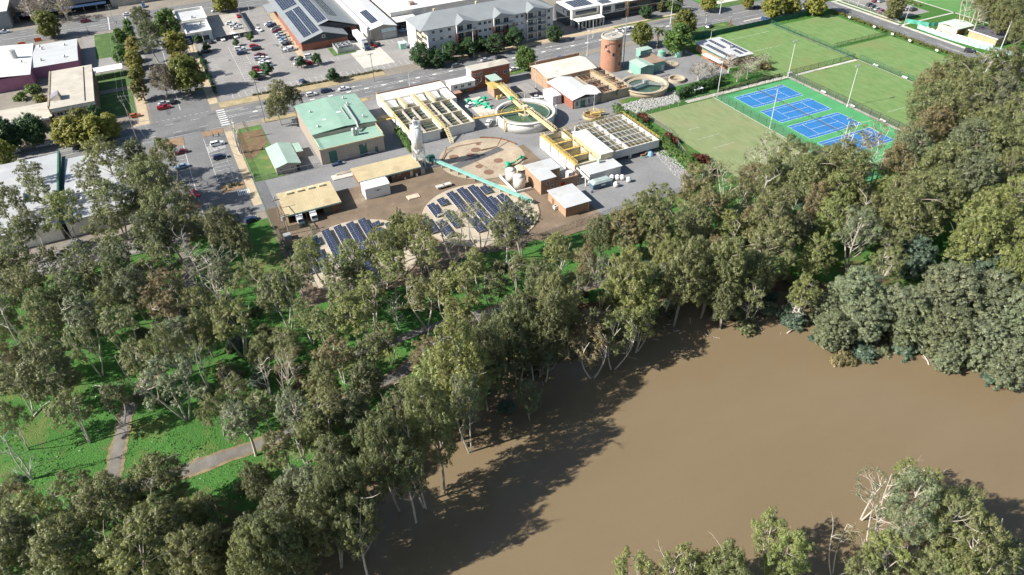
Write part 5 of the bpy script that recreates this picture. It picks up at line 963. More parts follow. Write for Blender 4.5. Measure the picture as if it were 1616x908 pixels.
X, Y = W(6, 615, 325); o = at('workbench_trailer', 'dark flat machinery frame in front of the treatment hall doors', 'machinery', X, Y); part('frame', navy, o, lambda q: (q.box(X - 1.8, Y - .7, .3, X + 1.8, Y + .5, .6), q.box(X + .4, Y - .2, .6, X + 1.6, Y + .5, 1.3), q.tube((X - 1.5, Y - .6, 0), (X - 1.5, Y - .6, .3), .2)))

# ---------------- fences ----------------
def chainfence(name, label, pts, h, mat_=chain, sp=4, pm=dark, cat='fence', group=None):
    o = at(name, label, cat, pts[0][0], pts[0][1], 0, group); P = []
    for a, c in zip(pts, pts[1:]):
        L = hypot(c[0] - a[0], c[1] - a[1]); n = max(1, round(L / sp)); P += [(a[0] + (c[0] - a[0]) * i / n, a[1] + (c[1] - a[1]) * i / n) for i in range(n)]
    P.append(pts[-1]); q = MB(); Z = [max(0, gz(*p)) if p[1] < 150 else 0 for p in P]
    for (a, za), (c, zc) in zip(zip(P, Z), zip(P[1:], Z[1:])): q.face([(a[0], a[1], za + .03), (c[0], c[1], zc + .03), (c[0], c[1], zc + h), (a[0], a[1], za + h)])
    q.obj('wire_mesh', mat_, o); q = MB()
    for (a, za), (c, zc) in zip(zip(P, Z), zip(P[1:], Z[1:])): q.tube((a[0], a[1], za + h), (c[0], c[1], zc + h), .035, 4)
    q.obj('top_rail', pm, o)
    for p, z in list(zip(P, Z))[:95]: q = MB(); q.tube((p[0], p[1], z), (p[0], p[1], z + h + .05), .05, 5); q.obj('post', pm, o)
    return o
chainfence('tennis_fence', 'tall wire fence with dark posts round the tennis courts', [(217.3, 128), (217.3, 200.5), (180.7, 200.5), (180.7, 128)], 3.0)
chainfence('field_fence', 'wire fence on the river side path between tennis courts and grass fields', [(219.1, 110), (219.1, 200.8)], 2.2)
chainfence('field_fence', 'wire fence along the middle path dividing the grass fields', [(219.1, 202.9), (254.8, 202.9), (254.8, 253)], 2.2, chain_green)
chainfence('field_fence', 'wire fence between the lower grass field and the far lower field', [(255.9, 110), (255.9, 201)], 2.2, chain_green)
chainfence('field_fence', 'dark green fence separating the two far grass fields', [(257, 216.3), (289, 216.3)], 2.0, chain_green)
chainfence('field_fence', 'tall green screened fence along the street end of the fields', [(205, 254), (289.4, 254)], 2.2, shade_green)
chainfence('works_fence', 'chain link fence along the river side of the water works', [(24, 148), (52, 148.4), (78, 147.9), (101.9, 149.4), (134.8, 149.8)], 2.2, chain, pm=steel)
chainfence('works_fence', 'tall green wire fence at the western corner of the water works', [(12.4, 219), (12.4, 184), (13.6, 172), (14, 156)], 2.4, chain_green, pm=green_dark)
chainfence('works_fence', 'wire fence between the worn lawn and the visitor car park', [(12.6, 262), (12.6, 219.6), (34, 219.2)], 1.8, chain, pm=steel)
chainfence('works_fence', 'fence on the field side of the water works behind the rocks', [(140, 160), (148.2, 185), (148.2, 200.6), (180.3, 201)], 2.0, chain, pm=steel)
chainfence('oval_fence', 'white railed fence behind the shrubs on the oval road', [(305.4, 225), (309, 240), (309, 258)], 1.2, chain, pm=paint_w)
o = at('timber_gantry', 'weathered timber gantry poles and fenced pen beside the straw roofed garage', 'gantry', 15, 188)
part('pole', wood, o, lambda q: [q.tube((x, y, 0), (x, y, 7.4), .18, 8, .13) for x, y in ((15.2, 194), (15.6, 188.6), (15.8, 184))]); part('crossarm', wood, o, lambda q: (q.box(14, 193.9, 6.2, 16.6, 194.1, 6.4), q.box(14.2, 184, 6.4, 17.2, 184.2, 6.6), q.tube((15.2, 194, 6), (15.8, 184, 6.2), .1))); part('transformer', steel, o, lambda q: (q.cyl(15.5, 186.8, 3.4, 4.8, .6, n=12), q.box(14, 181, 0, 16, 183, 1.5))); part('pen_fence', chain_green, o, lambda q: parapet(q, 13.4, 176, 22, 185.6, 0, 1.8, .04))

# ---------------- poles and wires ----------------
def hgt(c, b_, t):
    x, y = W(c, *b_); ty = SC[c][1] + t[1] / SC[c][2]; z = 3.0
    while toP(x, y, z)[1] > ty and z < 30: z += .1
    return x, y, z
def powerpole(label, c, b_, t, arms=1, m=wood):
    x, y, z = hgt(c, b_, t); o = at('power_pole', label, 'power pole', x, y, 0, 'power poles')
    part('pole', m, o, lambda q: q.tube((x, y, 0), (x, y, z), .17, 10, .11))
    for k in range(arms): part('crossarm', wood, o, lambda q: (q.box(x - 1.2, y - .06, z - .5 - k * 1.3, x + 1.2, y + .06, z - .36 - k * 1.3), [q.cyl(x + a, y, z - .36 - k * 1.3, z - .16 - k * 1.3, .06, n=6) for a in (-1.1, -.6, .6, 1.1)]))
    return x, y, z
PA = powerpole('timber power pole with two crossarms on the street corner near the concrete office', 1, (880, 905), (775, 610), 2)
PB = powerpole('tall steel power pole at the top left road junction', 'k8', (340, 470), (200, 75), 2, steel)
PC = powerpole('timber power pole on the dry verge before the supermarket car park', 2, (770, 520), (745, 340), 1)
PD = powerpole('power pole with a transformer beside the big olive street tree', 2, (75, 780), (35, 500), 2)
PE = powerpole('pale power pole before the middle balconies of the apartment block', 2, (1405, 370), (1400, 185), 1, paint_w)
PF = powerpole('power pole on the grass corner beyond the brown office', 'k5', (305, 310), (345, 0), 2, paint_w)
PG = powerpole('power pole with equipment at the eastern road junction', 'k5', (740, 430), (775, 160), 2, paint_w)
PH = powerpole('pale power pole beside the park across the junction', 'k5', (935, 180), (960, 5), 1, paint_w)
PI_ = powerpole('white power pole beside the yellow brick building at the right edge', 'k7', (1195, 900), (1440, 350), 1, paint_w)
def wire(label, a, b_, n=2):
    o = at('power_line', label, 'wires', a[0], a[1], a[2] - 1); q = MB()
    for k in range(n):
        off = (-1 + 2 * k / max(1, n - 1)) * 1.0; P = []
        for i in range(9):
            t = i / 8; P.append((a[0] + (b_[0] - a[0]) * t + off, a[1] + (b_[1] - a[1]) * t, (a[2] - .2) * (1 - t) + (b_[2] - .2) * t - 2.2 * t * (1 - t)))
        q.path(P, .018, 4)
    q.obj('cable', steel, o)
wire('sagging wires from the street corner pole to the pole by the olive tree', PA, PD, 2)
wire('sagging wires crossing the road from the transformer pole to the verge pole', PD, PC, 2)
wire('sagging wires between the verge pole and the apartment pole', PC, PE, 3)
wire('wires running right from the apartment pole toward the eastern office', PE, PF, 3)
wire('wires from the grass corner pole to the junction pole', PF, PG, 3)
wire('wires between the junction pole and the pale park pole', PG, PH, 2)
wire('wires crossing the side street from the corner pole to the top junction pole', PA, PB, 2)
wire('wires leaving the corner pole down past the visitor car park', PA, (-6, 196, 12), 2)
def lamp(label, c, b_, t, kind='street', az=-pi / 2, m=paint_w):
    x, y, z = hgt(c, b_, t); o = at('sports_light' if kind == 'sports' else 'street_lamp', label, 'light pole', x, y, 0, 'light poles')
    part('pole', m, o, lambda q: (q.tube((x, y, 0), (x, y, z), .13 if kind == 'sports' else .09, 8, .08 if kind == 'sports' else .06), q.cyl(x, y, 0, .5, .22, n=8)))
    if kind == 'sports':
        part('crossarm', m, o, lambda q: q.box(x - 1.1, y - .07, z - .1, x + 1.1, y + .07, z + .05))
        for k in (-.9, 0, .9): part('lamp_head', steel, o, lambda q: q.hexa([(x + k - .28, y - .3, z - .3), (x + k + .28, y - .3, z - .3), (x + k + .28, y + .2, z - .3), (x + k - .28, y + .2, z - .3), (x + k - .22, y - .2, z + .05), (x + k + .22, y - .2, z + .05), (x + k + .22, y + .15, z + .05), (x + k - .22, y + .15, z + .05)]))
    else:
        ex, ey = x + 2 * cos(az), y + 2 * sin(az)
        part('arm', m, o, lambda q: q.tube((x, y, z - .3), (ex, ey, z), .05, 6)); part('lamp_head', steel, o, lambda q: q.box(ex - .35, ey - .16, z - .06, ex + .35, ey + .16, z + .1))
    return o
lamp('tall sports light pole on the path between tennis courts and lower field', 4, (530, 655), (600, 402), 'sports')
lamp('tall sports light pole at the path corner above the tennis courts', 4, (170, 465), (222, 250), 'sports')
lamp('tall sports light pole at the near top corner of the tennis courts', 'z7', (150, 255), (197, -40), 'sports')
lamp('tall sports light pole beside the second tennis court', 'z7', (545, 485), (615, 165), 'sports')
lamp('sports light pole rising behind the fourth tennis court', 'z7', (1095, 600), (1148, 410), 'sports')
lamp('street lamp on the median verge before the apartment driveway', 2, (995, 550), (990, 460), az=0)
lamp('street lamp between the heritage works and the main road', 3, (510, 355), (487, 190))
lamp('street lamp on the verge before the entry columns', 3, (548, 240), (550, 100))
lamp('dark street lamp beside the warehouse forecourt on the top road', 1, (570, 222), (535, 150), m=dark)
lamp('street lamp at the top of the supermarket car park', 1, (1588, 75), (1572, 10), az=pi)
lamp('car park lamp beside the fast food shop', 'z1', (670, 555), (625, 350), az=0)
lamp('car park lamp above the white van', 'z1', (1150, 580), (1112, 390), az=0)
lamp('low double lamp before the supermarket brick corner', 'z2', (682, 630), (665, 545), az=pi)
lamp('lamp post on the left edge of the visitor car park bays', 5, (1490, 345), (1440, 150), az=pi)
lamp('lamp post on the park car park edge nearest the oval road', 'k6', (1070, 420), (1160, 90), az=0)
lamp('lamp post at the far end of the park car park', 'k6', (340, 90), (365, -20), az=0)
lamp('slim lamp beside the field fence corner', 'k5', (820, 500), (835, 390), az=0)
lamp('lamp post between red works and heritage works', 'z4', (930, 400), (935, 60), az=0)
lamp('slim works lamp beside the yellow ringed pit', 3, (553, 700), (558, 600), az=0)
for i, (c, x, y) in enumerate(((4, 697, 165), (4, 915, 250), (4, 1080, 310), (4, 1245, 372), (4, 545, 107), ('k6', 890, 545))):
    X, Y = W(c, x, y, 1.2); o = at('fence_board', '%s small white board along the oval road hedge' % ordn(i), 'sign', X, Y, 0, 'white boards on the oval road hedge'); part('board', paint_w, o, lambda q: q.box(X - .08, Y - .7, .9, X, Y + .7, 1.7)); part('post', steel, o, lambda q: q.box(X - .05, Y - .04, 0, X - .0, Y + .04, .8))
for i, (c, x, y) in enumerate((('z7', 945, 215), ('z7', 1160, 320), ('z7', 1390, 432), (4, 705, 400), (4, 882, 475))):
    X, Y = W(c, x, y, .5); o = at('team_bench', ('%s white team bench from the top along the grass field paths' % ordn(i)), 'bench', X, Y, 0, 'benches beside the field fences')
    part('seat', paint_w, o, lambda q: q.box(X - .25, Y - 1.2, .42, X + .2, Y + 1.2, .5)); part('backrest', paint_w, o, lambda q: q.box(X + .2, Y - 1.2, .5, X + .26, Y + 1.2, .95))
    for s_ in (-1, 1): part('leg', steel, o, lambda q: q.box(X - .2, Y + s_ - .04, 0, X + .2, Y + s_ + .04, .42))
X, Y = W(3, 1210, 600); o = at('picnic_shelter', 'small white roofed shelter under the clipped hedge', 'shelter', X, Y); part('roof', white_metal, o, lambda q: q.box(X - 2, Y - 1, 2.3, X + 2, Y + 1, 2.42)); part('post', steel, o, lambda q: [q.tube((X + a, Y + b_, 0), (X + a, Y + b_, 2.3), .06) for a in (-1.8, 1.8) for b_ in (-.8, .8)])
X, Y = W('z7', 690, 100); o = at('equipment_box', 'grey equipment cabinet at the corner of the tennis court path', 'cabinet', X, Y); part('body', steel, o, lambda q: q.box(X - .8, Y - .5, 0, X + .8, Y + .5, 1.7)); part('roof', pale_roof, o, lambda q: q.box(X - .95, Y - .65, 1.7, X + .95, Y + .65, 1.8))
o = at('bus_shelter', 'open steel frame shelter beside the maroon car in the visitor car park', 'shelter', -8, 219); part('frame', rust, o, lambda q: ([q.tube((x, y, 0), (x, y, 2.5), .07) for x in (-9, -5.5) for y in (217, 222)], q.path([(-9, 217, 2.5), (-5.5, 217, 2.5), (-5.5, 222, 2.5), (-9, 222, 2.5), (-9, 217, 2.5)], .07))); part('bench_slab', gravel, o, lambda q: q.box(-9.2, 216.6, 0, -5.2, 222.4, .12))
kerbed('parking_island', [(-11.4, 212, -4.6, 215.8), (-11.4, 258.5, -4.4, 265.6), (2.2, 217.5, 9.4, 222.4), (2.2, 261.5, 9.4, 265.8)], .12, [concrete, M('bark_bed', (.28, .19, .12), .95, .2, .6)])
# rubble bank behind the clipped hedge
q = MB(); P0, P1, P2, P3 = (138, 203.2), (167, 203.2), (172, 213), (146, 212)
for k in range(1500):
    s_, t = rng.random(), rng.random(); x = (P0[0] * (1 - s_) + P1[0] * s_) * (1 - t) + (P3[0] * (1 - s_) + P2[0] * s_) * t; y = (P0[1] * (1 - s_) + P1[1] * s_) * (1 - t) + (P3[1] * (1 - s_) + P2[1] * s_) * t
    r0 = rng.uniform(.12, .42); a = rng.random() * 6; q.cyl(x, y, 0, r0 * rng.uniform(.5, 1), r0, r0 * .5, 5)
for k in range(900):
    x, y = 132 + rng.random() * 5, 152 + rng.random() * 42; x += (y - 152) * .19; r0 = rng.uniform(.1, .3); q.cyl(x - 1, y, 0, r0 * .8, r0, r0 * .5, 5)
o = q.obj('rock_bank', M('loose_rock', (.36, .35, .34), .9, .3, 1.5)); o['kind'] = 'stuff'; o['label'] = 'bank of loose grey rocks behind the clipped hedge'
for i, (c, x, y, h, cat, nm) in enumerate((('z8', 410, 440, 1.6, 'orange plastic work barrier bin behind the warehouse', 'barrier'), ('z8', 235, 475, 1.2, 'orange barrier at the left end of the roadworks', 'barrier'), ('z8', 1260, 335, .8, 'low orange barrier at the street corner lawn', 'barrier'))):
    X, Y = W(c, x, y); o = at('work_barrier', cat, nm, X, Y, 0, 'orange roadwork barriers'); part('panel', orange, o, lambda q: q.hexa([(X - 1.5, Y - .3, 0), (X + 1.5, Y - .3, 0), (X + 1.5, Y + .3, 0), (X - 1.5, Y + .3, 0), (X - 1.5, Y - .1, h), (X + 1.5, Y - .1, h), (X + 1.5, Y + .1, h), (X - 1.5, Y + .1, h)])); part('foot', black, o, lambda q: [q.box(X + a, Y - .4, 0, X + a + .2, Y + .4, .1) for a in (-1.4, 1.2)])

# ---------------- cars ----------------
m, nt, b = new('car_paint'); oi = node(nt, 'ShaderNodeObjectInfo'); nt.links.new(oi.outputs['Color'], b.inputs['Base Color']); b.inputs['Roughness'].default_value = .35; b.inputs['Coat Weight'].default_value = .6; b.inputs['Coat Roughness'].default_value = .08; PAINT = m
LAMP = M('headlamp', (.75, .75, .72), .2, .05); TAIL = M('tail_lamp', (.35, .02, .02), .3, .05)
def carproto(kind):
    L, Wd, H = {'sedan': (4.6, 1.8, 1.45), 'hatchback': (4.1, 1.76, 1.5), 'wagon': (4.7, 1.84, 1.62), 'van': (5.1, 1.95, 2.05), 'ute': (5.1, 1.86, 1.75)}[kind]
    x0, x1, w = -L / 2, L / 2, Wd / 2; B = MB(); zb = .92 if kind in ('sedan', 'hatchback') else 1.05
    bon = {'sedan': .27, 'hatchback': .25, 'wagon': .25, 'van': .13, 'ute': .26}[kind] * L
    st = [(x0, .38, .78 * zb, .86), (x0 + .12, .28, .97 * zb, .95), (x0 + L * .22, .25, zb, 1), (x1 - bon, .25, zb, 1), (x1 - .25, .25, zb * .84, .95), (x1, .36, zb * .66, .84)]
    i = len(B.v)
    for x, z0, z1, k in st:
        for y, z in ((-w * k * .96, z0), (-w * k, (z0 + z1) / 2 + .05), (-w * k * .9, z1), (w * k * .9, z1), (w * k, (z0 + z1) / 2 + .05), (w * k * .96, z0)): B.v.append((x, y, z))
    for s_ in range(len(st) - 1):
        for k in range(6): a, c = i + s_ * 6 + k, i + s_ * 6 + (k + 1) % 6; B.f.append((a, a + 6, c + 6, c)); B.m.append(0)
    B.f.append(tuple(i + k for k in range(6))); B.m.append(0); B.f.append(tuple(i + (len(st) - 1) * 6 + 5 - k for k in range(6))); B.m.append(0)
    cb, cf = {'sedan': (.17, .30), 'hatchback': (.03, .28), 'wagon': (.03, .28), 'van': (.01, .14), 'ute': (.42, .27)}[kind]
    a0, a1 = x0 + cb * L, x1 - cf * L; r0, r1 = a0 + (.5 if kind == 'sedan' else .22), a1 - (.75 if kind != 'van' else .55)
    G_ = MB(); wb, wt = w * .88, w * .72; e = zb - .03
    G_.hexa([(a0, -wb, e), (a1, -wb, e), (a1, wb, e), (a0, wb, e), (r0, -wt, H - .05), (r1, -wt, H - .05), (r1, wt, H - .05), (r0, wt, H - .05)])
    B.hexa([(r0 - .04, -wt - .02, H - .06), (r1 + .04, -wt - .02, H - .06), (r1 + .04, wt + .02, H - .06), (r0 - .04, wt + .02, H - .06), (r0 + .08, -wt + .08, H), (r1 - .08, -wt + .08, H), (r1 - .08, wt - .08, H), (r0 + .08, wt - .08, H)])
    for x in ([(r0 * .45 + r1 * .55)] if kind != 'van' else [r0, (r0 + r1) / 2]):
        for s_ in (-1, 1): B.hexa([(x - .05, s_ * wb - .03, e), (x + .05, s_ * wb - .03, e), (x + .05, s_ * wb + .03, e), (x - .05, s_ * wb + .03, e), (x - .05, s_ * wt - .03, H - .05), (x + .05, s_ * wt - .03, H - .05), (x + .05, s_ * wt + .03, H - .05), (x - .05, s_ * wt + .03, H - .05)])
    if kind == 'ute': B.box(x0 + .15, -w * .9, zb + .01, x0 + .2, w * .9, zb + .25); B.box(x0 + .2, -w * .9, zb + .01, a0 - .05, -w * .84, zb + .25); B.box(x0 + .2, w * .84, zb + .01, a0 - .05, w * .9, zb + .25)
    if kind == 'van': B.box(a0 + .05, -wb - .01, e + .02, a0 + 2.6, -wb * .9, H - .15); B.box(a0 + .05, wb * .9, e + .02, a0 + 2.6, wb + .01, H - .15)
    root = bpy.data.objects.new('parked_car', None); COL.objects.link(root)
    def ch(nm, mbb, mt):
        o = bpy.data.objects.new(nm, mbb.mesh(nm, mt)); COL.objects.link(o); o.parent = root; return o
    ch('body', B, PAINT); ch('windows', G_, GL)
    for x in (x0 + L * .19, x1 - L * .18):
        for s_ in (-1, 1): q = MB(); q.tube((x, s_ * (w - .2), .32), (x, s_ * (w + .005), .32), .33, 14); q.tube((x, s_ * (w + .005), .32), (x, s_ * (w + .02), .32), .19, 10, mi=1); ch('wheel', q, [black, steel])
    for s_ in (-1, 1): q = MB(); q.box(x1 - .2, s_ * w * .62 - .18, zb * .62, x1 + .012, s_ * w * .62 + .16, zb * .76); ch('headlight', q, LAMP); q = MB(); q.box(x0 - .012, s_ * w * .66 - .14, zb * .68, x0 + .1, s_ * w * .66 + .14, zb * .86); ch('tail_light', q, TAIL)
    return root
CP = {k: [carproto(k), False] for k in ('sedan', 'hatchback', 'wagon', 'van', 'ute')}
CC = {'white': (.78, .78, .77), 'silver': (.45, .46, .48), 'grey': (.16, .17, .18), 'dark': (.03, .032, .036), 'black': (.012, .012, .014), 'navy': (.02, .035, .09), 'blue': (.03, .09, .25), 'pale blue': (.25, .38, .52), 'red': (.42, .02, .03), 'maroon': (.17, .015, .03), 'magenta': (.38, .03, .16), 'teal': (.25, .5, .47), 'orange': (.5, .13, .03)}
def car(c, x, y, hd, kind, col, label, group):
    X, Y = W(c, x, y, .7) if c != 'uv' else (x, y)
    p = CP[kind]
    if p[1]: o = copy_tree(p[0])
    else: o = p[0]; p[1] = True
    o.location = (X, Y, .045); o.rotation_euler = (0, 0, radians(hd + rng.uniform(-1.5, 1.5))); s_ = rng.uniform(.97, 1.05); o.scale = (s_, 1, s_)
    tag(o, label, 'car', group)
    k = rng.uniform(.9, 1.1)
    for ch in o.children:
        if ch.name.startswith('body'): ch.color = (*[min(.9, q_ * k) for q_ in CC[col]], 1)
def row(c, phrase, group, items, kind='sedan', hd=0):
    for i, it in enumerate(items):
        x, y, col = it[:3]; kd = it[3] if len(it) > 3 else kind; h = it[4] if len(it) > 4 else hd
        car(c, x, y, h, kd, col, '%s %s, %s from %s' % (col, kd, ordn(i), phrase), group)
row('k1', 'the far end of the row by the supermarket wall', 'cars parked along the supermarket wall', [(850, 172, 'silver'), (895, 205, 'navy', 'wagon'), (955, 245, 'grey'), (975, 290, 'maroon', 'wagon'), (1015, 335, 'silver', 'hatchback'), (1045, 378, 'silver', 'wagon'), (1075, 420, 'pale blue', 'hatchback'), (1105, 455, 'silver'), (1130, 495, 'black'), (1165, 575, 'white', 'wagon'), (1215, 585, 'silver', 'hatchback', 2)], hd=180)
row('k1', 'the top in the middle bays of the supermarket car park', 'cars in the middle bays of the supermarket car park', [(385, 570, 'white', 'wagon'), (455, 585, 'silver'), (425, 642, 'navy', 'wagon'), (615, 530, 'red', 'hatchback'), (655, 575, 'black', 'wagon'), (705, 670, 'maroon'), (700, 728, 'silver', 'wagon'), (770, 722, 'white'), (770, 785, 'white', 'sedan'), (825, 835, 'white', 'van'), (670, 885, 'maroon', 'wagon')], hd=0)
row(2, 'the top in the front bays beside the round bushes', 'cars in the front bays beside the round bushes', [(25, 452, 'red'), (55, 472, 'silver', 'hatchback'), (40, 495, 'dark', 'wagon'), (312, 518, 'navy', 'wagon', 100)], hd=0)
row('k1', 'the left on the island with two round bushes', 'cars at the island with two round bushes', [(1255, 725, 'grey'), (1340, 752, 'silver', 'wagon'), (1330, 808, 'white'), (1500, 690, 'white', 'wagon'), (1500, 800, 'red', 'hatchback')], hd=0)
row('k1', 'the back inside the walled compound', 'white cars in the walled compound', [(235, 165, 'white'), (325, 182, 'silver', 'hatchback'), (300, 210, 'white', 'wagon'), (340, 240, 'white')], hd=0)
car('k1', 110, 420, -80, 'hatchback', 'white', 'white hatchback parked nose forward under the compound wall', 'cars below the compound wall'); car('k1', 303, 372, -75, 'van', 'white', 'white van parked below the compound wall', 'cars below the compound wall')
car('k1', 693, 272, -68, 'hatchback', 'white', 'white hatchback driving up the open supermarket lane', 'cars moving in the car park'); car('k1', 365, 50, 90, 'sedan', 'red', 'red sedan in the shade of the long compound wall', 'cars below the compound wall')
car('z1', 690, 655, 0, 'wagon', 'black', 'black wagon beside the small tree near the pylon sign', 'cars near the pylon sign'); car('z1', 750, 532, 70, 'hatchback', 'dark', 'dark hatchback behind the fast food shop shrubs', 'cars near the pylon sign'); car('k1', 500, 345, 60, 'hatchback', 'grey', 'grey hatchback in the narrow space beside the white van', 'cars near the pylon sign')
for it in ((1, 25, 203, 5, 'ute', 'white', 'white ute on the top road at the left edge'), (1, 545, 135, 3, 'wagon', 'maroon', 'maroon wagon driving on the top road'), (1, 915, 38, -85, 'hatchback', 'blue', 'blue hatchback waiting at the top junction'), (1, 870, 4, 85, 'sedan', 'teal', 'teal sedan at the very top of the street'), (1, 910, 4, 85, 'sedan', 'white', 'white sedan beside the teal car at the very top'), (1, 812, 90, 0, 'sedan', 'white', 'white sedan crossing the top junction behind the gum tree'), (1, 925, 302, 90, 'sedan', 'white', 'white sedan parked under the side street gums'), (1, 1045, 655, 10, 'sedan', 'silver', 'silver sedan turning under the side street trees'), (1, 1095, 645, 90, 'wagon', 'dark', 'dark wagon in the shade beneath the grey brown street tree'), (1, 1375, 66, 8, 'sedan', 'white', 'white sedan on the top road behind the fast food shop'), (1, 1045, 684, 3, 'ute', 'red', 'red ute leaving the side street'), (1, 862, 735, 0, 'hatchback', 'orange', 'orange hatchback parked beside the concrete office lawn'),
           (2, 370, 600, 0, 'hatchback', 'white', 'white hatchback, leftmost of three parked before the dry verge'), (2, 465, 578, 0, 'wagon', 'navy', 'navy wagon, middle of three parked before the dry verge'), (2, 575, 563, 0, 'sedan', 'white', 'white sedan, rightmost of three parked before the dry verge'), (2, 1295, 418, 0, 'wagon', 'grey', 'grey wagon parked below the apartment trees'), (2, 1480, 380, 0, 'sedan', 'silver', 'silver sedan parked behind the red brick works'), (2, 1572, 366, 0, 'wagon', 'dark', 'dark wagon parked behind the red brick works'), (2, 100, 652, 0, 'sedan', 'dark', 'dark sedan shaded by the olive street tree'),
           (3, 45, 440, 5, 'sedan', 'white', 'white sedan on the lawn edge beside the round street tree'), (3, 345, 367, 0, 'sedan', 'blue', 'blue sedan on the main road behind the heritage works'), (3, 1290, 166, 25, 'wagon', 'grey', 'grey wagon turning at the eastern junction'), (3, 190, 617, -25, 'sedan', 'white', 'white sedan between clarifier and container'), (2, 1385, 667, 20, 'sedan', 'white', 'white sedan beside the green pipes'), (2, 1500, 777, 50, 'wagon', 'white', 'white wagon between filter block and clarifier'),
           ('s4', 555, 390, 5, 'wagon', 'silver', 'silver wagon parked behind the riverside hall'), ('s4', 730, 355, 5, 'wagon', 'white', 'white wagon half under the big yellow street tree'), ('s4', 165, 475, 5, 'sedan', 'white', 'white sedan parked at the far left of the main road'), ('s3', 830, 215, 3, 'wagon', 'white', 'white wagon in the first visitor bay by the corner island'), ('s3', 870, 385, 5, 'wagon', 'navy', 'navy wagon in the right visitor bays'), ('s3', 365, 320, 185, 'sedan', 'maroon', 'maroon sedan at the far end of the left visitor bays'), ('s3', 375, 505, 185, 'sedan', 'pale blue', 'pale blue sedan in the left visitor bays'), ('s3', 545, 845, -75, 'sedan', 'red', 'bright red sedan parked at the island in the visitor car park'), (5, 1597, 590, 20, 'hatchback', 'navy', 'navy hatchback half hidden by trees near the green fence'), (5, 482, 757, 60, 'van', 'white', 'white van glimpsed under the trees below the riverside hall'), (5, 415, 800, 30, 'sedan', 'black', 'black sedan in shade below the riverside hall'),
           (4, 1285, 312, -52, 'wagon', 'dark', 'dark wagon driving down the oval road'), (4, 30, 117, -50, 'hatchback', 'blue', 'blue hatchback angle parked behind the fields'), (4, 105, 102, 5, 'wagon', 'white', 'white wagon in the shade of the yellow street trees'), ('k4', 1100, 478, 0, 'sedan', 'white', 'white sedan, leftmost of three behind the water tower'), ('k4', 1215, 478, 0, 'van', 'white', 'white van in the middle of the three behind the water tower'), ('k4', 1315, 455, 0, 'sedan', 'white', 'white sedan, rightmost of three behind the water tower'), ('k2', 750, 112, 5, 'ute', 'grey', 'grey ute behind the apartment block roof'), ('k5', 1420, 95, 0, 'wagon', 'dark', 'dark wagon under the park edge trees'), (4, 1550 / 4, -4, 0, 'sedan', 'grey', 'grey sedan at the top edge beyond the yellow trees')):
    car(it[0], it[1], it[2], it[3], it[4], it[5], it[6], 'cars around the streets' if it[0] != 's3' else 'cars in the visitor car park')
row('k2', 'the far end of the row beside the long white warehouse', 'cars beside the long white warehouse', [(200, 15, 'dark'), (235, 35, 'silver'), (265, 62, 'dark', 'wagon'), (515, 262, 'grey'), (560, 290, 'white'), (615, 310, 'dark'), (622, 362, 'navy', 'wagon'), (600, 405, 'silver', 'hatchback'), (670, 420, 'black'), (675, 482, 'pale blue')], hd=0)
row('k2', 'the left at the top edge beyond the long warehouse', 'cars at the top edge beyond the long warehouse', [(600, 22, 'dark', 'wagon'), (685, 25, 'grey', 'wagon')], hd=0)
row('k6', 'the left in the park car park by the oval road', 'cars in the park car park', [(530, 80, 'dark', 'wagon'), (590, 110, 'dark', 'wagon'), (655, 140, 'silver'), (725, 172, 'magenta', 'hatchback'), (925, 250, 'dark', 'wagon'), (1010, 262, 'silver', 'wagon')], hd=8)
row('k6', 'the left on the far side of the park car park', 'cars on the far side of the park car park', [(625, 12, 'maroon'), (710, 12, 'silver'), (1060, 130, 'red'), (1130, 140, 'silver'), (1225, 150, 'dark', 'wagon')], hd=5)

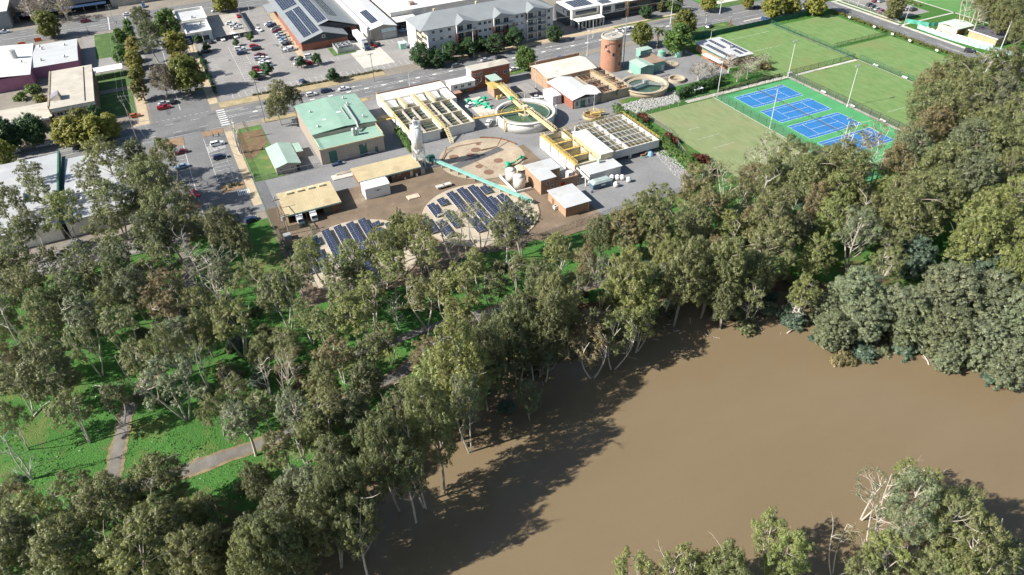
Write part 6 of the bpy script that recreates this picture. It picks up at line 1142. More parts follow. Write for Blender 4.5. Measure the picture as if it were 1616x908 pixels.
# ---------------- people ----------------
def skin(name, pts, edges, rad, mat_, parent):
    me = bpy.data.meshes.new(name); me.from_pydata(pts, edges, []); me.materials.append(mat_); o = bpy.data.objects.new(name, me); COL.objects.link(o)
    o.modifiers.new('skin', 'SKIN'); s_ = o.modifiers.new('sub', 'SUBSURF'); s_.levels = s_.render_levels = 1
    me.skin_vertices.new() if not me.skin_vertices else None
    for v, r_ in zip(me.skin_vertices[0].data, rad): v.radius = (r_, r_)
    me.skin_vertices[0].data[0].use_root = True
    if parent is not None: o.parent = parent
    return o
SKIN = M('skin', (.45, .27, .19)); HAIR = M('hair', (.03, .02, .015))
def person(label, c, x, y, rz, shirt, trs):
    X, Y = W(c, x, y); o = thing('person', label, 'person', (X, Y, .05), rz, 'people on foot')
    P = [(0, 0, .95), (0, 0, 1.2), (0, 0, 1.42), (.02, 0, 1.53), (.03, 0, 1.66), (.02, 0, 1.74), (0, .19, 1.4), (.06, .25, 1.14), (.16, .25, .92), (.18, .25, .84), (0, -.19, 1.4), (-.06, -.25, 1.14), (-.04, -.25, .9), (-.03, -.25, .82), (0, .1, .9), (.14, .1, .5), (.06, .1, .09), (.2, .1, .05), (0, -.1, .9), (-.02, -.1, .5), (-.2, -.1, .12), (-.08, -.1, .05)]
    E_ = [(0, 1), (1, 2), (2, 3), (3, 4), (4, 5), (2, 6), (6, 7), (7, 8), (8, 9), (2, 10), (10, 11), (11, 12), (12, 13), (0, 14), (14, 15), (15, 16), (16, 17), (0, 18), (18, 19), (19, 20), (20, 21)]
    R_ = [.13, .13, .13, .06, .1, .08, .06, .05, .04, .035, .06, .05, .04, .035, .09, .065, .045, .04, .09, .065, .045, .04]
    skin('body', P, E_, R_, SKIN, o)
    skin('shirt', [P[i] for i in (0, 1, 2, 6, 7, 10, 11)], [(0, 1), (1, 2), (2, 3), (3, 4), (2, 5), (5, 6)], [.15, .15, .15, .075, .065, .075, .065], shirt, o)
    skin('trousers', [P[i] for i in (0, 14, 15, 16, 18, 19, 20)], [(0, 1), (1, 2), (2, 3), (0, 4), (4, 5), (5, 6)], [.145, .105, .08, .06, .105, .08, .06], trs, o)
    q = MB(); q.cyl(.01, 0, 1.68, 1.8, .11, .06, 10); h = bpy.data.objects.new('hair', q.mesh('hair', HAIR)); COL.objects.link(h); h.parent = o
person('person in dark clothes walking across the top road', 'k8', 345, 385, 1.2, navy, dark)
person('person in blue standing by the front bays of the supermarket', 'z2', 568, 880, 1.5, M('blue_shirt', (.05, .12, .3)), navy)
person('left of two dark figures on the visitor car park island', 's3', 785, 135, 0, dark, dark)
person('right of two dark figures on the visitor car park island', 's3', 860, 130, 2.6, navy, dark)
person('person alone in the lot beside the long white warehouse', 'k2', 490, 200, .6, dark, navy)
person('person in blue at the near end of the supermarket wall cars', 'k1', 1065, 590, 1.5, M('blue_shirt', (.05, .12, .3)), dark)
# ---------------- trees ----------------
PERK = 1.75
def leafmat():
    m, nt, b = new('leaves')
    oi = node(nt, 'ShaderNodeObjectInfo'); at_ = node(nt, 'ShaderNodeAttribute', attribute_name='tone')
    lo = mix(nt, 1.0, oi.outputs['Color'], (.66, .70, .74), 'MULTIPLY'); hi = mix(nt, 1.0, oi.outputs['Color'], (1.42, 1.34, 1.15), 'MULTIPLY')
    c = mix(nt, at_.outputs['Fac'], lo, hi)
    hue = node(nt, 'ShaderNodeHueSaturation'); nt.links.new(c, hue.inputs['Color'])
    nt.links.new(math_(nt, 'ADD', .485, math_(nt, 'MULTIPLY', oi.outputs['Random'], .03)), hue.inputs['Hue'])
    nt.links.new(math_(nt, 'ADD', .9, math_(nt, 'MULTIPLY', oi.outputs['Random'], .2)), hue.inputs['Value'])
    nt.links.new(hue.outputs[0], b.inputs['Base Color']); b.inputs['Roughness'].default_value = .42; b.inputs['Specular IOR Level'].default_value = .5
    tr = node(nt, 'ShaderNodeBsdfTranslucent'); nt.links.new(hue.outputs[0], tr.inputs['Color'])
    mx = node(nt, 'ShaderNodeMixShader'); mx.inputs[0].default_value = .38
    nt.links.new(b.outputs[0], mx.inputs[1]); nt.links.new(tr.outputs[0], mx.inputs[2]); nt.links.new(mx.outputs[0], nt.nodes['Material Output'].inputs[0])
    return m
LEAF = leafmat()
BARK_P = M('pale_gum_bark', (.50, .45, .38), .85, .2, 1.2, stain=(.26, .20, .15)); BARK_M = M('mottled_gum_bark', (.31, .27, .22), .9, .3, 1.2, stain=(.16, .13, .10)); BARK_D = M('dark_gum_bark', (.17, .135, .11), .9, .25, 1.5); BARK_W = M('dead_white_wood', (.62, .57, .50), .85, .12, 1.5)
def leaves_mesh(name, clumps, per, size, rs, flat=.8, asp=.5, upb=.35, jit=.6):
    """clumps: (x, y, z, r). Leaf sprays gathered in tufts inside each clump"""
    Ps, Ns, Ts = [], [], []
    for (x, y, z, r) in clumps:
        nt_ = max(6, int(13 * r ** 1.4)); d = rs.normal(size=(nt_, 3)); d[:, 2] += upb; d /= np.linalg.norm(d, axis=1)[:, None]
        tc = d * r * rs.uniform(.45, 1.0, (nt_, 1)) * np.array([1, 1, flat]); tone = np.clip(rs.normal(.5, .24, nt_), 0, 1)
        n = max(10, int(per * PERK * r * r)); k = rs.integers(0, nt_, n)
        e = rs.normal(size=(n, 3)); e /= np.linalg.norm(e, axis=1)[:, None]; off = e * (.34 * r ** .5) * rs.uniform(.3, 1, (n, 1)) ** .6 * np.array([1, 1, .8])
        p = tc[k] + off; Ps.append(p + (x, y, z)); nn = p / (np.linalg.norm(p, axis=1)[:, None] + 1e-6) * .45 + e * .5 + rs.normal(size=(n, 3)) * jit * .42; nn[:, 2] += .55; Ns.append(nn); Ts.append(np.clip(tone[k] + rs.normal(0, .12, n), 0, 1))
    P = np.concatenate(Ps); N = np.concatenate(Ns); T = np.concatenate(Ts); N /= np.linalg.norm(N, axis=1)[:, None]
    n = len(P); a = rs.normal(size=(n, 3)); a -= (a * N).sum(1)[:, None] * N; a /= np.linalg.norm(a, axis=1)[:, None]; b_ = np.cross(N, a)
    s_ = size * rs.uniform(.6, 1.35, (n, 1)); A = a * s_; B_ = b_ * s_ * asp
    V = np.stack([P - A, P - B_ * .9 + A * .1, P + A, P + B_ + A * .1], 1).reshape(-1, 3)
    me = bpy.data.meshes.new(name); me.vertices.add(4 * n); me.vertices.foreach_set('co', V.astype(np.float32).ravel()); me.loops.add(4 * n); me.loops.foreach_set('vertex_index', np.arange(4 * n, dtype=np.int32))
    me.polygons.add(n); me.polygons.foreach_set('loop_start', np.arange(0, 4 * n, 4, dtype=np.int32)); me.polygons.foreach_set('loop_total', np.full(n, 4, dtype=np.int32)); me.update()
    at_ = me.attributes.new('tone', 'FLOAT', 'FACE'); at_.data.foreach_set('value', T.astype(np.float32)); me.materials.append(LEAF); return me
def bend(p, q, rs, n=3, w=.12):
    p, q = np.array(p, float), np.array(q, float); L = np.linalg.norm(q - p); o = rs.normal(size=3) * L * w
    return [tuple(p + (q - p) * t + o * sin(pi * t)) for t in np.linspace(0, 1, n + 1)]
def limb(mb, p, q, r0, r1, rs, n=3, w=.12, sides=5):
    P = bend(p, q, rs, n, w)
    for i in range(n): mb.tube(P[i], P[i + 1], r0 + (r1 - r0) * i / n, sides, r0 + (r1 - r0) * (i + 1) / n)
    return P
def gum(seed, h=18, w=12, stems=2, K=30, rc=(1.1, 1.9), zc=.66, zr=.30, per=135, size=.152, sparse=0., flat=.75, low=.15, bark=BARK_P):
    """eucalypt: leaning stems, limbs to clumps of leaves set over an uneven crown"""
    rs = np.random.default_rng(seed); mb = MB(); S = []
    for k in range(stems):
        a = rs.uniform(0, 2 * pi) + k * 2 * pi / stems; tilt = rs.uniform(.04, .13) if stems == 1 else rs.uniform(.1, .26)
        top = (cos(a) * h * tilt, sin(a) * h * tilt, h * rs.uniform(.78, .9)); base = (cos(a) * .2 * (stems > 1), sin(a) * .2 * (stems > 1), -.6)
        S += limb(mb, base, top, .34 if stems == 1 else .25, .07, rs, 8, .05, 7)
    S = np.array([s_ for s_ in S if s_[2] > h * .22]); C = []; R = w / 2
    lob = [(rs.uniform(0, 2 * pi), rs.uniform(.55, 1.15)) for _ in range(5)]
    t = 0
    while len(C) < K and t < 4000:
        t += 1; d = rs.normal(size=3); d /= np.linalg.norm(d)
        if d[2] < -.75 + low: continue
        a = atan2(d[1], d[0]); lobe = max(.62, max(g * max(0, cos((a - o) )) ** 2 for o, g in lob)); rr = rs.uniform(.35, 1.0) ** .5
        z = h * zc + d[2] * h * zr * rr * (1 if d[2] > 0 else 1.1); x, y = d[0] * R * rr * lobe, d[1] * R * rr * lobe; r_ = rs.uniform(*rc)
        if any((x - c[0]) ** 2 + (y - c[1]) ** 2 + (z - c[2]) ** 2 < (.62 * (r_ + c[3])) ** 2 for c in C): continue
        C.append((x, y, z, r_))
    for (x, y, z, r_) in C:
        j = np.argmin(np.hypot(S[:, 0] - x, S[:, 1] - y) + np.abs(S[:, 2] - (z - .45 * np.hypot(x - S[:, 0], y - S[:, 1]) - 1.2)) * 1.1); p = S[j]
        P = limb(mb, p, (x, y, z - r_ * .3), .085, .022, rs, 3, .10)
        for _ in range(2): e = rs.normal(size=3) * r_ * .6; limb(mb, P[2], (x + e[0], y + e[1], z + abs(e[2]) * .3), .03, .01, rs, 2, .1, 4)
    for _ in range(int(1 + sparse * 6)):   # bare dead limbs
        p = S[rs.integers(0, len(S))]; a = rs.uniform(0, 2 * pi); L = rs.uniform(.2, .42) * w; q = (p[0] + cos(a) * L, p[1] + sin(a) * L, p[2] + rs.uniform(.1, .6) * L); P = limb(mb, p, q, .08, .02, rs, 4, .06)
        for _ in range(2): limb(mb, P[2], (P[2][0] + rs.normal() * 1.2, P[2][1] + rs.normal() * 1.2, P[2][2] + rs.uniform(.4, 1.6)), .03, .01, rs, 2, .1, 4)
    C = [c for c in C if rs.random() > sparse * .4]
    return mb.mesh('trunk', bark), leaves_mesh('crown', C, per, size, rs, flat), h, w
def broad(seed, h=9, w=9, K=34, rc=(1.1, 1.7), per=135, size=.19, bark=BARK_D, conic=0., zb=.2):
    rs = np.random.default_rng(seed); mb = MB(); limb(mb, (0, 0, -.3), (0, 0, h * .8), .26, .06, rs, 4, .02, 7); C = []
    for k in range(K):
        z = rs.uniform(zb, .95); d = rs.uniform(0, 2 * pi); u = (z - zb) / (.95 - zb); prof = sqrt(max(.05, 1 - (2 * u - .9) ** 2 * .95)) if not conic else (1 - u) * conic + (1 - conic) * sqrt(max(.05, 1 - (2 * u - 1) ** 2))
        rr = rs.uniform(.3, 1) ** .5 * w / 2 * .8 * prof; x, y = rr * cos(d), rr * sin(d); C.append((x, y, z * h, rs.uniform(*rc))); limb(mb, (0, 0, max(.8, z * h - rr * .7)), (x, y, z * h), .06, .02, rs, 2, .08, 4)
    return mb.mesh('trunk', bark), leaves_mesh('crown', C, per, size, rs, .95), h, w
def deadtree(seed, h=14, w=8, k_=1.0):
    rs = np.random.default_rng(seed); mb = MB(); S = []
    for k in range(2): a = rs.uniform(0, 6.3); S += limb(mb, (0, 0, -.5), (cos(a) * 1.6, sin(a) * 1.6, h * rs.uniform(.8, 1)), .26 * k_, .05 * k_, rs, 6, .05, 7)
    for _ in range(16):
        p = S[rs.integers(2, len(S))]; a = rs.uniform(0, 6.3); L = rs.uniform(.2, .5) * w; P = limb(mb, p, (p[0] + cos(a) * L, p[1] + sin(a) * L, p[2] + L * rs.uniform(.3, 1)), .1 * k_, .03 * k_, rs, 3, .12)
        for _ in range(3): q = P[rs.integers(1, 4)]; limb(mb, q, (q[0] + rs.normal() * 1.1, q[1] + rs.normal() * 1.1, q[2] + rs.uniform(.3, 1.8)), .035, .01, rs, 2, .1, 4)
    return mb.mesh('trunk', BARK_W), None, h, w
def bush(seed, h=2.5, w=4, K=12, per=210, size=.15):
    rs = np.random.default_rng(seed); mb = MB(); C = []
    for k in range(K): a = rs.uniform(0, 6.3); rr = rs.uniform(0, 1) ** .5 * w * .38; z = h * rs.uniform(.3, .72) * (1 - .4 * rr / (w / 2)); C.append((rr * cos(a), rr * sin(a), z, min(h * .42, w * .24) * rs.uniform(.8, 1.2))); limb(mb, (0, 0, -.2), (rr * cos(a), rr * sin(a), z), .05, .015, rs, 2, .1, 4)
    return mb.mesh('stem', BARK_D), leaves_mesh('foliage', C, per, size, rs, .9), h, w
PR = {'gumA': [gum(11, 18, 12, 2, 30), gum(12, 19, 13, 3, 34), gum(13, 17, 11, 1, 26), gum(18, 18, 12, 2, 32, sparse=.15), gum(14, 17, 13, 2, 30), gum(15, 20, 12, 3, 36, (.9, 1.6)), gum(16, 18, 13, 1, 24, (1.2, 2.1))],
      'gumB': [gum(21, 16, 13, 1, 46, (1.3, 2.1), .6, .34, bark=BARK_M), gum(22, 17, 13, 2, 50, (1.2, 2.1), .58, .36, bark=BARK_M), gum(23, 15, 12, 2, 44, (1.2, 2.0), .6, .36, bark=BARK_M), gum(24, 18, 13, 2, 44, (1.1, 1.9), .6, .36, bark=BARK_M)],
      'gumC': [gum(31, 20, 8.5, 1, 24, (1.0, 1.7), .66, .3), gum(32, 19, 9, 2, 26, (1.0, 1.6), .64, .32), gum(33, 21, 9, 2, 30, (.9, 1.5), .6, .36)],
      'gumD': [gum(41, 18, 12, 2, 22, (.8, 1.4), .66, .3, 50, sparse=.55), gum(42, 19, 11, 3, 22, (.8, 1.4), .68, .28, 50, sparse=.7)],
      'wattle': [gum(51, 13, 12, 3, 62, (1.2, 2.0), .5, .44, 165, .165, flat=.85, low=-.05, bark=BARK_D), gum(52, 12, 12, 3, 58, (1.2, 2.1), .5, .46, 165, .165, flat=.85, low=-.05, bark=BARK_D)],
      'round': [broad(61, 9, 9, 50, (1.2, 1.8)), broad(62, 9, 9, 54, (1.2, 1.9)), broad(63, 10, 9, 52, (1.2, 1.8))], 'cone': [broad(64, 11, 7, 30, conic=.75)], 'fig': [broad(65, 10, 10, 60, (1.0, 1.6), 130, .2, zb=.12), broad(66, 9, 10, 56, (1.0, 1.6), 130, .2, zb=.12)],
      'bare': [gum(71, 9, 11, 3, 40, (.7, 1.2), .6, .34, 42, .16, sparse=.9, bark=BARK_P)], 'dead': [deadtree(81), deadtree(82, 12, 7), deadtree(83, 12, 7, 1.9)], 'ball': [broad(91, 3.8, 3.6, 22, (.85, 1.05), 420, .11, zb=.38)],
      'bush': [bush(95), bush(96, 2.2, 4, 14), bush(97, 3, 4, 14)]}
USED = {}; TL = []
def plant(kind, var, x, y, h, w, tint, z=None, name=None, lean=None):
    T = PR[kind][var % len(PR[kind])]; trunk, crown, H0, W0 = T; z = gz(x, y) if z is None else z
    if z < WL - .4: z = WL - .4
    o = bpy.data.objects.new(name or {'dead': 'dead_tree', 'bush': 'shrub', 'ball': 'clipped_tree', 'fig': 'leafy_tree', 'round': 'street_tree', 'cone': 'street_tree', 'bare': 'bare_tree', 'wattle': 'wattle_tree'}.get(kind, 'gum_tree'), None); COL.objects.link(o)
    o.location = (x, y, z); ln = lean if lean is not None else (rng.gauss(0, .055), rng.gauss(0, .055)); o.rotation_euler = (ln[0], ln[1], rng.uniform(0, 6.28)); o.scale = (w / W0, w / W0, h / H0)
    for nm, me in (('crown', crown), ('trunk', trunk)):
        if me is None: continue
        if kind == 'bush': nm = {'crown': 'foliage', 'trunk': 'stem'}[nm]
        c = bpy.data.objects.new(nm, me); COL.objects.link(c); c.parent = o
        if nm in ('crown', 'foliage'): c.color = (*tint, 1)
    o['category'] = 'shrub' if kind == 'bush' else 'tree'; o['_k'] = kind; TL.append((o, kind, x, y, h, w, tint)); return o
OL = (.205, .225, .098); YG = (.238, .268, .098); DK = (.155, .175, .082); BR = (.240, .208, .108); GG = (.195, .222, .130); WT = (.225, .262, .165); BT = (.125, .185, .135)
SY = (.30, .30, .07); SG = (.125, .215, .055); FG_ = (.065, .13, .05); GB = (.20, .17, .125); SGY = (.19, .205, .055)
TN = {'OL': OL, 'YG': YG, 'DK': DK, 'BR': BR, 'GG': GG, 'WT': WT, 'BT': BT, 'SY': SY, 'SG': SG, 'FG': FG_, 'GB': GB, 'SGY': SGY}
def put(c, x, y, wpx, kind, tint, h=None, base=None, name=None, lean=None, var=None):
    s_ = SC[c][2]; hg = h or 12.0; X, Y = W(c, x, y, hg * .6); wm = wpx / s_ / PXM(X, Y)
    if kind.startswith('gum') or kind in ('round', 'cone', 'bare'): wpx = wpx * 1.1
    if h is None:
        for _ in range(3):
            h_ = max(10, min(25, wm * .98 + 7)) if kind.startswith('gum') else wm * {'wattle': 1.0, 'bush': .65, 'round': 1.05, 'cone': 1.6, 'fig': .82, 'bare': .8, 'ball': 1.05, 'dead': 1.6}[kind]
            X, Y = W(c, x, y, h_ * (.62 if kind.startswith('gum') else .5)); wm = wpx / s_ / PXM(X, Y)
            if kind.startswith('gum'): wm = min(wm, 16)
        h = h_
    return plant(kind, var if var is not None else rng.randrange(2 if kind == 'dead' else 9), X, Y, h, wm, TN[tint], name=name, lean=lean)
L_ = '''f1|60,40,180,A,OL|110,160,190,A,OL|230,300,190,B,OL|250,560,260,B,DK|60,610,170,A,OL|350,110,170,A,GG|330,200,150,C,DK|500,210,150,A,OL|620,160,170,B,GG|770,190,200,A,BR|790,300,150,C,BR|700,80,120,C,OL|560,350,190,A,OL|400,430,170,A,OL|640,520,200,A,OL|800,600,260,A,GG|330,740,190,A,OL|520,690,130,A,DK|1090,320,200,A,YG|1320,200,210,A,OL|1360,450,170,C,OL|1440,300,130,C,OL|1180,110,150,A,OL|1050,90,130,C,GG|1060,600,150,D,BR|1500,600,190,B,OL|1370,750,200,A,GG|1250,740,140,C,OL|1000,730,140,A,OL|40,790,150,A,OL|1580,200,140,C,OL|1530,340,140,C,OL|930,160,150,D,GG|190,420,150,A,OL|450,130,130,C,OL
f2|50,290,200,A,YG|130,200,170,C,YG|230,80,160,C,YG|380,190,190,A,OL|540,170,250,A,YG|520,320,150,A,YG|210,390,140,A,OL|140,460,120,C,OL|90,620,180,B,DK|520,540,320,B,YG|440,700,260,B,OL|330,640,150,C,OL|760,390,250,B,DK|900,460,100,C,OL|940,110,190,B,DK|960,460,110,C,GG|885,640,120,B,GG|1070,140,120,C,OL|1230,90,160,A,GG|1170,330,190,A,BR|1400,300,150,A,YG|1390,170,250,B,YG|1550,110,150,C,GG|700,150,130,C,DK|250,720,200,B,DK|60,760,170,B,GG|640,60,120,C,YG|820,60,110,C,OL|680,460,200,B,DK|620,640,150,B,GG|40,120,120,C,OL|830,250,170,B,DK|760,560,110,B,DK
f4|170,610,270,A,YG|60,560,170,A,OL|310,520,180,A,OL|520,560,290,B,OL|740,480,260,B,OL|760,690,300,B,OL|600,800,230,A,YG|420,800,250,A,YG|900,800,220,B,YG|970,590,150,A,OL|1330,560,240,B,DK|1200,690,200,B,DK|1450,480,250,B,GG|1480,640,220,B,DK|60,830,220,A,YG|1150,200,180,C,GG|1240,470,150,B,DK|1380,790,200,B,DK|1250,800,200,B,DK|1540,150,210,A,OL|1090,60,160,A,OL|1480,230,190,B,OL|250,720,190,A,OL|860,630,160,A,YG|1060,760,170,B,DK|1590,560,170,B,GG|1560,330,200,B,DK|1330,330,170,A,OL
f3|60,320,150,A,OL|220,220,140,D,OL|130,400,160,A,BR|440,110,150,D,OL|350,150,120,D,OL|520,130,170,A,OL|770,180,260,B,OL|580,260,200,B,OL|720,310,180,B,YG|710,430,200,B,YG|420,440,290,B,OL|430,560,260,B,OL|380,640,200,B,OL|130,690,230,B,OL|40,600,160,B,OL|220,790,150,B,DK|640,590,160,B,YG|930,150,200,D,BR|1010,170,170,B,BR|1100,120,230,B,GG|1230,200,260,B,OL|1350,90,260,B,GG|1480,110,260,B,OL|1570,30,220,B,OL|1040,340,250,B,OL|1060,440,280,B,OL|1210,340,260,B,OL|970,650,170,A,OL|1500,430,310,B,YG|1390,520,280,B,YG|1600,330,230,B,YG|1580,560,220,B,YG|590,750,150,A,YG|330,770,140,A,OL|1000,560,150,A,OL|820,300,160,B,OL|1400,230,240,B,GG|1540,220,200,B,OL|60,470,150,A,OL|250,330,150,A,OL|530,500,170,B,DK
f6|90,860,230,A,YG|200,830,150,A,SGY|455,700,210,A,YG|560,840,150,D,OL|790,750,180,D,BR|920,470,200,D,GG|1050,400,130,A,YG|960,620,210,D,GG|1170,450,130,A,YG|1260,530,200,A,OL|1360,620,170,A,GG|1400,730,230,A,BR|1190,680,200,A,OL|1000,800,230,A,YG|1500,840,200,A,OL|1590,840,150,A,GG|860,860,190,A,OL|1180,850,200,B,OL|1340,860,200,A,YG
5|170,300,160,A,OL|60,500,260,A,OL|190,640,180,A,OL|420,540,260,A,YG|560,320,220,A,OL|660,200,250,A,YG|700,480,300,B,OL|640,650,230,A,OL|820,330,200,A,OL|960,330,260,B,OL|940,480,240,B,DK|1010,560,300,B,OL|930,700,280,B,DK|1080,640,240,A,OL|1150,460,160,C,OL|40,760,240,A,OL|130,700,180,A,OL|330,860,150,A,OL|1400,640,260,B,DK|1520,720,170,B,DK|1420,840,220,D,GG|1230,840,260,D,GG|520,860,200,A,OL|730,780,190,C,OL|1060,840,200,C,OL|880,180,160,B,DK|1040,200,220,A,OL|250,420,200,A,OL|1190,560,120,C,OL
6|1150,780,260,A,YG|1010,760,200,B,OL|1330,740,230,D,YG|1450,640,170,D,BR|1190,880,230,A,YG|930,860,190,A,YG|1390,860,200,D,OL|700,880,170,D,GG
7|330,760,260,A,GG|60,760,210,D,OL|230,850,230,A,OL|1110,740,280,B,OL|960,820,240,B,BR|1240,640,220,A,OL|1180,820,260,B,OL|1450,560,260,A,BR|1540,440,150,D,OL|1430,740,240,A,OL|1570,640,230,A,OL|1000,870,180,A,GG|840,850,200,B,DK|1340,860,220,B,OL
4|1400,60,130,B,OL|1450,40,130,B,OL|1500,60,140,B,OL|1550,30,140,B,OL|1590,90,140,B,DK|1460,120,120,B,OL|1540,130,130,B,OL|1340,10,110,A,OL|1400,5,110,B,OL|1600,190,120,B,OL|1290,20,160,D,GG|1380,420,200,A,OL|1500,400,220,B,OL|1180,470,260,B,OL|1060,500,190,B,BR|1040,640,260,B,OL|1280,560,320,B,OL|1450,580,330,B,GG|1560,700,280,B,OL|1200,720,320,B,OL|1060,780,240,B,BR|1380,800,320,B,OL|930,860,230,B,BR|700,835,200,D,BR|560,870,240,D,OL|60,890,170,D,OL'''
for ln in L_.split('\n'):
    c, *its = ln.split('|'); c = int(c) if c.isdigit() else c
    for it in its: x, y, w_, k, t = it.split(','); put(c, float(x), float(y), float(w_) * (1.0 if c != 5 else .95), 'gum' + k, t)
for x, y, w_, k, t, h in ((714, 580, 112, 'B', 'YG', 32), (684, 664, 95, 'B', 'OL', 31), (610, 700, 100, 'B', 'DK', 30), (640, 735, 75, 'A', 'DK', 25), (560, 765, 105, 'B', 'DK', 28), (505, 800, 110, 'B', 'DK', 28), (655, 705, 80, 'A', 'OL', 27), (735, 625, 75, 'A', 'GG', 25), (560, 835, 85, 'A', 'DK', 25), (500, 400, 60, 'A', 'YG', 17), (470, 430, 60, 'A', 'OL', 17), (555, 415, 60, 'A', 'YG', 18), (530, 440, 55, 'C', 'OL', 18), (600, 400, 60, 'A', 'YG', 19), (440, 460, 60, 'A', 'GG', 17), (455, 850, 110, 'B', 'DK', 27), (400, 880, 110, 'B', 'OL', 26), (765, 555, 75, 'B', 'DK', 26), (812, 520, 80, 'B', 'DK', 25), (852, 505, 75, 'B', 'DK', 26), (905, 475, 80, 'B', 'OL', 26), (1000, 440, 95, 'B', 'YG', 27), (1075, 430, 90, 'B', 'OL', 25), (1140, 420, 90, 'B', 'OL', 25), (1238, 858, 88, 'B', 'YG', 22), (1152, 888, 95, 'B', 'OL', 20), (1440, 790, 110, 'A', 'GG', 26), (1010, 912, 90, 'A', 'YG', 18), (1080, 896, 95, 'A', 'YG', 19), (1505, 820, 100, 'A', 'OL', 25), (1550, 860, 100, 'A', 'OL', 22), (100, 885, 130, 'B', 'OL', 19), (25, 860, 120, 'B', 'DK', 18), (210, 880, 120, 'A', 'YG', 19), (290, 870, 120, 'B', 'OL', 19)):
    put(0, x, y, w_ * .92, 'gum' + k, t, h=h)
# wattles and drowned shrubs along the far bank
for c, x, y, w_, t in (('f3', 1250, 740, 320, 'WT'), ('f3', 1480, 790, 320, 'WT'), ('f3', 870, 760, 300, 'WT'), ('f3', 1050, 850, 260, 'WT'), ('f3', 720, 840, 190, 'GG'), ('f3', 1600, 860, 260, 'WT'), ('f3', 1360, 640, 260, 'BT'), ('f3', 1130, 620, 220, 'BT'), ('f7', 1450, 420, 260, 'WT'), ('f7', 1570, 470, 260, 'WT'), ('f7', 1230, 330, 280, 'GG'), ('f7', 1080, 300, 260, 'GG'), ('f7', 740, 340, 210, 'GG'), ('f7', 880, 300, 260, 'WT'), ('f7', 1290, 460, 180, 'WT'), ('f7', 1590, 240, 240, 'WT'), ('f7', 1470, 250, 260, 'WT')):
    SC['f7'] = (1076, 400, 2.987); put(c, x, y, w_, 'wattle', t)
for c, x, y, w_, t in (('f3', 530, 860, 150, 'BT'), ('f7', 870, 430, 120, 'BT'), ('f7', 1080, 430, 120, 'BT'), ('f7', 1230, 440, 110, 'BT'), ('f2', 770, 690, 90, 'BT'), ('f2', 640, 600, 120, 'BT'), ('f7', 630, 370, 50, 'BT'), ('f7', 970, 430, 80, 'GG'), ('f7', 760, 450, 120, 'BR'), ('f7', 310, 310, 110, 'DK'), ('f4', 1440, 750, 130, 'BT'), ('f2', 130, 800, 130, 'BT'), ('f7', 1500, 560, 120, 'BT'), ('f3', 1000, 520, 130, 'BT'), ('f4', 390, 560, 130, 'GG'), ('f1', 640, 380, 90, 'DK')): put(c, x, y, w_, 'bush', t, h=None)
for c, x, y, h, wpx in (('f1', 980, 100, 14, 150), ('f1', 60, 340, 16, 130), ('f1', 780, 420, 11, 100), ('f1', 1240, 560, 12, 110), ('f2', 250, 260, 11, 110), ('f4', 60, 320, 14, 130), ('f4', 1400, 260, 13, 120), ('f3', 350, 330, 15, 130), (5, 1230, 780, 15, 130), ('f3', 540, 820, 8, 140), ('f1', 420, 50, 13, 120), ('f3', 60, 520, 8, 110), ('f4', 1470, 700, 9, 110)): put(c, x, y, wpx, 'dead', 'OL', h=h)
# two signature trees: the leaning tree standing in the flood, and the pale roadside tree
put('f2', 1190, 400, 215, 'gumA', 'BR', h=17, lean=(0, .08), var=3); put('f2', 1290, 350, 200, 'gumA', 'OL', h=18, var=3); put('s3', 1060, 100, 230, 'dead', 'OL', var=2, h=12, name='pale_street_tree'); put('s3', 1200, 10, 60, 'bare', 'GB', h=7)
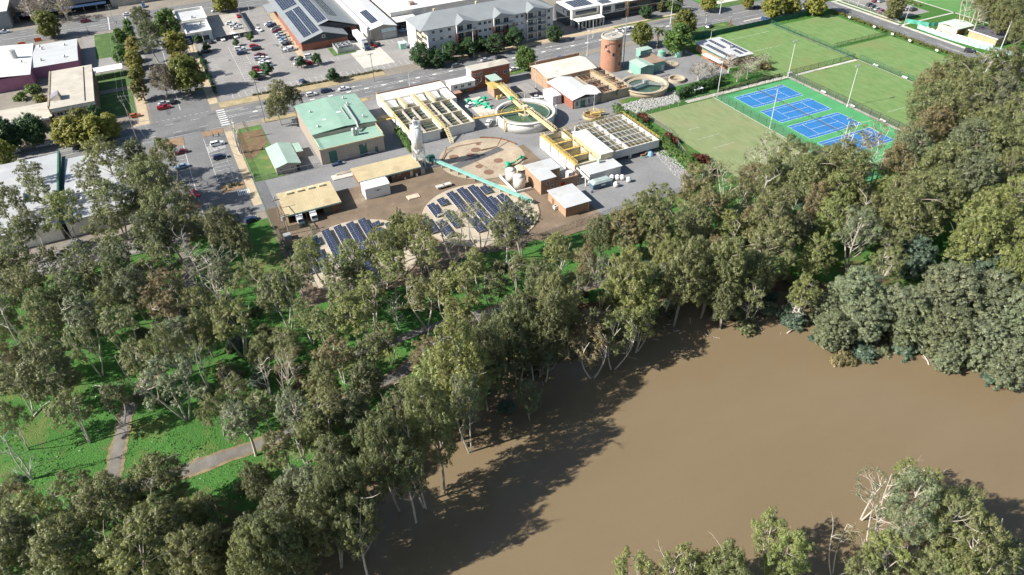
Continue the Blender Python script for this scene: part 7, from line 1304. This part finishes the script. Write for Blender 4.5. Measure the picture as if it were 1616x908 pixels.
# planted town trees
for it in '''1,305,155,150,round,SGY|1,190,60,190,bare,GB|1,60,90,120,bare,GB|1,260,40,210,bare,GB|1,410,45,190,bare,BR|1,890,110,150,gumB,DK|1,815,190,80,cone,SG|1,1050,155,160,round,SG|1,930,200,150,gumB,DK|1,760,240,90,round,SG|1,1120,290,140,round,SY|1,850,290,90,round,SY|1,770,350,100,round,SG|1,855,380,110,round,SY|1,975,290,160,gumA,DK|1,890,545,120,cone,SGY|1,870,470,100,round,SY|1,1010,500,200,gumB,GB|1,1185,490,210,round,SGY|1,1150,420,140,round,SY|1,180,870,1,ball,FG|1,200,830,180,round,FG|1,40,870,190,round,FG|1,200,560,100,bush,SG|1,140,610,90,bush,SG|1,250,620,90,bush,SGY|1,610,750,130,round,FG|1,1255,240,90,bush,FG|1,1318,300,50,ball,FG|1,1395,20,100,round,SY|1,1475,20,80,round,SY|1,1500,275,40,ball,FG|1,1590,240,50,ball,SG|1,1285,390,50,bush,FG|1,1320,480,60,bush,FG|5,20,170,160,round,SY|5,1010,110,60,round,FG
2,180,590,190,gumB,OL|2,150,680,180,gumB,OL|2,260,610,130,gumB,DK|2,505,478,78,ball,FG|2,88,443,78,ball,FG|2,300,402,64,ball,FG|2,405,380,64,ball,FG|2,10,480,60,ball,SG|2,1070,350,190,fig,FG|2,1170,370,140,fig,FG|2,1260,330,150,fig,FG|2,1370,305,150,fig,FG|2,1450,280,110,fig,FG|2,1545,280,150,fig,FG|2,1130,280,130,fig,FG|3,50,240,150,fig,FG|3,298,218,120,fig,FG|3,115,380,130,round,SG|3,895,75,100,fig,FG|3,860,230,130,round,SGY|3,1100,250,220,fig,SG|3,1130,160,150,round,SGY|3,1060,270,150,fig,FG|3,1225,450,150,bare,GB|3,1310,440,130,bare,GB|3,1420,400,150,bare,GB|3,1540,430,170,bare,GB|3,1470,480,100,bare,GB|3,1590,400,100,bare,GB|3,1060,20,100,round,SG|3,1290,20,100,round,SY|3,990,40,80,fig,DK|3,1530,20,70,round,SY
4,85,35,140,round,SY|4,200,25,120,round,SY|4,335,10,150,round,SY|4,835,50,120,round,OL|5,60,930,200,gumB,OL|5,40,1080,190,gumB,DK|5,60,1240,200,gumB,OL|5,200,1000,180,gumA,OL|4,1340,90,130,gumD,OL|4,20,400,90,bush,BR|4,30,360,80,bare,GB'''.replace('\n', '|').split('|'):
    c, x, y, w_, k, t = it.split(','); c, x, y, w_ = int(c), float(x), float(y), float(w_); hh_ = None
    if k.startswith('gum') and c in (1, 2): q_ = W(c, x, y, 6); hh_ = w_ / SC[c][2] / PXM(*q_) * .95 + 2.5
    put(c, x, y, w_, k, t, h=hh_)
for x, y, h, w_, t in ((-39, 276.5, 10.5, 12, SY), (-31, 273.5, 10.5, 12.5, SY), (-35.5, 280, 11, 11, SGY), (-26.5, 277, 9, 8, SY)): plant('round', rng.randrange(9), x, y, h, w_, t)
def hedge(label, pts, w, h, tint, n, name='hedge'):
    rs = np.random.default_rng(len(label)); C = []; mbk = MB(); P = []
    for a, c in zip(pts, pts[1:]):
        L = hypot(c[0] - a[0], c[1] - a[1]); k = max(1, int(L / (w * .42)))
        for i in range(k): t = i / k; x, y = a[0] + (c[0] - a[0]) * t + rs.normal() * .15, a[1] + (c[1] - a[1]) * t + rs.normal() * .15; hh = h * rs.uniform(.5, .72); C.append((x, y, hh, min(w, h) * .48 * rs.uniform(.85, 1.15))); C.append((x + rs.normal() * w * .16, y + rs.normal() * w * .16, hh * .6, min(w, h) * .42)); mbk.tube((x, y, 0), (x, y, hh), .05, 4)
    o = at(name, label, 'hedge', pts[0][0], pts[0][1], 0); C = [(x - pts[0][0], y - pts[0][1], z, r_) for x, y, z, r_ in C]
    c = bpy.data.objects.new('foliage', leaves_mesh('foliage', C, n * 3, .15, rs, 1.0)); COL.objects.link(c); c.parent = o; c.color = (*TN[tint], 1); mbk.obj('stem', BARK_D, o)
hedge('tall clipped dark green hedge between clubhouse and practice field', [(168.2, 205.9), (177, 207.6), (192, 209.2)], 3.2, 4.2, 'FG', 90)
hedge('long green hedge between the right filter block and the practice field', [(140.8, 207), (141.6, 200), (140.8, 190), (140.6, 180), (139.6, 170), (139.6, 161), (140, 151)], 4.4, 3.6, 'SG', 110)
hedge('yellow green hedge along the oval road beside the fields', [(291.4, 252), (291.4, 200), (291.6, 130)], 3.0, 1.6, 'SGY', 60)
hedge('low hedge along the front of the supermarket car park', [(25, 290), (78, 289.4)], 1.2, .9, 'DK', 90)
hedge('thin hedge strip along the left side of the supermarket car park', [(12, 300), (12, 350)], 1.8, 1.3, 'FG', 70)
hedge('bright green climbing hedge on the left side of the filter block', [(63.8, 214), (64.6, 232)], 3, 2.6, 'SG', 90)
hedge('dark hedge below the path near the bare shrubs', [(186, 203.8), (216, 204)], 2.2, 1.3, 'DK', 70)
hedge('small olive planting bed at the visitor car park corner', [(3.4, 218.6), (5.4, 221), (8.4, 219.4)], 2.6, 1.4, 'GG', 90)
hedge('row of park shrubs above the far car park', [(331, 262), (334, 236)], 2.6, 1.4, 'OL', 60)
hedge('yellow flowering hedge at the back of the right filter block', [(126, 202.6), (137, 202)], 2.2, 1.8, 'SY', 80)
for i, (x, y, w_) in enumerate(((1100, 105, 110), (1265, 225, 130), (1465, 365, 140), (1540, 440, 90))):
    X, Y = W(7, x, y, 1.6); o = plant('bush', i, X, Y, 3.4, w_ / 4.035 / PXM(X, Y), (.17, .06, .035)); o['label'] = 'rust red shrub, %s from the top of the long green hedge' % ordn(i); o['group'] = 'rust red shrubs in the long hedge'
for i, (x, y) in enumerate(((150, 202), (153.4, 202.6), (157, 203), (161, 203.4), (165, 204))): pass
# grass and weeds standing up from the park lawn
rs = np.random.default_rng(77); q_ = rs.uniform((-110, 30), (150, 150), (80000, 2)); keep = sdf(q_) > 3; q_ = q_[keep]
pp = np.array([toP(x, y, 0) for x, y in q_]); k_ = (pp[:, 0] > -20) & (pp[:, 0] < 1200) & (pp[:, 1] < 925); q_ = q_[k_]
fn_ = (np.sin(q_[:, 0] * .35 + 2) * np.cos(q_[:, 1] * .28) + np.sin(q_[:, 0] * .9 + q_[:, 1] * .7) * .5 + rs.uniform(-.9, .9, len(q_))) > .15; q_ = q_[fn_]
for ln in PATHS:
    for a, c in zip(ln, ln[1:]):
        a, c = np.array(a), np.array(c); e = c - a; t = np.clip(((q_ - a) @ e) / (e @ e), 0, 1); dd = q_ - a - t[:, None] * e; q_ = q_[np.hypot(dd[:, 0], dd[:, 1]) > 1.9]
n = len(q_); z_ = hz(q_); a_ = rs.uniform(0, 6.28, n); s_ = rs.uniform(.10, .30, n); hh_ = rs.uniform(.06, .2, n); lx, ly = rs.normal(0, .12, n), rs.normal(0, .12, n)
V = np.empty((n, 4, 3)); 
for i_, (sg, up) in enumerate(((-1, 0), (1, 0), (1, 1), (-1, 1))):
    V[:, i_, 0] = q_[:, 0] + sg * s_ * np.cos(a_) * (1 if up == 0 else .7) + lx * up; V[:, i_, 1] = q_[:, 1] + sg * s_ * np.sin(a_) * (1 if up == 0 else .7) + ly * up; V[:, i_, 2] = z_ + up * hh_
me = bpy.data.meshes.new('grass_tufts'); me.vertices.add(4 * n); me.vertices.foreach_set('co', V.astype(np.float32).ravel()); me.loops.add(4 * n); me.loops.foreach_set('vertex_index', np.arange(4 * n, dtype=np.int32)); me.polygons.add(n); me.polygons.foreach_set('loop_start', np.arange(0, 4 * n, 4, dtype=np.int32)); me.polygons.foreach_set('loop_total', np.full(n, 4, dtype=np.int32)); me.update()
at_ = me.attributes.new('tone', 'FLOAT', 'FACE'); at_.data.foreach_set('value', rs.uniform(0, 1, n).astype(np.float32)); me.materials.append(LEAF)
gt = bpy.data.objects.new('grass_tufts', me); COL.objects.link(gt); gt.color = (.075, .19, .055, 1); gt['kind'] = 'stuff'; gt['label'] = 'tufts of lush green grass and weeds on the park lawn'
# palm
X, Y = W(3, 955, 310, 0); o = at('palm_tree', 'palm with a shaggy brown skirt beside the dark spreading tree', 'tree', X, Y); rs = np.random.default_rng(5)
part('trunk', BARK_D, o, lambda q: (q.tube((X, Y, 0), (X, Y, 8.4), .4, 9, .32), [q.tube((X, Y, 7.6 - k * .02), (X + .9 * cos(k), Y + .9 * sin(k), 5.4), .12, 4, .02) for k in range(26)]))
def f(q):
    for k in range(34):
        a = k * 2.4; e = rs.uniform(-.3, 1.1); P = []
        for i in range(6): t = i / 5; rr = 2.6 * t; P.append((X + rr * cos(a), Y + rr * sin(a), 8.4 + rr * sin(e) - 1.6 * t * t))
        for u, v in zip(P, P[1:]):
            px, py = -sin(a) * .32, cos(a) * .32; q.hexa([(u[0] - px, u[1] - py, u[2] - .15), (v[0] - px, v[1] - py, v[2] - .15), (v[0], v[1], v[2]), (u[0], u[1], u[2]), (u[0] - px * .1, u[1] - py * .1, u[2] + .02), (v[0] - px * .1, v[1] - py * .1, v[2] + .02), (v[0] + px, v[1] + py, v[2] - .12), (u[0] + px, u[1] + py, u[2] - .12)])
part('crown', M('palm_green', (.09, .11, .045), .6, .3, 2), o, f)

# fill-in woodland: more river gums where the photographed crowns close up
REG = [[(0, 430), (100, 400), (230, 400), (330, 350), (430, 440), (560, 440), (840, 400), (960, 372), (1100, 330), (1180, 270), (1300, 250), (1440, 240), (1500, 130), (1616, 110), (1616, 560), (1500, 540), (1300, 510), (1250, 480), (1050, 480), (960, 500), (860, 540), (780, 590), (700, 650), (610, 740), (520, 840), (420, 908), (0, 908)]]
OPEN = [[(0, 640), (60, 610), (150, 640), (180, 690), (200, 760), (150, 770), (0, 740)], [(160, 640), (230, 640), (400, 680), (430, 720), (330, 760), (220, 750), (190, 700)], [(400, 410), (440, 430), (430, 480), (390, 470)], [(550, 510), (640, 500), (690, 540), (630, 580), (570, 600)], [(860, 360), (980, 340), (980, 370), (880, 400)], [(700, 460), (860, 440), (860, 490), (700, 520)], [(430, 470), (540, 480), (520, 520), (430, 530)], [(0, 480), (60, 500), (80, 540), (0, 560)], [(190, 540), (300, 560), (250, 610), (180, 610)], [(560, 600), (640, 580), (600, 650), (540, 660)], [(1290, 380), (1330, 390), (1340, 470), (1300, 470)], [(1040, 350), (1080, 350), (1080, 400), (1040, 400)], [(180, 700), (440, 700), (440, 750), (200, 800)], [(1370, 420), (1500, 330), (1540, 330), (1440, 450), (1370, 470)]]
def inside(p, poly):
    c = False; n = len(poly)
    for i in range(n):
        a, b_ = poly[i], poly[(i + 1) % n]
        if (a[1] > p[1]) != (b_[1] > p[1]) and p[0] < (b_[0] - a[0]) * (p[1] - a[1]) / (b_[1] - a[1]) + a[0]: c = not c
    return c
tp = [(t[2], t[3], t[5]) for t in TL]; added = 0
for _ in range(14000):
    x, y = rng.uniform(-110, 330), rng.uniform(20, 200); h = rng.uniform(11, 21)
    s_ = toP(x, y, h * .6); b0 = toP(x, y, 0)
    if not (-60 < s_[0] < 1680 and s_[1] < 960): continue
    if not inside(s_, REG[0]) or any(inside(s_, o_) or inside(b0, o_) for o_ in OPEN): continue
    if sdf([(x, y)])[0] < 1.5: continue
    if 12 < x < 148 and y > 146: continue
    if x > 148 and y > 148 and x < 300: continue
    dense = s_[0] > 980; w_ = rng.uniform(7, 12)
    if any((x - a) ** 2 + (y - b_) ** 2 < ((.36 if dense else (.36 if s_[0] < 330 and s_[1] < 640 else .46)) * (w_ + c)) ** 2 for a, b_, c in tp): continue
    kind = rng.choice(['gumA', 'gumB', 'gumC', 'gumA', 'gumD'] if not dense else ['gumB', 'gumA', 'gumB', 'gumC'])
    plant(kind, rng.randrange(9), x, y, h, w_, rng.choice([OL, OL, GG, DK, YG, BR] if not dense else [OL, OL, GG, YG, BR])); tp.append((x, y, w_)); added += 1
    if added > 230: break
# understorey shrubs and saplings
added = 0
for _ in range(4000):
    x, y = rng.uniform(-110, 330), rng.uniform(20, 190); b0 = toP(x, y, 1)
    if not (-40 < b0[0] < 1660 and 330 < b0[1] < 940) or not inside(b0, REG[0]) or any(inside(b0, o_) for o_ in OPEN) or (x > 10 and x < 150 and y > 145) or (x > 148 and y > 140): continue
    d = sdf([(x, y)])[0]
    if d < -2.5: continue
    if d > 12 and rng.random() > .35: continue
    k = rng.uniform(2, 5); plant('bush', rng.randrange(3), x, y, k * .7, k, rng.choice([DK, GG, OL, BT, DK])); added += 1
    if added > 190: break
# scrub standing in the flooded margin
added = 0
for _ in range(6000):
    i = rng.randrange(1, 14); t = rng.random(); a, c = shore[i], shore[i + 1]; x, y = a[0] + (c[0] - a[0]) * t + rng.uniform(-6, 6), a[1] + (c[1] - a[1]) * t + rng.uniform(-6, 6)
    d = sdf([(x, y)])[0]
    if not -5 < d < 4: continue
    k = rng.uniform(2.6, 6.5); plant('bush', rng.randrange(3), x, y, k * rng.uniform(.6, .95), k, rng.choice([DK, GG, OL, DK, BR])); added += 1
    if added > 95: break
print('trees', len(TL))
# fallen limbs in the grass
for i, (c, x, y, L, a) in enumerate((('f1', 140, 450, 6, .5), ('f1', 200, 735, 4.5, .8), ('f1', 700, 400, 5, .3), ('f4', 470, 30, 4, 2.4), ('f7', 530, 340, 4, .1), ('f7', 1160, 480, 3, 1.1), ('f1', 960, 700, 4, 2.0))):
    X, Y = W(c, x, y); zz = max(gz(X, Y), WL); o = thing('fallen_branch', ['pale fallen log in the grass at the left edge', 'forked grey branch lying on the lit lawn left of the footpath', 'fallen log beside the pale rocks in the middle wood', 'short log in shade above the footpath', 'floating driftwood line by the far bank', 'driftwood stick standing in the water off the wattles', 'fallen limb under the large grey gum'][i], 'log', (X, Y, zz + .1), a); o['group'] = 'fallen wood'
    q = MB(); rs = np.random.default_rng(i); Pq = limb(q, (-L / 2, 0, 0), (L / 2, 0, .15), .16, .05, rs, 4, .06, 6); limb(q, Pq[2], (L * .3, L * .25, .5), .06, .02, rs, 3, .1, 5); limb(q, Pq[3], (L * .5, -L * .2, .3), .05, .02, rs, 3, .1, 5)
    c_ = bpy.data.objects.new('limb', q.mesh('limb', BARK_W)); COL.objects.link(c_); c_.parent = o

q = MB(); rs = np.random.default_rng(9)
for _ in range(70):
    i = rs.integers(8, 18); t = rs.random(); a, c = shore[i], shore[i + 1]; x, y = a[0] + (c[0] - a[0]) * t + rs.normal() * 3, a[1] + (c[1] - a[1]) * t - abs(rs.normal() * 7) - 2
    L, an = rs.uniform(.3, 2.2), rs.uniform(0, 3.1); q.tube((x, y, WL + .02), (x + L * cos(an), y + L * sin(an), WL + .05), rs.uniform(.03, .08), 5)
o = q.obj('floating_debris', BARK_P); o['kind'] = 'stuff'; o['label'] = 'scattered twigs and flotsam drifting along the far bank'
# labels that single out each tree: kind, colour, and rank from something one can find
MARK = {'the footpath fork in the park': W(0, 195, 720), 'the left solar slab': (30.8, 165.4), 'the right solar slab': (68.8, 168.2), 'the south fence of the water works': (110, 150), 'the leaning tree in the flood': W(0, 935, 582), 'the bare roots on the middle shore': W(0, 760, 620), 'the practice field corner': (165, 150), 'the fourth tennis court': (199, 145), 'the far wattle bank': W(0, 1450, 520), 'the white wall on the right edge': (316, 160), 'the bottom right river bank': W(0, 1400, 905), 'the bottom left corner': W(0, 60, 880), 'the riverside hall': (-50, 215), 'the visitor car park': (0, 225), 'the river track bend': W(0, 620, 600), 'the left edge of the park lawn': W(0, 20, 620), 'the dark shore at the bottom middle': W(0, 480, 860), 'the gully on the right bank': W(0, 1330, 440), 'the red brick supermarket': (60, 330), 'the side street': (-2, 330), 'the top road': (-40, 415), 'the apartment block': (128, 288), 'the water tower': (162, 244), 'the eastern junction': (238, 275), 'the park car park': (320, 245), 'the concrete office': (-38, 300), 'the clubhouse': (210, 225)}
cn = {'OL': 'olive', 'YG': 'yellowish', 'DK': 'dark olive', 'BR': 'reddish', 'GG': 'grey green', 'WT': 'silvery', 'BT': 'blue green', 'SY': 'golden', 'SG': 'green', 'FG': 'deep green', 'GB': 'greyish', 'SGY': 'lime'}
kn = {'gumA': 'open gum', 'gumB': 'full gum', 'gumC': 'slender gum', 'gumD': 'thin leaved gum', 'wattle': 'wattle mound', 'dead': 'bare dead tree', 'bush': 'low shrub', 'ball': 'round clipped tree', 'fig': 'dense leafy tree', 'round': 'rounded street tree', 'cone': 'pointed street tree', 'bare': 'twiggy half bare tree'}
byt = {v: k for k, v in TN.items()}; bk = {}
for o, k, x, y, h, w_, t in TL:
    if o.get('label'): continue
    c = 'white' if k == 'dead' else cn[byt[t]]; mk, d = min(((m_, hypot(x - p[0], y - p[1])) for m_, p in MARK.items()), key=lambda z: z[1]); bk.setdefault((c, kn[k], mk), []).append((d, o, h, w_))
for (c, k, mk), l in bk.items():
    l.sort(key=lambda z: z[0])
    for i, (d, o, h, w_) in enumerate(l):
        size = '' if k in ('low shrub', 'bare dead tree') else ('tall ' if h > 16 else ('small ' if h < 11 else ''))
        o['label'] = ('%s%s %s %s nearest to %s' % (size, c, k, (ordn(i) if i else 'standing'), mk)) if len(l) > 1 else '%s%s %s near %s' % (size, c, k, mk)
        o['group'] = {'tree': 'river gums' if 'gum' in k else k + 's', 'shrub': 'low shrubs under the river gums'}[o['category']]

# ---------------- camera, sun, sky ----------------
cam = bpy.data.cameras.new('camera'); co = bpy.data.objects.new('camera', cam); COL.objects.link(co); sc.camera = co
cam.sensor_width = 36; cam.lens = F / 1616 * 36; cam.clip_start = 1; cam.clip_end = 9000
from mathutils import Matrix
Rz = Matrix.Rotation(-YAW, 4, 'Z'); Rx = Matrix.Rotation(pi / 2 - PIT, 4, 'X'); Rr = Matrix.Rotation(-ROLL, 4, 'Z')
co.matrix_world = Matrix.Translation((0, 0, HC)) @ Rz @ Rx @ Rr
EL = radians(36.7); AZ_ = radians(18.9 - 25)      # direction in which shadows run
sun = bpy.data.lights.new('sun', 'SUN'); sun.energy = 5; sun.angle = radians(.53); sun.color = (1, .955, .88); so = bpy.data.objects.new('sun', sun); COL.objects.link(so)
from mathutils import Vector
dv = Vector((cos(AZ_) * cos(EL), sin(AZ_) * cos(EL), -sin(EL))); so.rotation_euler = dv.to_track_quat('-Z', 'Y').to_euler()
w = bpy.data.worlds.new('World'); sc.world = w; w.use_nodes = True; nt = w.node_tree; bg = nt.nodes['Background']
sk = nt.nodes.new('ShaderNodeTexSky'); sk.sky_type = 'NISHITA'; sk.sun_disc = False; sk.sun_elevation = EL; sk.sun_rotation = atan2(-dv.x, -dv.y); sk.altitude = 150; sk.air_density = 1.2; sk.dust_density = 1.0
nt.links.new(sk.outputs[0], bg.inputs[0]); bg.inputs[1].default_value = .066
sc.view_settings.view_transform = 'Standard'; sc.view_settings.look = 'None'; sc.view_settings.exposure = .85; sc.view_settings.gamma = 1
sc.render.engine = 'CYCLES'; cy = sc.cycles; cy.max_bounces = 4; cy.diffuse_bounces = 2; cy.glossy_bounces = 2; cy.transmission_bounces = 2; cy.transparent_max_bounces = 8; cy.use_denoising = True; cy.use_adaptive_sampling = True; cy.adaptive_threshold = .03
for o in bpy.data.objects:
    for k in ('_o', '_k'):
        if k in o: del o[k]
for p in CP.values():
    if not p[1]:
        for o in list(p[0].children) + [p[0]]: bpy.data.objects.remove(o)
